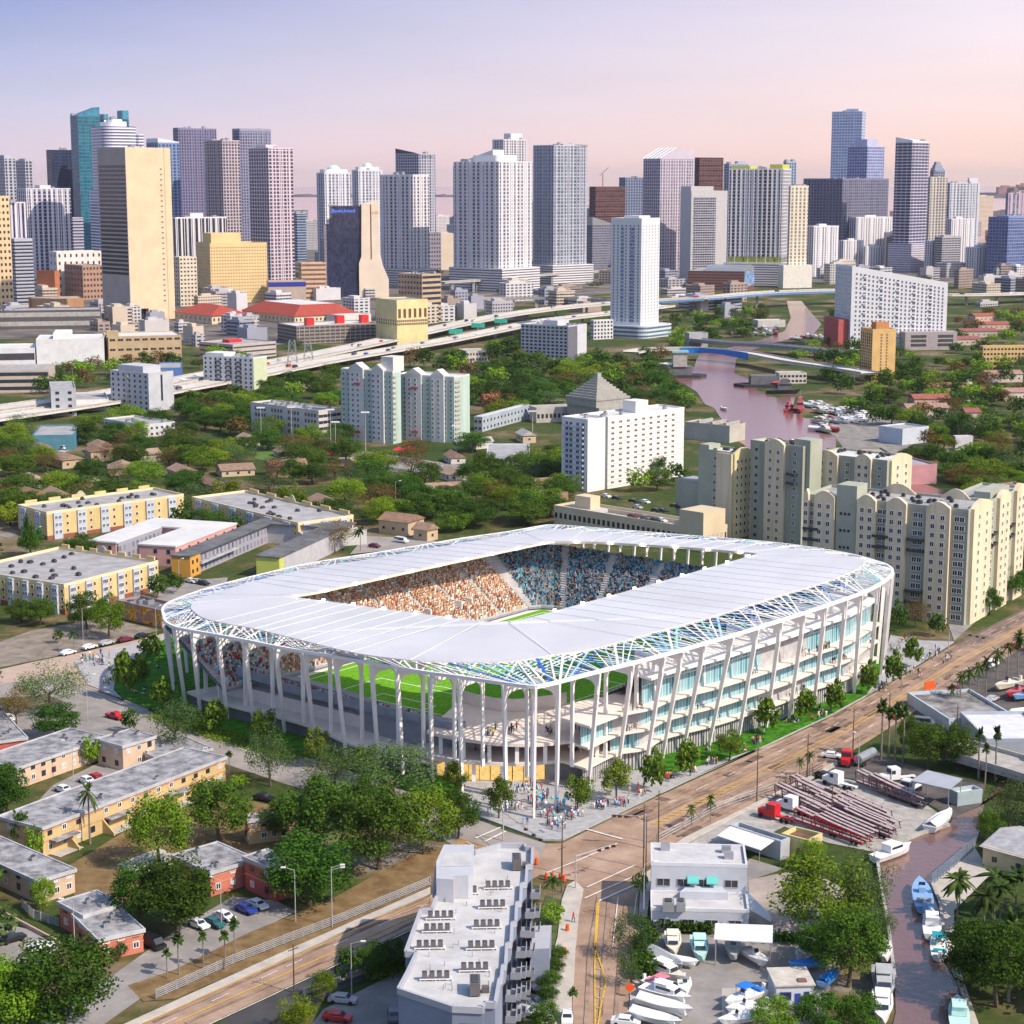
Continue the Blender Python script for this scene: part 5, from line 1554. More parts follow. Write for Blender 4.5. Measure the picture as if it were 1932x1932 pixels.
MINT=mat('mint_paint',(.40,.50,.44),.8,.13,.3,streak=.1);MW=mat('mint_white',(.60,.59,.56),.8,.06,.1)
for lab,xL,xF,xR,yt,bs,a,pal in(('pale mint apartment tower with white bays, left one of the pair',643,742,756,703,838,58,0),('pale mint apartment tower with white bays and green end wall, right of its twin',747,857,886,713,836,62,1)):
 b=Bld('apartment_tower',lab,xL,xF,xR,yt,base=bs,a=a,cat='apartment tower',group='mint apartment towers',land='the mint tower' if pal else 'the left mint tower')
 b.body(MINT,ROOFW,par=.6,parm=MW)
 for f0,f1 in((.16,.38),(.55,.82)):
  mb=MB();m=(f0+f1)/2*b.d
  mb.box(-1.0,b.d*f0,0,-.01,b.d*f1,b.h+.6)
  mb.prism([(-1.1,b.d*f0),(-1.1,m),(-1.1,b.d*f1),(5,b.d*f1),(5,m),(5,b.d*f0)],b.h+.61,[b.h+1.2,b.h+4.2,b.h+1.2,b.h+1.2,b.h+4.2,b.h+1.2])
  b.part('gabled_bay',mb,MW)
 nz=13
 for k in range(10):
  u=b.d*(.05+.1*k)
  off=1.0 if.16<1-u/b.d<.38 or.55<1-u/b.d<.82 else 0
  b.wins('L',1,nz,1.5,1.5,2,b.h-3,('frame_white','pane_blue',.08),us=[u],off=off)
 b.balconies('R',[b.w*.2],[2+(b.h-5)/12*k for k in range(13)],b.w*.3,mat('mauve_rail',(.4,.3,.26),.8,.1),.5)
 for k in range(2):
  mb=MB();mb.box(-1.4,b.d*.6,b.h*(.12 if k else.8),-1.05,b.d*.72,b.h*(.15 if k else.83));b.part('red_awning',mb,mat('faded_red',(.45,.10,.10),.7,.1))
 if not pal:
  b.box('lift_tower',2,1,b.h,12,9,b.h+8,MW)
b=Bld('apartment_tower','bright white apartment slab with a recessed corner and rooftop box',1060,1108,1289,794,base=929,Rb=(1289,899),cat='apartment tower',land='the bright white slab')
SW_=mat('slab_white',(.72,.70,.66),.75,.05,.1)
b.box('wall',0,0,0,b.w*.40,b.d,b.h,SW_)if False else None
b.body(SW_,ROOFW,par=.7,x=(b.w*.2,None));b.body(SW_,ROOFW,par=.7,x=(0,b.w*.175),name='end_wall');
mb=MB();mb.box(b.w*.176,2.5,0,b.w*.199,b.d,b.h-1);b.part('recess',mb,mat('recess_blue',(.10,.14,.2),.6,.1))
nf=12
b.wins('R',9,nf,2.4,1.5,2,b.h-3,('frame_white','pane_brown',.25),u0=b.w*.25,u1=b.w*.88)
b.wins('L',2,nf,2.0,1.7,2,b.h-3,STB,us=[b.d*.2,b.d*.36]);b.wins('L',2,nf,2.0,1.7,2,b.h-3,STB,us=[b.d*.62,b.d*.82])
b.balconies('L',[b.d*.28,b.d*.72],[1.5+(b.h-5)/(nf-1)*k for k in range(nf)],5,mat('pale_blue_rail',(.45,.52,.6),.6,.1),1.2)
for k in range(nf):
 mb=MB();mb.box(b.w*.2,-.06,1.2+(b.h-5)/(nf-1)*k,b.w-.2,-.01,1.35+(b.h-5)/(nf-1)*k);b.part('floor_line',mb,CONC)
b.box('roof_box',b.w*.55,b.d*.25,b.h,b.w*.68,b.d*.75,b.h+5.5,SW_);b.units(5,size=(1,2))
gar=Bld('parking_garage','cream parking garage with cars on its roof behind the stadium',1045,1326,1372,1004,base=1042,Lb=(1045,993),cat='parking garage',land='the cream rooftop garage')
GC=mat('garage_cream',(.60,.50,.34),.85,.08,.1)
gar.body(GC,mat('garage_deck',(.50,.47,.42),.9,.12,.1),par=1.1,parm=GC)
gar.wins('L',30,1,1.3,2.2,gar.h-4,gar.h-4,STD);gar.wins('R',6,2,1.3,2.2,2,gar.h-4,STD)
mb=MB();mb.box(gar.w*.45,gar.d*.82,gar.h,gar.w*.85,gar.d*.93,gar.h+5);gar.part('stair_tower',mb,GC)
mb=MB();mb.box(gar.w*.46,gar.d*.2,gar.h,gar.w*.5,gar.d*.7,gar.h+1.6);gar.part('ramp_wall',mb,GC)
mb=MB();mb.box(-.06,-.06,.02,gar.w*.9,gar.d*.15,gar.h+7.5);gar.part('stair_tower',mb,GC)
BEIGE=mat('beige_render',(.68,.57,.39),.85,.13,.35,streak=.1);SAGE=mat('sage_render',(.33,.34,.27),.85,.15,.35,streak=.1);SAGEL=mat('sage_light',(.36,.38,.30),.85,.08,.12)
def arched_bay(b,f,u0,u1,proud,h,rise=2.0,m=None,nf=11,z0=1.6,cols_=2,deep=4.0,ww=1.5,lintel=True):
 """projecting bay with an arched gable, its own windows and white spandrels"""
 n=8;w=u1-u0
 prof=[(0,0),(w,0),(w,h)]+[(w-w*k/n,h+rise*math.sin(math.pi*k/n))for k in range(1,n)]+[(0,h)]
 mb=MB();N=len(prof)
 A=[Vector((x_,-proud,z))for x_,z in prof];B_=[Vector((x_,.45,z))for x_,z in prof]
 mb.v=[tuple(q)for q in A+B_]
 for t in tessellate_polygon([[Vector((x_,z,0))for x_,z in prof]]):
  mb.f+=[t,tuple(i+N for i in t[::-1])];mb.m+=[0,0]
 for k in range(N):
  j=(k+1)%N;mb.f.append((k,j,j+N,k+N));mb.m.append(0)
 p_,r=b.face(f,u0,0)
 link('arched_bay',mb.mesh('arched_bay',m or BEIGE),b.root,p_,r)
 b.wins(f,cols_,nf,ww,1.7,z0,h-4.0,STW,us=[u0+w*(k+.7)/(cols_+.4)for k in range(cols_)],off=proud)
q_=Bld('apartment_tower','big cream and sage apartment block with arched parapets and iron balconies, nearest the road',1517,1818,1926,966,base=1181,Rb=(1921,1122),cat='apartment tower',land='the big cream apartment block')
q_.body(SAGE,ROOFG,par=.8,parm=SAGEL,x=(0,q_.w*.40));q_.body(SAGE,ROOFG,par=.8,parm=SAGEL,x=(q_.w*.401,None),y=(0,q_.d*.26))
D_=q_.d
for u0,u1 in((.005,.035),(.07,.20),(.34,.455),(.52,.64),(.76,.90)):
 arched_bay(q_,'L',D_*u0,D_*u1,1.3,q_.h+.6,nf=12,cols_=1 if u1-u0<.05 else 2)
for u in(.052,.475,.69,.935):
 q_.wins('L',1,12,1.7,1.8,1.6,q_.h-3.6,STW,us=[D_*u]);q_.wins('L',1,12,1.7,1.8,1.6,q_.h-3.6,STW,us=[D_*(u+.03)])
for u in(.055,.49,.70):
 q_.balconies('L',[D_*u],[q_.h-11,q_.h-14.5,9,5.5]if u==.70 else[q_.h-11,q_.h-14.5],5.5,DARKM,1.7)
mb=MB();mb.box(-.8,D_*(1-.335),0,8,D_*(1-.21),q_.h+5);q_.part('stair_tower',mb,SAGEL)
for k in range(6):
 q_.wins('L',3,1,.8,.9,4+k*5.6,4+k*5.6,STD,us=[D_*.24,D_*.265,D_*.29],off=.8)
W_=q_.w
for u0,u1 in((.04,.36),(.50,.70),(.82,.99)):
 arched_bay(q_,'R',W_*u0,W_*u1,1.2,q_.h+.6,nf=12)
for u in(.43,.76):
 q_.wins('R',1,12,1.5,1.8,1.6,q_.h-3.6,STW,us=[W_*u]);q_.balconies('R',[W_*u],[q_.h-11,q_.h-14.5],4.5,DARKM,1.5)
for y0,y1 in((.45,.68),(.12,.3)):
 mb=MB();n=8;pts=[(q_.w*.40-1,D_*(y0+(y1-y0)*k/n),q_.h+.3+3.2*math.sin(math.pi*k/n))for k in range(n+1)]
 for a_,c_ in zip(pts,pts[1:]):
  mb.quad((a_[0],a_[1],q_.h),a_,c_,(c_[0],c_[1],q_.h));mb.quad((a_[0]+.6,a_[1],q_.h),(c_[0]+.6,c_[1],q_.h),(c_[0]+.6,c_[1],c_[2]),(a_[0]+.6,a_[1],a_[2]));mb.quad(a_,(a_[0]+.6,a_[1],a_[2]),(c_[0]+.6,c_[1],c_[2]),c_)
 q_.part('arched_parapet',mb,BEIGE)
q_.units(34,m=DARKM,seed=12,size=(.9,1.6),hh=(.7,1.2),x=(.06,.36))
q_.box('roof_house',q_.w*.5,q_.d*.04,q_.h,q_.w*.85,q_.d*.14,q_.h+2.2,SAGEL)
for lab,xL,xF,xR,yt,bs,a,kind in(('cream apartment tower with a sunlit yellow right face behind the cream garage',1318,1380,1419,857,1017,44,0),('cream and sage apartment wing with arched bay behind the stadium roof',1416,1510,1545,846,1035,42,1),('cream and sage apartment wing with three arched bays by the river',1537,1668,1717,872,1045,50,2)):
 b=Bld('apartment_tower',lab,xL,xF,xR,yt,base=bs,a=a,cat='apartment tower',land='the cream river apartments' if kind==2 else None)
 b.body(SAGEL if kind==0 else SAGE,ROOFW,par=.7,parm=SAGEL)
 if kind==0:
  arched_bay(b,'R',b.w*.02,b.w*.98,.6,b.h,2.2,mat('sunlit_beige',(.66,.56,.30),.85,.07,.1),10,cols_=4,ww=1.2)  # right face: beige render with sunlight painted into its colour
  arched_bay(b,'L',b.d*.55,b.d*.99,.8,b.h,.1,BEIGE,0,cols_=0)
  b.wins('L',1,10,1.5,1.8,1.6,b.h-3.5,STW,us=[b.d*.48])
  b.box('stair_tower',0,b.d*.7,b.h,b.w*.6,b.d*.98,b.h+2.4,SAGEL)
 elif kind==1:
  arched_bay(b,'L',b.d*.32,b.d*.68,1.2,b.h+.4,nf=11)
  b.wins('L',1,11,1.2,1.2,1.6,b.h-3.5,STD,us=[b.d*.12]);b.wins('L',1,11,1.7,1.7,1.6,b.h-3.5,STW,us=[b.d*.85])
  b.balconies('L',[b.d*.82],[b.h-11,b.h-14.5],4.5,DARKM,1.6)
  b.wins('R',2,11,1.2,1.2,1.6,b.h-3.5,STD)
  b.box('stair_tower',b.w*.2,-2,0,b.w*.95,6,b.h+3,SAGEL)
 else:
  for u0,u1 in((.03,.34),(.58,.80)):
   arched_bay(b,'L',b.d*u0,b.d*u1,1.2,b.h+.4,nf=11)
  arched_bay(b,'R',b.w*.1,b.w*.98,1.0,b.h+.4,nf=11,cols_=2)
  b.wins('L',1,11,1.7,1.7,1.6,b.h-3.5,STW,us=[b.d*.46]);b.wins('L',1,11,1.5,1.5,1.6,b.h-3.5,STW,us=[b.d*.9])
 b.units(16,m=DARKM,seed=20+kind,size=(.9,1.6),hh=(.7,1.2))
b=block('low sage annex with a small arched gable left of the yellow-faced tower',1276,1338,1372,912,1004,(.36,.38,.30),a=44,wn=(0,0,3),par=0)
arched_bay(b,'R',b.w*.02,b.w*.98,.8,b.h,2,BEIGE,5,cols_=2)
b=block('low concrete pump house with pale pipes on its roof by the river',1292,1376,1406,806,836,(.42,.40,.34),a=52,roof=ROOFD)
for k in range(3):
 b.box('roof_pipe',1,b.d*(.1+.3*k),b.h,b.w-1,b.d*(.14+.3*k),b.h+2,CONC)
YW=mat('warm_yellow',(.62,.46,.21),.85,.14,.35,streak=.12);BAYW_=mat('bay_blue_white',(.46,.50,.57),.8,.05,.15);BRK=mat('red_brick',(.26,.09,.06),.9,.2,2)
def yellow_apts(label,xL,xF,xR,yt,bs,Rb=None,Lb=None,nR=6,nL=2,land=None,a=35):
 b=Bld('apartment_block',label,xL,xF,xR,yt,base=bs,Rb=Rb,Lb=Lb,a=a,cat='apartment block',land=land,group='yellow apartment blocks')
 b.body(YW,ROOFG,par=.9,parm=mat('cream_trim',(.70,.58,.36),.8,.06))
 mb=MB();mb.box(-.06,-.06,0,b.w+.06,b.d+.06,1.6);b.part('brick_base',mb,BRK)
 nf=3;zs=[b.h*.24,b.h*.24+(b.h*.78-b.h*.24)]
 for f,n in(('R',nR),('L',nL)):
  L_=b.flen(f)
  for k in range(n):
   u0,u1=L_*(k+.26)/n,L_*(k+.62)/n
   mb=MB();mb.box(0,-.7,.0,u1-u0,0,b.h+.2)
   p_,r=b.face(f,u0,0)
   link('bay',mb.mesh('bay',BAYW_),b.root,p_,r)
   b.wins(f,2,nf,1.3,1.5,b.h*.2,b.h*.76,('frame_white','pane_blue',.12),us=[u0+(u1-u0)*.28,u0+(u1-u0)*.72],off=.7)
   b.wins(f,1,nf,1.2,1.4,b.h*.2,b.h*.76,('frame_white','pane_brown',.12),us=[L_*(k+.86)/n])
 for k in range(max(nR,nL)):
  f='K' if nR>=nL else 'B'
  L_=b.flen(f)
  mb=MB();mb.box(0,-.1,0,L_/max(nR,nL)*.5,.5,1.2)
  p_,r=b.face(f,L_*(k+.2)/max(nR,nL),b.h+.9)
  link('raised_parapet',mb.mesh('raised_parapet',YW),b.root,p_,r)
 b.units(16,m=DARKM,seed=len(label),size=(1.0,1.8),hh=(.7,1.1))
 mb=MB();n=8;pts=[(-2.6+5.2*k/n,2.4*math.sin(math.pi*k/n))for k in range(n+1)]
 for(x0,z0),(x1,z1)in zip(pts,pts[1:]):
  for y in(-.2,.2):
   mb.quad((x0,y,0),(x1,y,0),(x1,y,z1),(x0,y,z0))
  mb.quad((x0,-.2,z0),(x1,-.2,z1),(x1,.2,z1),(x0,.2,z0))
 f='K' if nR>=nL else 'B'
 p_,r=b.face(f,b.flen(f)*.55,b.h+1.0)
 link('curved_crest',mb.mesh('curved_crest',SAGEL),b.root,p_,r)
 return b
yellow_apts('long yellow three-storey apartments with white bays, upper left one',34,90,348,970,1019,Rb=(348,982),nR=6,nL=2,land='the upper yellow apartments')
yellow_apts('long yellow three-storey apartments with white bays just behind the stadium',363,563,667,990,1030,Lb=(363,978),nR=3,nL=6,land='the yellow apartments behind the stadium')
yellow_apts('yellow three-storey apartments with brick ground floor at the left edge',-70,123,300,1107,1160,Rb=(300,1112),nR=6,nL=7,land='the brick-based yellow apartments')
PINK=mat('pink_render',(.64,.34,.31),.85,.08,.12);GAL=facade('gallery',(.34,.33,.38),(.10,.10,.14),(.3,.3,.36),3.4,3.2,.5,.6,.6)
b=Bld('courtyard_block','pink two-storey courtyard block with a bright white roof',169,332,447,1033,base=1070,Rb=(447,1024),cat='apartment block',land='the pink courtyard block')
w,d,h=b.w,b.d,b.h
ww_=d*.27
wr,wl=d*.42,d*.31
for nm,q in(('right_wing',(0,0,w,wr)),('left_wing',(0,d-wl,w,d)),('back_wing',(w*.7,wr+.01,w-.01,d-wl-.01))):
 mb=MB();mb.box(q[0],q[1],0,q[2],q[3],h);b.part(nm,mb,PINK)
mb=MB();mb.prism([(-.3,-.3),(w+.3,-.3),(w+.3,d+.3),(-.3,d+.3),(-.3,d-wl-.5),(w*.68,d-wl-.5),(w*.68,wr+.5),(-.3,wr+.5)],h+.01,h+.6);b.part('roof',mb,ROOFW)
for q in((.5,wr+.02,w*.68,wr+.9),(.5,d-wl-.9,w*.68,d-wl-.02)):
 mb=MB();mb.box(q[0],q[1],0,q[2],q[3],h-.1);b.part('gallery',mb,GAL)
b.wins('R',7,2,1.3,1.5,1.3,h-2.6,STD);b.wins('L',2,2,1.3,1.5,1.3,h-2.6,STD,us=[d*.77,d*.92]);b.wins('L',2,2,1.3,1.5,1.3,h-2.6,STD,us=[d*.06,d*.24])
ap=R(math.degrees(b.a))
b2=Bld('courtyard_block','orange and lime two-storey courtyard block with dark flat roof',333,360,535,1052,base=1090,a=math.degrees(b.a)+1,d=8,cat='apartment block',land='the orange courtyard block')
ORG=mat('orange_render',(.60,.30,.06),.85,.1,.12);LIMEW=mat('lime_render',(.50,.55,.12),.85,.08,.12);GREYW=mat('grey_render',(.42,.42,.44),.85,.1)
h=b2.h
mb=MB();mb.box(-.1,0,0,8,7.5,h);b2.part('orange_front',mb,ORG)
mb=MB();mb.box(8.01,1.2,0,b2.w,7.5,h);b2.part('gallery_wing',mb,GAL)
mb=MB();mb.box(b2.w-12,-28,0,b2.w,1.19,h);b2.part('back_wing',mb,GREYW)
mb=MB();mb.box(12,-31,0,b2.w-12.01,-22,h);b2.part('lime_wing',mb,GREYW)
mb=MB();mb.box(8,-31,0,11.99,-22,h+.1);b2.part('lime_front',mb,LIMEW)
mb=MB();mb.prism([(-.4,-.2),(b2.w-13,-.2),(b2.w-13,-21.5),(7.6,-21.5),(7.6,-31.4),(b2.w+.4,-31.4),(b2.w+.4,7.9),(-.4,7.9)],h+.11,h+.6);b2.part('roof',mb,ROOFD)
b2.balconies('R',[10+6*k for k in range(5)],[h*.5],5.9,GREYW,1.1);b2.win+=[((1.8+3.4*k,0,z),0,1.2,1.4,STD)for k in range(2)for z in(1.3,h-2.7)]
b=block('low building with dark roof and a bright painted mural wall',219,306,350,1156,1186,(.30,.22,.20),roof=ROOFD,Lb=(221,1166),land='the mural wall')
mm=bpy.data.materials.new('mural');mm.use_nodes=True
nt=mm.node_tree;vo=nt.nodes.new('ShaderNodeTexVoronoi');vo.inputs['Scale'].default_value=.28;tcx=nt.nodes.new('ShaderNodeTexCoord')
nz=nt.nodes.new('ShaderNodeTexNoise');nz.inputs['Scale'].default_value=.25;nz.inputs['Distortion'].default_value=1.5
nt.links.new(tcx.outputs['Object'],nz.inputs[0]);rr_=nt.nodes.new('ShaderNodeValToRGB');rr_.color_ramp.interpolation='CONSTANT'
e=rr_.color_ramp.elements;e[0].color=(.05,.25,.55,1);e[1].position=.62;e[1].color=(.55,.10,.3,1)
for p_,c in((.4,(.6,.04,.04)),(.46,(.75,.5,.03)),(.52,(.6,.16,.02)),(.57,(.1,.35,.08))):
 q=e.new(p_);q.color=(*c,1)
nt.links.new(nz.outputs[0],rr_.inputs[0]);nt.links.new(rr_.outputs[0],nt.nodes['Principled BSDF'].inputs['Base Color']);MATS['mural']=mm
mb=MB();mb.box(-.1,.2,.3,-.02,b.d-.2,b.h+.4);b.part('mural',mb,mm)
b.units(3,seed=2)
block('low white building with pale roof tucked behind the stadium',563,572,692,1012,1036,(.52,.52,.50),a=22,roof=ROOFG).units(3)
BR=(.30,.20,.14)
def house(label,xL,xF,xR,yt,bs,a,wc=(.50,.38,.24),rc=BR,rise=2.2,**k):
 b=Bld('house',label,xL,xF,xR,yt,base=bs,a=a,cat='house',**k)
 if 'Lb' not in k:
  b.d=min(b.d,14);b.w=min(b.w,34)
 wm=mat('wall_%.2f_%.2f_%.2f'%wc,wc,.85,.1,.15);rm=mat('tiles_%.2f_%.2f_%.2f'%rc,rc,.85,.22,.5)
 b.box('wall',0,0,0,b.w,b.d,b.h,wm)
 mb=MB();o=.6;W,D2,h=b.w,b.d,b.h
 along=W>=D2
 if along:
  r0,r1=(-o,D2/2,h+rise),(W+o,D2/2,h+rise)
  c=[(-o,-o,h-.2),(W+o,-o,h-.2),(W+o,D2+o,h-.2),(-o,D2+o,h-.2)]
  mb.quad(c[0],c[1],r1,r0);mb.quad(c[2],c[3],r0,r1);mb.tri(c[3],c[0],r0);mb.tri(c[1],c[2],r1)
 else:
  r0,r1=(W/2,-o,h+rise),(W/2,D2+o,h+rise)
  c=[(-o,-o,h-.2),(W+o,-o,h-.2),(W+o,D2+o,h-.2),(-o,D2+o,h-.2)]
  mb.quad(c[3],c[0],r0,r1);mb.quad(c[1],c[2],r1,r0);mb.tri(c[0],c[1],r0);mb.tri(c[2],c[3],r1)
 mb.quad(*c[::-1])
 b.part('roof',mb,rm)
 b.wins('R',max(1,int(b.w/4.5)),1,1.1,1.1,h*.35,h*.35,STD);b.wins('L',max(1,int(b.d/4.5)),1,1.1,1.1,h*.35,h*.35,STD)
 return b
for i,(t,q)in enumerate((('long tan-roofed house in the upper row at the left',(28,60,100,850,864,20)),('tan-roofed house with two gables left of the dark tree clump',(90,118,158,868,885,35)),('tan-roofed house right of the two-gabled one',(158,172,206,852,872,25)),('low brown-roofed house in front of the tan-roofed row',(190,205,256,884,898,12)),('brown-roofed house half hidden behind the upper yellow apartments',(20,60,92,936,962,40)),('reddish-roofed house beside the hidden brown one',(74,96,132,936,958,30)),('long tan house with dark windows beside the sports field',(486,512,580,880,902,18)),('tan-roofed house under big trees left of the sports field',(305,335,372,890,906,30)),('brown gabled house behind the upper yellow apartments',(372,400,425,915,935,35)),('tan-roofed house behind the yellow apartments',(568,600,640,950,972,25)),('beige two-storey house with tan roof beside the street behind the stadium',(712,770,800,985,1012,60)),('tan house end joined to the beige two-storey house',(780,806,826,1000,1022,50)),('long low tan shed among dark trees left of the cream garage',(996,1006,1070,942,962,0)),('brown-roofed house below the bright green tree',(790,812,876,925,940,20)),('small red-roofed villa right of the mint towers',(884,892,922,742,754,20)),('red-roofed villa with dormers among dark trees',(900,915,985,752,768,15)))):
 red='red-roofed' in t
 house(t,*q,rc=(.34,.09,.06)if red else(BR if i%2 else(.25,.15,.10)),wc=(.50,.38,.24)if i%3 else(.44,.28,.18))
for i,(t,q)in enumerate((('terracotta-roofed house by the right edge below the bay',(1812,1840,1880,596,608,20)),('long red-roofed house at the right beyond the wide white slab',(1800,1812,1890,625,637,5)),('pink house with flat roof right of the slim tan tower',(1700,1712,1790,770,785,8)),('maroon-roofed house beside the boatyard road',(1712,1725,1795,752,768,5)),('salmon two-storey house near the road at right',(1812,1822,1850,778,800,10)),('white low house right of the salmon one',(1850,1862,1930,706,722,8)),('tan house at the right under the tan block',(1730,1745,1800,730,745,6)),('brown-roofed house further right under the tan block',(1800,1815,1860,735,750,10)),('reddish house at the right edge among trees',(1868,1880,1940,740,756,8)),('pale house far right below the bay',(1835,1846,1905,612,622,8)),('brown house far right above the tan block',(1790,1800,1850,640,652,8)))):
 house(t,*q,rc=[(.30,.10,.07),(.26,.09,.08),(.34,.20,.16)][i%3],wc=[(.55,.36,.28),(.5,.42,.34),(.60,.50,.44)][i%3])
hr=random.Random(15)
for k in range(26):
 x,y=hr.uniform(10,1000),hr.uniform(835,965)
 if y>900 and x<700 and x>20 and y>925:
  y-=60
 q=G(x+25,y-2)
 if any(-12<(q-o_.F).dot(o_.xd)<o_.w+12 and-12<(q-o_.F).dot(o_.yd)<o_.d+12 for o_ in BLDS):
  continue
 b=house('',x,x+hr.uniform(8,26),x+hr.uniform(40,75),y-hr.uniform(11,15),y,hr.uniform(15,40),rc=hr.choice(((.34,.24,.17),(.26,.17,.12),(.40,.38,.36))),wc=hr.choice(((.54,.42,.28),(.6,.56,.5))))
 AUTO.append((b.root,'small pitched-roof house','small houses among the trees'))
block('long boatyard quay shed with flat tan roof beside the river',1560,1575,1680,858,872,(.26,.24,.21),a=2,roof=mat('tan_roof',(.36,.31,.25),.9,.2))
block('pale blue boatyard workshop with grey roof',1658,1702,1752,812,840,(.50,.54,.60),a=35)
block('long pink warehouse by the river inlet',1654,1700,1768,882,916,(.48,.24,.26),a=18,roof=ROOFG)
block('pink flat-roofed shed at the right edge',1862,1900,1950,925,945,(.50,.24,.28),a=30,roof=ROOFG)
block('white two-storey marina office by the blue bridge',1462,1470,1522,706,724,(.56,.52,.46),a=5,wn=(7,1,2),wsize=(1.8,1.6))
block('small white boathouse at the left bank by the blue bridge',1236,1256,1280,690,712,(.56,.56,.56),a=30,roof=ROOFW)
block('grey bridge-keeper yard building above the blue bridge',1292,1300,1336,630,656,(.34,.34,.36),a=15,roof=ROOFG)
block('long white-roofed marina shed beyond the blue bridge',1420,1430,1482,606,618,(.50,.48,.44),a=12,roof=ROOFW)
block('white gable wall billboard building among trees at right',1798,1802,1836,826,850,(.62,.58,.60),a=5)
br=thing('drawbridge','blue steel drawbridge over the river with two concrete piers','bridge',(*G(1370,690),0),land='the blue drawbridge')
o_=tuple(br.location)
PP,mb,mp=ribbon('deck',[(1190,664),(1226,659),(1306,658),(1360,661),(1416,667),(1490,681),(1573,693),(1640,704)],9,14,CONC,1.0)
mb.obj('deck',HWM,br,o=o_);mp.obj('parapet',CONC,br,o=o_)
STB_=mat('bridge_blue',(.03,.20,.62),.5,.12)
for k in range(8,42):
 a_,c_=PP[k],PP[k+1];px_=P(a_.x,a_.y,9)[0]
 if 1278<px_<1425:
  d=(c_-a_).xy.normalized();s_=Vector((d.y,-d.x,0))*7.4
  dep=3.4+2.2*abs((px_-1350)/75)
  m1=MB();m1.bar(a_+s_+Vector((0,0,1.6-dep/2)),c_+s_+Vector((0,0,1.6-dep/2)),.6,dep);m1.obj('girder',STB_,br,o=o_)
for x,y,hh in((1282,712,16),(1440,730,9)):
 c=G(x,y);m1=MB();m1.box(c.x-9,c.y-3,0,c.x+9,c.y+9,7.9);m1.obj('pier',mat('dark_concrete',(.14,.14,.15),.9,.2),br,o=o_)
 if hh>10:
  m1=MB();m1.box(c.x-5,c.y-4,7.95,c.x+5,c.y+4,18);m1.box(c.x-6,c.y-5,18,c.x+6,c.y+5,19.2,1);m1.obj('control_house',[CONC,mat('green_roof',(.25,.42,.40),.7,.1)],br,o=o_)
 m1=MB();m1.prism([(c.x-14,c.y-6),(c.x+14,c.y-6),(c.x+20,c.y+4),(c.x+14,c.y+10),(c.x-14,c.y+10),(c.x-20,c.y+4)],0,2.0);m1.obj('fender',mat('black_timber',(.04,.04,.045),.9,.2),br,o=o_)
b3=thing('road_bridge','grey low road bridge behind the blue drawbridge','bridge',(*G(1440,655),0))
PP,mb,mp=ribbon('deck',[(1310,640),(1380,646),(1450,650),(1530,657),(1600,664)],7,12,CONC,2.2)
mb.obj('deck',mat('dull_concrete',(.26,.26,.28),.9,.1),b3,o=tuple(b3.location));mp.obj('parapet',CONC,b3,o=tuple(b3.location))
bb=thing('billboard','blue billboard on a single post beside the expressway','billboard',(*G(1051,668),0))
m1=MB();m1.tube((0,0,0),(0,0,16),.7,.7,8);m1.obj('post',METAL,bb)
m1=MB();m1.box(-7,-.6,16,7,.6,24);m1.box(-6.6,-.7,16.4,6.6,-.61,23.6,1);m1.obj('panel',[METAL,mat('ad_blue',(.05,.16,.45),.6,.5,.2,c2=(.15,.35,.7))],bb)
for x,y in((945,629),(902,638),(860,650)):
 g=thing('road_sign','','road sign',(*G(x,y),0));AUTO.append((g,'green overhead road sign','green signs over the expressway'))
 m1=MB();m1.box(-.25,-.25,0,.25,.25,13);m1.obj('post',POLE,g)
 m1=MB();m1.box(-6,-.3,9.5,6,-.26,13.5);m1.obj('panel',mat('sign_green',(.03,.35,.28),.6,.1),g)
for x,y,hh in((552,697,22),(582,690,18)):
 t=thing('lattice_pylon','steel lattice mast group left of the expressway' if x<560 else 'shorter steel lattice mast right of the other mast','pylon',(*G(x,y),0))
 m1=MB()
 for sx,sy in((-4,-4),(4,-4),(4,4),(-4,4)):
  m1.tube((sx,sy,0),(sx*.5,sy*.5,hh),.22,.18,4)
 for k in range(4):
  z0,z1=hh*k/4,hh*(k+1)/4
  for(ax,ay),(bx_,by_)in(((-4,-4),(4,-4)),((4,-4),(4,4)),((4,4),(-4,4)),((-4,4),(-4,-4))):
   f0,f1=1-.5*k/4,1-.5*(k+1)/4
   m1.tube((ax*f0,ay*f0,z0),(bx_*f1,by_*f1,z1),.12,.12,4);m1.tube((bx_*f0,by_*f0,z0),(ax*f1,ay*f1,z1),.12,.12,4)
 m1.obj('frame',METAL,t)
mb=MB();rnd=random.Random(4)
def shore(x0,x1,Y,hmax,n):
 pts=[]
 for k in range(n+1):
  x=x0+(x1-x0)*k/n
  pts.append((x,rnd.uniform(.3,1)*hmax))
 for(xa,ha),(xb,hb)in zip(pts,pts[1:]):
  mb.quad((xa,Y,-1),(xb,Y,-1),(xb,Y,hb),(xa,Y,ha));mb.quad((xa,Y,ha),(xb,Y,hb),(xb,Y+900,hb),(xa,Y+900,ha))
sx=lambda px,Y:(px-966)/FOC*Y*1.03
shore(sx(540,16000),sx(870,16000),16000,22,60);shore(sx(-40,15500),sx(130,15500),15500,22,40);shore(sx(1790,15000),sx(2040,15000),15000,40,50)
structure('far_shore',mb,mat('far_land',(.10,.08,.09),1,.2,.002))
mb=MB()
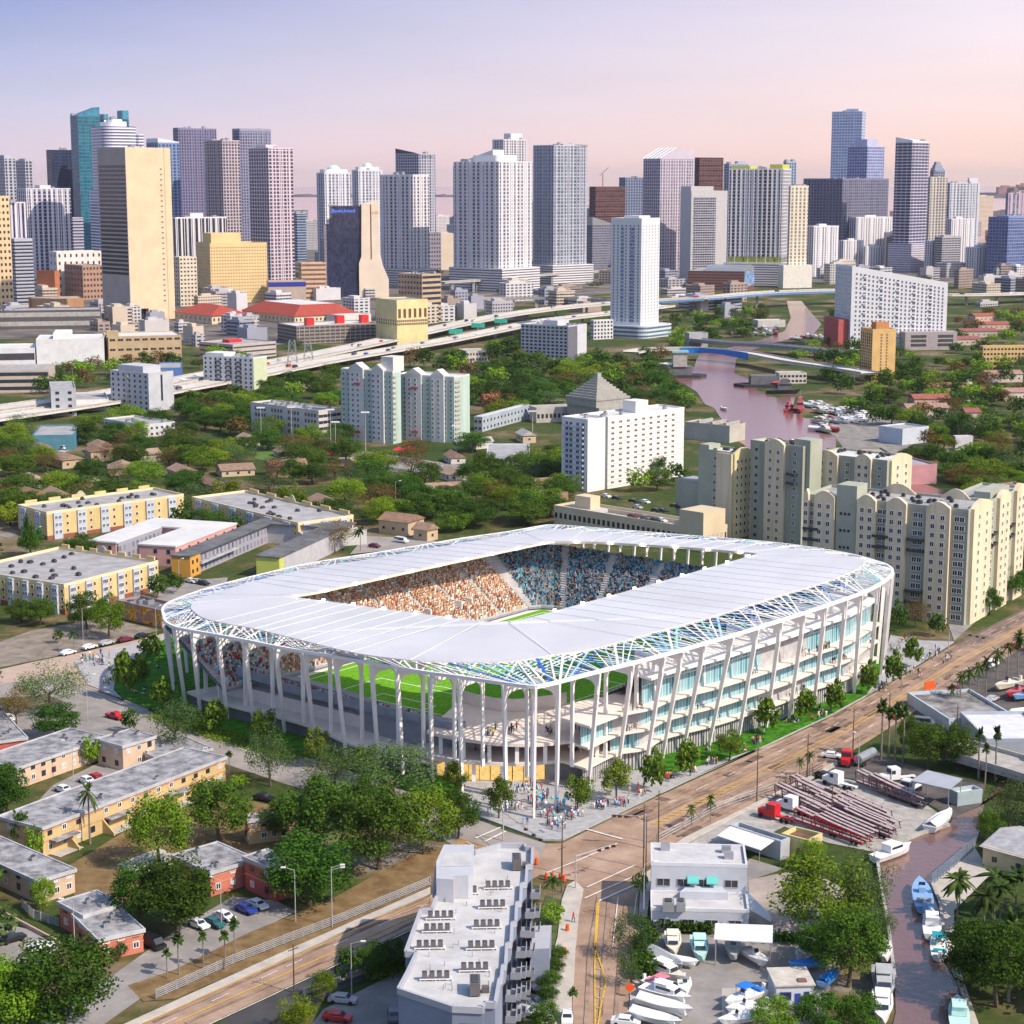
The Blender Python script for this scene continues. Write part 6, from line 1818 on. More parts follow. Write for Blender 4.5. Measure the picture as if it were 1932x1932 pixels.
for px in(1862,1876,1893,1899,1912,1924,1934):
 x=sx(px,15100);hh=rnd.uniform(45,110);w=rnd.uniform(30,70)
 t=thing('distant_tower','','building',(x,15200,0));AUTO.append((t,'hazy brick tower','towers on the far shore'))
 m1=MB();m1.box(-w,-40,0,w,40,hh);m1.box(-w*.5,-30,hh,w*.4,30,hh+12);m1.obj('wall',mat('hazy_brick',(.30,.14,.12),.9,.2,.01),t)
# ------ NEAR BUILDINGS
PB=(.58,.42,.30);YB=(.56,.41,.20);RB=(.52,.17,.12)
TRIM=mat('salmon_trim',(.55,.28,.16),.8,.1)
GRIME=mat('weathered_roof',(.20,.20,.215),.9,.35,.35,c2=(.42,.41,.42))
OCTW=('frame_white','pane_light',.1)
def townhouse(label,xL,xF,xR,yt,bs,wc,Rb=None,Lb=None,a=35,nR=6,nL=2,land=None,d=None,trim=True,roofm=None):
 b=Bld('townhouse',label,xL,xF,xR,yt,base=bs,Rb=Rb,Lb=Lb,a=a,d=d,cat='townhouse',land=land)
 wm=mat('wall_%.2f_%.2f_%.2f'%wc,wc,.85,.12,.25)
 b.box('wall',0,0,0,b.w,b.d,b.h-.35,wm)
 mb=MB();mb.box(-.35,-.35,b.h-.34,b.w+.35,b.d+.35,b.h);b.part('roof',mb,roofm or GRIME)
 mb=MB()
 for q in((-.4,-.4,b.w+.4,-.1),(-.4,b.d+.1,b.w+.4,b.d+.4),(-.4,-.1,-.1,b.d+.1),(b.w+.1,-.1,b.w+.4,b.d+.1)):
  mb.box(q[0],q[1],b.h-.5,q[2],q[3],b.h+.22)
 b.part('roof_edge',mb,mat('roof_edge_grey',(.45,.45,.46),.8,.15))
 if trim:
  mb=MB();mb.box(-.08,-.08,b.h-1.1,b.w+.08,b.d+.08,b.h-.7);mb.box(-.08,-.08,b.h*.48,b.w+.08,b.d+.08,b.h*.52);b.part('string_course',mb,TRIM)
 hz=(1.1,b.h*.52+.9)
 rnd=random.Random(len(label))
 for f,n in(('R',nR),('L',nL)):
  for k in range(n):
   for z in hz:
    if rnd.random()<.9:
     p_,r=b.face(f,b.flen(f)*(k+.5)/n,z,.0)
     b.win.append((p_,r,1.25,1.35,rnd.choice((STD,STW,OCTW))))
 b.units(3,seed=len(label),size=(.6,1.2),hh=(.5,.9))
 return b
b=townhouse('long pale pink townhouse row with grey roof at the left edge',-60,34,203,1449,1489,PB,Rb=(203,1429),nR=9,trim=False,land='the pale pink townhouses',d=13)
townhouse('square pale pink townhouse at the end of the car court',184,233,293,1408,1456,PB,Rb=(293,1437),nR=3,trim=False)
townhouse('small low yellow house with grey roof beside the street',299,306,399,1434,1458,(.62,.42,.20),Rb=(399,1436),nR=4,nL=1,d=14)
b=townhouse('long yellow townhouse row with weathered grey roof',20,82,426,1562,1617,YB,Rb=(426,1478),nR=14,land='the yellow townhouse row',d=13)
for u in(.12,.3,.46,.62,.8):
 mb=MB();mb.prism([(b.w*u,-3.4),(b.w*u+.35,-3.4),(b.w*u+.35,-.01),(b.w*u,-.01)],0,[.6,.6,b.h*.5,b.h*.5]);b.part('porch_wall',mb,MATS['wall_%.2f_%.2f_%.2f'%YB])
for u in(.03,.31,.63):
 mb=MB();mb.box(b.w*u,-2.2,b.h*.48,b.w*(u+.12),-.1,b.h*.52);b.part('porch_roof',mb,GRIME)
 mb=MB();mb.box(b.w*u,-3.0,0,b.w*(u+.12),-.05,.12);b.part('porch_slab',mb,PAVE)
townhouse('red brick house cut by the left edge beside the car park',-50,-8,50,1400,1425,(.42,.10,.08),a=28,nR=0,trim=False)
townhouse('pale pink townhouse with sloped side wall in the lower left',-70,74,142,1662,1706,PB,Rb=(142,1684),nR=3,nL=6,trim=False,land='the lower pale pink townhouse')
townhouse('rose red house with orange trim behind its twin in the lower left',113,160,230,1727,1774,RB,Rb=(230,1752),nR=3)
b=townhouse('rose red house with orange trim nearest the lower left corner',141,188,271,1772,1815,RB,Rb=(271,1796),nR=3,land='the near rose red house')
townhouse('rose red duplex with pale octagon windows beside the small car park',328,398,481,1646,1692,RB,Rb=(481,1666),nR=3,land='the rose red duplex')
townhouse('dark red house end under the trees right of the duplex',462,518,560,1640,1702,(.40,.10,.08),Rb=(560,1688),nR=2)
townhouse('yellow house with pale roof half hidden by big trees',462,470,545,1548,1594,YB,a=22,nR=4,roofm=mat('pale_roof',(.46,.45,.46),.9,.2,.3))
wb=thing('apartment_block','grey apartment block with bright white roof and rows of roof machines in the foreground','apartment block',(*G(880,1900),0),land='the white-roofed block')
OW=(wb.location.x,wb.location.y,0)
ZR=17.0
WBM=mat('blue_grey_wall',(.22,.25,.33),.8,.06,.2);WBL=mat('light_grey_wall',(.46,.47,.50),.8,.06,.2)
rp=[(785,152),(955,152),(1100,112),(1235,112),(1240,130),(1278,132),(1275,228),(1248,232),(1242,328),(1216,335),(1212,435),(1190,440),(1185,545),(1165,550),(1158,662),(1135,668),(1128,785),(1112,790),(1104,858),(1092,868),(1070,998),(1005,994),(1003,1026),(830,1018),(530,918),(582,822),(632,716),(570,712),(655,478),(716,476),(752,382),(728,384),(742,250)]
roofp=SG('M',rp,ZR+1)
mb=MB();mb.prism(roofp,0,ZR);mb.obj('wall',WBM,wb,o=OW)
mb=MB();mb.sheet(roofp,ZR+.02);mb.obj('roof',mat('white_membrane',(.47,.46,.45),.85,.10,.25,c2=(.56,.555,.55)),wb,o=OW)
mb=MB()
for k in range(len(roofp)):
 a_,c_=roofp[k],roofp[(k+1)%len(roofp)]
 mb.bar((*a_,ZR+.5),(*c_,ZR+.5),.5,1.05)
mb.obj('parapet',mat('pale_parapet',(.38,.39,.43),.8,.05),wb,o=OW)
st=SG('M',[(742,250),(785,155),(952,155),(945,325),(920,330),(840,330),(838,352),(742,345)],ZR+3)
mb=MB();mb.prism(st,ZR+.05,ZR+4.2);mb.obj('stair_house',WBL,wb,o=OW)
mb=MB();mb.sheet(SG('M',[(790,165),(940,165),(935,240),(760,245)],ZR+4.2),ZR+4.25);mb.obj('stair_roof',MATS['white_membrane'],wb,o=OW)
for(x0,y0,x1,y1)in((742,262,838,262),(848,238,918,238)):
 a_,c_=Vector(SG('M',[(x0,y0)],ZR+4.2)[0]),Vector(SG('M',[(x1,y1)],ZR+4.2)[0])
 d=(c_-a_).normalized();n=Vector((d.y,-d.x))*.25
 mb=MB();mb.prism([a_+n,c_+n,c_+n*1.5,a_+n*1.5],ZR+.1,ZR+3.6);mb.obj('stone_panel',mat('dark_stone',(.12,.14,.17),.8,.6,1.2,c2=(.35,.38,.4)),wb,o=OW)
acm=MB()
for k in range(4):
 acm.box(-2.1+k*1.15,-.4,.5,-1.3+k*1.15,.4,1.5);acm.box(-2.0+k*1.15,-.3,1.5,-1.4+k*1.15,.3,1.56,1)
acm.box(-2.5,-.45,.3,2.6,-.35,.45,2);acm.box(-2.5,.35,.3,2.6,.45,.45,2)
for x in(-2.4,0,2.5):
 acm.box(x-.06,-.4,.03,x+.06,.4,.3,2)
acme=acm.mesh('condenser_row',[mat('condenser_grey',(.13,.12,.12),.6,.15),DARKM,WHITE])
for i,(x,y)in enumerate(((1085,370),(898,400),(1055,478),(765,540),(745,612),(1022,590),(705,705),(992,708),(955,830),(738,878))):
 q=G(*S('M',x,y),ZR)
 o=link('condenser_row',acme,wb,(q.x-OW[0],q.y-OW[1],ZR+.02),R(3))
for x,y in((1190,250),(958,945)):
 q=G(*S('M',x,y),ZR);m1=MB();m1.box(-.8,-1.8,.2,.8,1.8,2.2);m1.box(-.5,-1.5,2.2,.5,1.5,2.3,1);m1.box(1,-.5,.1,2.2,.5,1)
 link('air_handler',m1.mesh('air_handler',[MATS['condenser_grey'],DARKM]),wb,(q.x-OW[0],q.y-OW[1],ZR+.03),R(2))
vents=MB();rnd=random.Random(5)
for _ in range(36):
 q=G(*S('M',rnd.uniform(700,1150),rnd.uniform(300,960)),ZR);vents.tube((q.x,q.y,ZR),(q.x,q.y,ZR+.9),.07,.07,5)
tag(vents.obj('vent_pipe',METAL,wb,o=OW),kind='stuff')
for k,(x,y)in enumerate(((1262,260),(1232,365),(1205,465),(1180,575),(1150,690),(1122,810))):
 for f in range(4):
  q=G(*S('M',x,y),ZR);z=1.5+3.6*f
  m1=MB();m1.box(0,-2.2,z,1.7,2.0,z+.2);m1.box(1.6,-2.2,z+.2,1.7,2.0,z+1.2);m1.box(0,-2.2,z+.2,1.6,-2.1,z+1.2);m1.box(.0,-1.6,z+.3,.12,1.4,z+2.6,1)
  link('balcony',m1.mesh('balcony',[mat('balcony_grey',(.26,.27,.31),.8,.08),GLASS]),wb,(q.x-OW[0]+.25,q.y-OW[1],0),R(-3))
for pxs in((1005,1100),):
 a_,c_=G(*S('M',600,950),ZR),G(*S('M',730,992),ZR)
d=(c_-a_).normalized();n=Vector((d.y,-d.x))
mb=MB();mb.prism([a_+n*.02,c_+n*.02,c_+n*.12,a_+n*.12],ZR-9,ZR-1.6);mb.obj('light_panel',WBL,wb,o=OW)
e0,e1=G(*S('M',1003,1028),ZR+1),G(*S('M',1072,1000),ZR+1)
for x,m_,z0,z1 in((.55,GLASS,12.4,15.2),(.25,GLASS,12.4,15.2),(.55,GLASS,8.8,11.6),(.25,GLASS,8.8,11.6)):
 f0,f1=G(*S('M',830,1018),ZR+1),G(*S('M',1003,1026),ZR+1)
 p_=f0.lerp(f1,x);d=(f1-f0).normalized();n=Vector((d.y,-d.x))
 m1=MB();m1.prism([p_+n*.02,p_+d*2.4+n*.02,p_+d*2.4+n*.1,p_+n*.1],z0,z1);m1.obj('window',m_,wb,o=OW)
gw=SG('M',[(1285,575),(1385,570),(1372,700),(1268,705)],6)
mb=MB();mb.prism(gw,0,6);mb.obj('garage_wing',WBM,wb,o=OW)
mb=MB();mb.sheet([Vector(q)for q in gw],6.03);mb.obj('garage_roof',MATS['pale_parapet'],wb,o=OW)
g2=Bld('shop_building','pale grey two-storey shop building with teal awnings and a lower front wing',1228,1228,1412,1717,base=1756,Rb=(1412,1761),d=1,cat='shop building',land='the grey shop building')
GW=mat('pale_grey_wall',(.50,.52,.57),.85,.08,.2);GR_=mat('pale_grey_roof',(.50,.49,.49),.9,.12,.3)
def depth_for(b,py,z):
 q=G(*S('L',60,py),z);return(q-b.F).dot(b.yd)
d1=depth_for(g2,352,g2.h);
zt=None
Fu=g2.F+g2.yd*d1
h2=at_depth(S('L',65,212)[0],S('L',65,212)[1],Fu.y)[1]
d2=depth_for(g2,112,h2)
for nm,y0,y1,h in(('front_wing',0,d1,g2.h),('upper_block',d1+.01,d2,h2)):
 g2.box(nm,0,y0,0,g2.w,y1,h,GW)
 g2.box('roof',.4,y0+.4,h,g2.w-.4,y1-.4,h+.08,GR_)
 mb=MB()
 for q in((-.1,y0-.05,g2.w+.1,y0+.35),(-.1,y1-.35,g2.w+.1,y1-.02),(-.1,y0+.35,.3,y1-.35),(g2.w-.3,y0+.35,g2.w+.1,y1-.35)):
  mb.box(q[0],q[1],h-.1,q[2],q[3],h+.6)
 g2.part('parapet',mb,mat('white_trim',(.62,.62,.64),.8,.06))
for f in(.13,.34,.55,.84):
 g2.win.append(((g2.w*f,d1,h2-4.2),0,2.6,1.6,STG))
for f in(.44,.64):
 mb=MB();mb.prism([(g2.w*f-1.1,d1-1.2),(g2.w*f+1.1,d1-1.2),(g2.w*f+1.1,d1),(g2.w*f-1.1,d1)],[h2-3.2,h2-3.2,h2-3.1,h2-3.1],[h2-3.0,h2-3.0,h2-2.0,h2-2.0]);g2.part('awning',mb,mat('teal_awning',(.12,.48,.44),.7,.1))
for f in(.14,.38,.62,.86):
 g2.win.append(((g2.w*f,0,g2.h-2.6),0,2.4,1.0,STG))
mb=MB();mb.prism([(g2.w*.3,d1-3),(g2.w*.8,d1-3),(g2.w*.74,d1-.01),(g2.w*.38,d1-.01)],g2.h+.1,g2.h+1.6);g2.part('stair_housing',mb,GW)
g2.units(2,z=g2.h+.1,x=(.1,.9),y=(.2,.8));
for x,y in((.15,.75),(.8,.7),(.82,.4)):
 mb=MB();mb.box(-.9,-.6,0,.9,.6,1.3);link('roof_unit',mb.mesh('roof_unit',METAL),g2.root,(g2.w*x,d1+(d2-d1)*y,h2+.1))
mb=MB();mb.prism([(g2.w+.02,d1-5),(g2.w+4.5,d1-6),(g2.w+4.5,d1-2),(g2.w+.02,d1)],0,[3.5,1.2,1.2,5]);g2.part('side_stair',mb,METAL)
b=block('low grey workshop with a broad white awning',1372,1472,1490,1594,1624,(.40,.42,.46),Lb=(1376,1592),roof=GRIME,land='the low grey workshop')
mb=MB();mb.prism([(-4.5,b.d*.12),(-.02,b.d*.12),(-.02,b.d*.98),(-4.5,b.d*.98)],[2.9,3.9,3.9,2.9],[3.05,4.1,4.1,3.05]);b.part('awning',mb,mat('white_sheet',(.72,.71,.70),.6,.05))
for u in(.15,.5,.95):
 mb=MB();mb.tube((-4.3,b.d*u,0),(-4.3,b.d*u,2.9),.08,.08,5);b.part('post',mb,METAL)
b=block('small yellow shop with brown roof beside the truck yard',1474,1524,1551,1592,1624,(.62,.52,.24),a=50,roof=mat('brown_roof',(.16,.09,.06),.9,.2),land='the small yellow shop')
b.box('doorway',-.05,b.d*.3,.02,-.0,b.d*.42,2.3,DARKM)
b=Bld('hut','small white hut with a blue door and blue window frames in the boatyard',1464,1464,1533,1861,base=1897,Rb=(1534,1895),d=1,cat='hut',land='the blue-doored hut')
d=(G(*S('L',675,738),b.h)-b.F).dot(b.yd)
HW=mat('hut_white',(.56,.58,.62),.8,.06)
b.box('wall',0,0,0,b.w,d,b.h,HW);b.box('roof',-.3,-.3,b.h,b.w+.3,d+.3,b.h+.25,mat('stained_roof',(.52,.48,.42),.9,.2,.5))
b.win+=[((b.w*.25,0,.9),0,2.0,1.5,('frame_blue','pane_dark',.16)),((b.w*.82,0,.8),0,.9,1.6,('frame_blue','pane_dark',.16))]
mb=MB();mb.box(b.w*.5,-.08,0,b.w*.5+1.0,-.01,2.1);b.part('door',mb,mat('door_blue',(.03,.06,.38),.6,.1))
mb=MB();mb.box(b.w*.62,d*.1,b.h+.26,b.w*.85,d*.3,b.h+.5);b.part('roof_patch',mb,mat('rust_patch',(.2,.1,.08),.9,.2))
def canopy(label,quad,z,m,sheet,posts=True,extra=None,land=None):
 pts=SG(sheet,quad,z);c=sum(pts,Vector((0,0)))/4
 t=thing('canopy',label,'canopy',(c.x,c.y,0),land=land)
 mb=MB();mb.prism([p_-c for p_ in pts],z-.18,z);mb.obj('roof',m,t)
 for p_ in pts:
  q=c.lerp(p_,.94)-c;m1=MB();m1.tube((q.x,q.y,0),(q.x,q.y,z-.18),.12,.12,5);m1.obj('post',METAL,t)
 return t,c
WS=MATS['white_sheet']
canopy('white boat shelter with two boats under it',[(375,505),(665,515),(663,603),(368,585)],5.2,WS,'L',land='the white boat shelter')
canopy('grey metal canopy at the water end of the truck yard',[(1282,982),(1518,1040),(1432,1110),(1172,1052)],6.0,mat('canopy_grey',(.36,.38,.42),.6,.08),'K',land='the grey canopy')
b=block('small teal-grey shed with white roof beside the grey canopy',1790,1806,1853,1502,1522,(.34,.42,.44),a=22,roof=WS,D=None)
b=block('long low building with stained dark roof beside the road',1752,1790,1911,1362,1380,(.48,.54,.60),Rb=(1912,1372),roof=mat('stained_dark_roof',(.13,.12,.12),.9,.4,.2,c2=(.34,.33,.32)),land='the stained-roof building',d=26)
b=block('wide building with a white corrugated roof near the canal bridge',1815,1860,1990,1400,1430,(.36,.40,.46),a=2,roof=mat('white_corrugated',(.62,.62,.65),.6,.12,.4),land='the corrugated roof',d=24)
b=house('yellow house with a grey gabled roof across the canal',1840,1990,2060,1632,1672,60,wc=(.56,.46,.28),rc=(.36,.36,.37),rise=1.6,Lb=(1853,1634));LAND.append(('the canal house',b.F.x,b.F.y))
br=thing('road_bridge','concrete road bridge over the canal at the right edge','bridge',(*G(1930,1455),0))
PP,mb,mp=ribbon('deck',[(1790,1408),(1860,1428),(1930,1448),(2000,1470)],3.5,12,CONC,1.2)
mb.obj('deck',CONC,br,o=tuple(br.location));mp.obj('parapet',mat('bridge_rail',(.44,.42,.38),.9,.1),br,o=tuple(br.location))
lay('truck_yard',[(1300,1592),(1400,1535),(1500,1490),(1560,1462),(1640,1480),(1720,1500),(1790,1548),(1735,1574),(1670,1612),(1560,1590),(1480,1560),(1400,1600),(1330,1640),(1240,1640)],.012,GRAVEL)
lay('dark_yard',[(1580,1440),(1640,1412),(1700,1440),(1780,1460),(1860,1480),(1850,1520),(1800,1545),(1720,1500),(1640,1478),(1560,1460)],.016,DARKLOT)
lay('boat_yard',[(1218,1762),(1412,1766),(1560,1772),(1580,1800),(1560,1900),(1545,1945),(1205,1945)],.012,LOT)
lay('boat_yard_slab',[(1362,1865),(1460,1865),(1462,1945),(1362,1945)],.018,PAVE)
lay('side_yard',[(1412,1660),(1520,1640),(1600,1680),(1560,1772),(1416,1764)],.012,mat('dusty_lot',(.34,.29,.25),.9,.2,.2))
lay('shop_forecourt',[(1232,1640),(1300,1596),(1380,1610),(1480,1640),(1412,1662),(1412,1690),(1222,1700)],.014,LOT)
lay('east_bank_path',[(1757,1668),(1839,1601),(1870,1650),(1800,1720),(1800,1800),(1850,1945),(1830,1945),(1823,1897),(1808,1852),(1786,1811),(1774,1710)],.05,PAVE)
lay('right_car_park',[(1720,1346),(1800,1296),(1950,1212),(1960,1400),(1860,1400),(1750,1375)],.012,DARKLOT)
lay('left_car_court',[(50,1535),(100,1482),(190,1438),(240,1462),(300,1470),(410,1448),(330,1480),(230,1512),(90,1558)],.012,LOT)
lay('rose_car_park',[(340,1750),(440,1692),(520,1700),(560,1720),(440,1780),(300,1860),(180,1945),(60,1945),(200,1850)],.012,LOT)
lay('corner_car_park',[(-10,1740),(60,1755),(110,1790),(60,1830),(-10,1850)],.012,LOT)
lay('brown_lawn',[(120,1640),(250,1560),(420,1500),(560,1530),(580,1600),(470,1640),(330,1680),(200,1720),(140,1690)],.01,DIRT)
lay('brown_verge',[(240,1860),(330,1830),(470,1760),(620,1700),(800,1600),(870,1600),(815,1672),(520,1804),(330,1885),(270,1890)],.011,DIRT)
lay('concrete_slab',[(220,1632),(300,1600),(350,1625),(260,1650)],.02,PAVE)
lay('block_car_park',[(610,1905),(700,1860),(760,1830),(760,1945),(580,1945)],.014,LOT)
lay('block_garden',[(1030,1690),(1066,1700),(1050,1770),(1026,1860),(1018,1945),(985,1945),(1000,1800)],.013,mat('verge_green',(.07,.10,.025),.95,.35,.4))
lay('orange_earth',[(860,1580),(930,1600),(930,1632),(840,1668)],.012,SAND)
lay('left_waste_ground',[(-10,1215),(60,1190),(200,1165),(300,1190),(150,1230),(60,1248),(-10,1262)],.01,mat('waste_ground',(.24,.20,.16),.95,.3,.2))
lay('left_car_park',[(60,1340),(150,1320),(260,1360),(250,1390),(120,1400),(40,1420),(-10,1380),(-10,1330)],.01,LOT)
lay('street_behind_stadium',[(690,1012),(800,1015),(830,1024),(740,1038),(660,1046)],.01,ROADG)
lay('yellow_court',[(300,1115),(360,1095),(430,1090),(420,1130),(350,1160),(290,1150)],.01,LOT)
lay('sports_field',[(490,840),(560,845),(650,860),(640,880),(540,876),(480,866)],.01,mat('field_green',(.09,.16,.03),.95,.3,.2))
lay('market_lot',[(640,845),(760,862),(880,880),(960,900),(900,915),(780,895),(640,880)],.01,LOT)
lay('marina_yard',[(1548,800),(1600,772),(1730,800),(1712,880),(1610,872),(1580,830)],.01,mat('yard_grey',(.24,.22,.20),.95,.3,.2))
lay('road_by_river',[(1205,700),(1222,700),(1260,790),(1290,815),(1270,815),(1235,780)],.01,PAVE)
lay('right_road',[(1800,850),(1822,850),(1830,780),(1836,700),(1826,700),(1815,780)],.01,PAVE)
lay('road_past_apartments',[(1780,1150),(1860,1060),(1950,1000),(1950,1060),(1900,1120),(1800,1210)],.009,LOT)
for p_ in(far_e+near_e[::-1],pl,[(1300,1592),(1400,1535),(1560,1462),(1640,1412),(1860,1480),(1735,1574),(1560,1590),(1240,1640)]):
 KEEP.append(p_)
# ------ TREES
def leaf_mat(name,c,c2):
 m=bpy.data.materials.new(name);m.use_nodes=True
 nt=m.node_tree;b=nt.nodes['Principled BSDF'];b.inputs['Roughness'].default_value=.7
 b.inputs['Specular IOR Level'].default_value=.06
 g=nt.nodes.new('ShaderNodeNewGeometry');oi=nt.nodes.new('ShaderNodeObjectInfo')
 mx=nt.nodes.new('ShaderNodeMix');mx.data_type='RGBA';nt.links.new(g.outputs['Random Per Island'],mx.inputs[0])
 mx.inputs[6].default_value=(*c,1);mx.inputs[7].default_value=(*c2,1)
 hs=nt.nodes.new('ShaderNodeHueSaturation')
 for s_,(lo,hi_)in(('Hue',(.475,.515)),('Value',(.7,1.35))):
  mr=nt.nodes.new('ShaderNodeMapRange');mr.inputs[3].default_value=lo;mr.inputs[4].default_value=hi_
  wn_=nt.nodes.new('ShaderNodeMath');wn_.operation='FRACT';ml_=nt.nodes.new('ShaderNodeMath');ml_.operation='MULTIPLY';ml_.inputs[1].default_value=1 if s_=='Value' else 7.3
  nt.links.new(oi.outputs['Random'],ml_.inputs[0]);nt.links.new(ml_.outputs[0],wn_.inputs[0]);nt.links.new(wn_.outputs[0],mr.inputs[0]);nt.links.new(mr.outputs[0],hs.inputs[s_])
 nt.links.new(mx.outputs[2],hs.inputs['Color']);nt.links.new(hs.outputs[0],b.inputs['Base Color'])
 tr=nt.nodes.new('ShaderNodeBsdfTranslucent');nt.links.new(hs.outputs[0],tr.inputs[0])
 ms=nt.nodes.new('ShaderNodeMixShader');ms.inputs[0].default_value=.25
 nt.links.new(b.outputs[0],ms.inputs[1]);nt.links.new(tr.outputs[0],ms.inputs[2]);nt.links.new(ms.outputs[0],nt.nodes['Material Output'].inputs[0])
 return m
LM={'dense':leaf_mat('leaves_dense',(.022,.068,.008),(.082,.165,.016)),'bright':leaf_mat('leaves_bright',(.085,.165,.010),(.21,.31,.022)),'sparse':leaf_mat('leaves_sparse',(.045,.095,.025),(.12,.18,.055)),'small':leaf_mat('leaves_small',(.05,.10,.010),(.17,.235,.025)),'brown':leaf_mat('leaves_brown',(.09,.07,.02),(.20,.13,.04)),'palm':leaf_mat('leaves_palm',(.025,.06,.012),(.08,.13,.03))}
BARK=mat('bark',(.11,.08,.055),.95,.3,1.5)
def crown_mesh(kind,seed,nl=2600,clumps=34,leaf=.030,flat=.55,spread=1.0):
 rnd=random.Random(seed);mb=MB();cl=[]
 for _ in range(clumps):
  while True:
   x,y,z=rnd.uniform(-1,1),rnd.uniform(-1,1),rnd.uniform(-.75,1)
   q=x*x+y*y+z*z
   if.25<q<1:
    break
  cl.append((x*.39,y*.39,z*.36,rnd.uniform(.09,.17)))
 cl+=[(0,0,0,.2)]
 for _ in range(nl):
  cx,cy,cz,r=rnd.choice(cl)
  d=Vector((rnd.gauss(0,1),rnd.gauss(0,1),rnd.gauss(.25,1))).normalized()
  p_=Vector((cx,cy,cz))+d*r*rnd.uniform(.55,1.08)*spread
  n=(d+Vector((rnd.gauss(0,.55),rnd.gauss(0,.55),rnd.gauss(.2,.55)))).normalized()
  u=n.orthogonal().normalized();u.rotate(Matrix.Rotation(rnd.uniform(0,6.28),3,n));v=n.cross(u)
  s_=leaf*rnd.uniform(.6,1.3)
  mb.quad(p_-u*s_,p_-v*s_*.7,p_+u*s_,p_+v*s_*.7)
 return mb.mesh('crown',LM[kind])
def trunk_mesh(seed,lean=.05):
 rnd=random.Random(seed);mb=MB()
 t=Vector((rnd.uniform(-lean,lean),rnd.uniform(-lean,lean),.48))
 mb.tube((0,0,0),t,.030,.022,7)
 for k in range(5):
  a=6.28*k/5+rnd.uniform(-.4,.4);r=rnd.uniform(.18,.30)
  m_=t+Vector((math.cos(a)*r*.5,math.sin(a)*r*.5,.14))
  mb.tube(t,m_,.017,.011,5);mb.tube(m_,t+Vector((math.cos(a)*r,math.sin(a)*r,rnd.uniform(.2,.34))),.011,.005,4)
 return mb.mesh('trunk',BARK)
TP={}
for k,(nl,c,lf,sp)in{'dense':(8000,46,.0165,1),'bright':(6500,38,.0165,1.05),'sparse':(4200,32,.0135,1.25),'small':(3800,26,.023,1.05),'brown':(3200,32,.014,1.3)}.items():
 TP[k]=[(crown_mesh(k,10*i+len(k),nl,c,lf,.55,sp),trunk_mesh(i))for i in range(4 if k=='dense' else 3)]
def frond(mb,base,a,el,L_,w,droop,n=5):
 pts=[]
 for k in range(n+1):
  t=k/n
  pts.append(Vector(base)+Vector((math.cos(a)*L_*t*math.cos(el),math.sin(a)*L_*t*math.cos(el),L_*t*math.sin(el)-droop*t*t)))
 s_=Vector((-math.sin(a),math.cos(a),0))
 for k in range(n):
  w0,w1=w*math.sin(math.pi*(k+.35)/(n+.6)),w*math.sin(math.pi*(k+1.35)/(n+.6))
  dn=Vector((0,0,-.55))
  mb.quad(pts[k],pts[k+1],pts[k+1]+s_*w1+dn*w1,pts[k]+s_*w0+dn*w0);mb.quad(pts[k+1],pts[k],pts[k]-s_*w0+dn*w0,pts[k+1]-s_*w1+dn*w1)
def palm(kind,seed):
 rnd=random.Random(seed);mb=MB()
 n=20 if kind=='coco' else 34
 for k in range(n):
  a=6.28*k/n*2.4+rnd.uniform(-.2,.2);el=rnd.uniform(-.5,1.2)
  if kind=='coco':
   frond(mb,(0,0,.92),a,el,rnd.uniform(.30,.40),.05,rnd.uniform(.12,.26))
  else:
   frond(mb,(0,0,.84),a,el,rnd.uniform(.16,.22),.06,rnd.uniform(.02,.09),3)
 t=MB();x=rnd.uniform(-.05,.05);t.tube((0,0,0),(x*.3,0,.5),.022,.016,6);t.tube((x*.3,0,.5),(0,0,.92 if kind=='coco' else.84),.016,.014,6)
 return mb.mesh('crown',LM['palm']),t.mesh('trunk',mat('palm_bark',(.22,.19,.16),.9,.25,1.5))
for k in('coco','fan'):
 TP[k]=[palm(k,i+3)for i in range(3)]
PHR={'dense':'broad dark green tree','bright':'bright yellow-green spreading tree','sparse':'airy grey-green tree','small':'small rounded young tree','brown':'thin brownish tree','coco':'palm with drooping fronds','fan':'round-headed fan palm'}
trnd=random.Random(21)
TREES=[]
def tree_px(x,y,hpx,wpx,kind,z=0.0):
 g=G(x,y,0);m_=math.sqrt(g.y**2+CAM_H**2)/FOC
 TREES.append((wpx,kind,g.x,g.y,wpx*m_,hpx*m_*1.06,z))
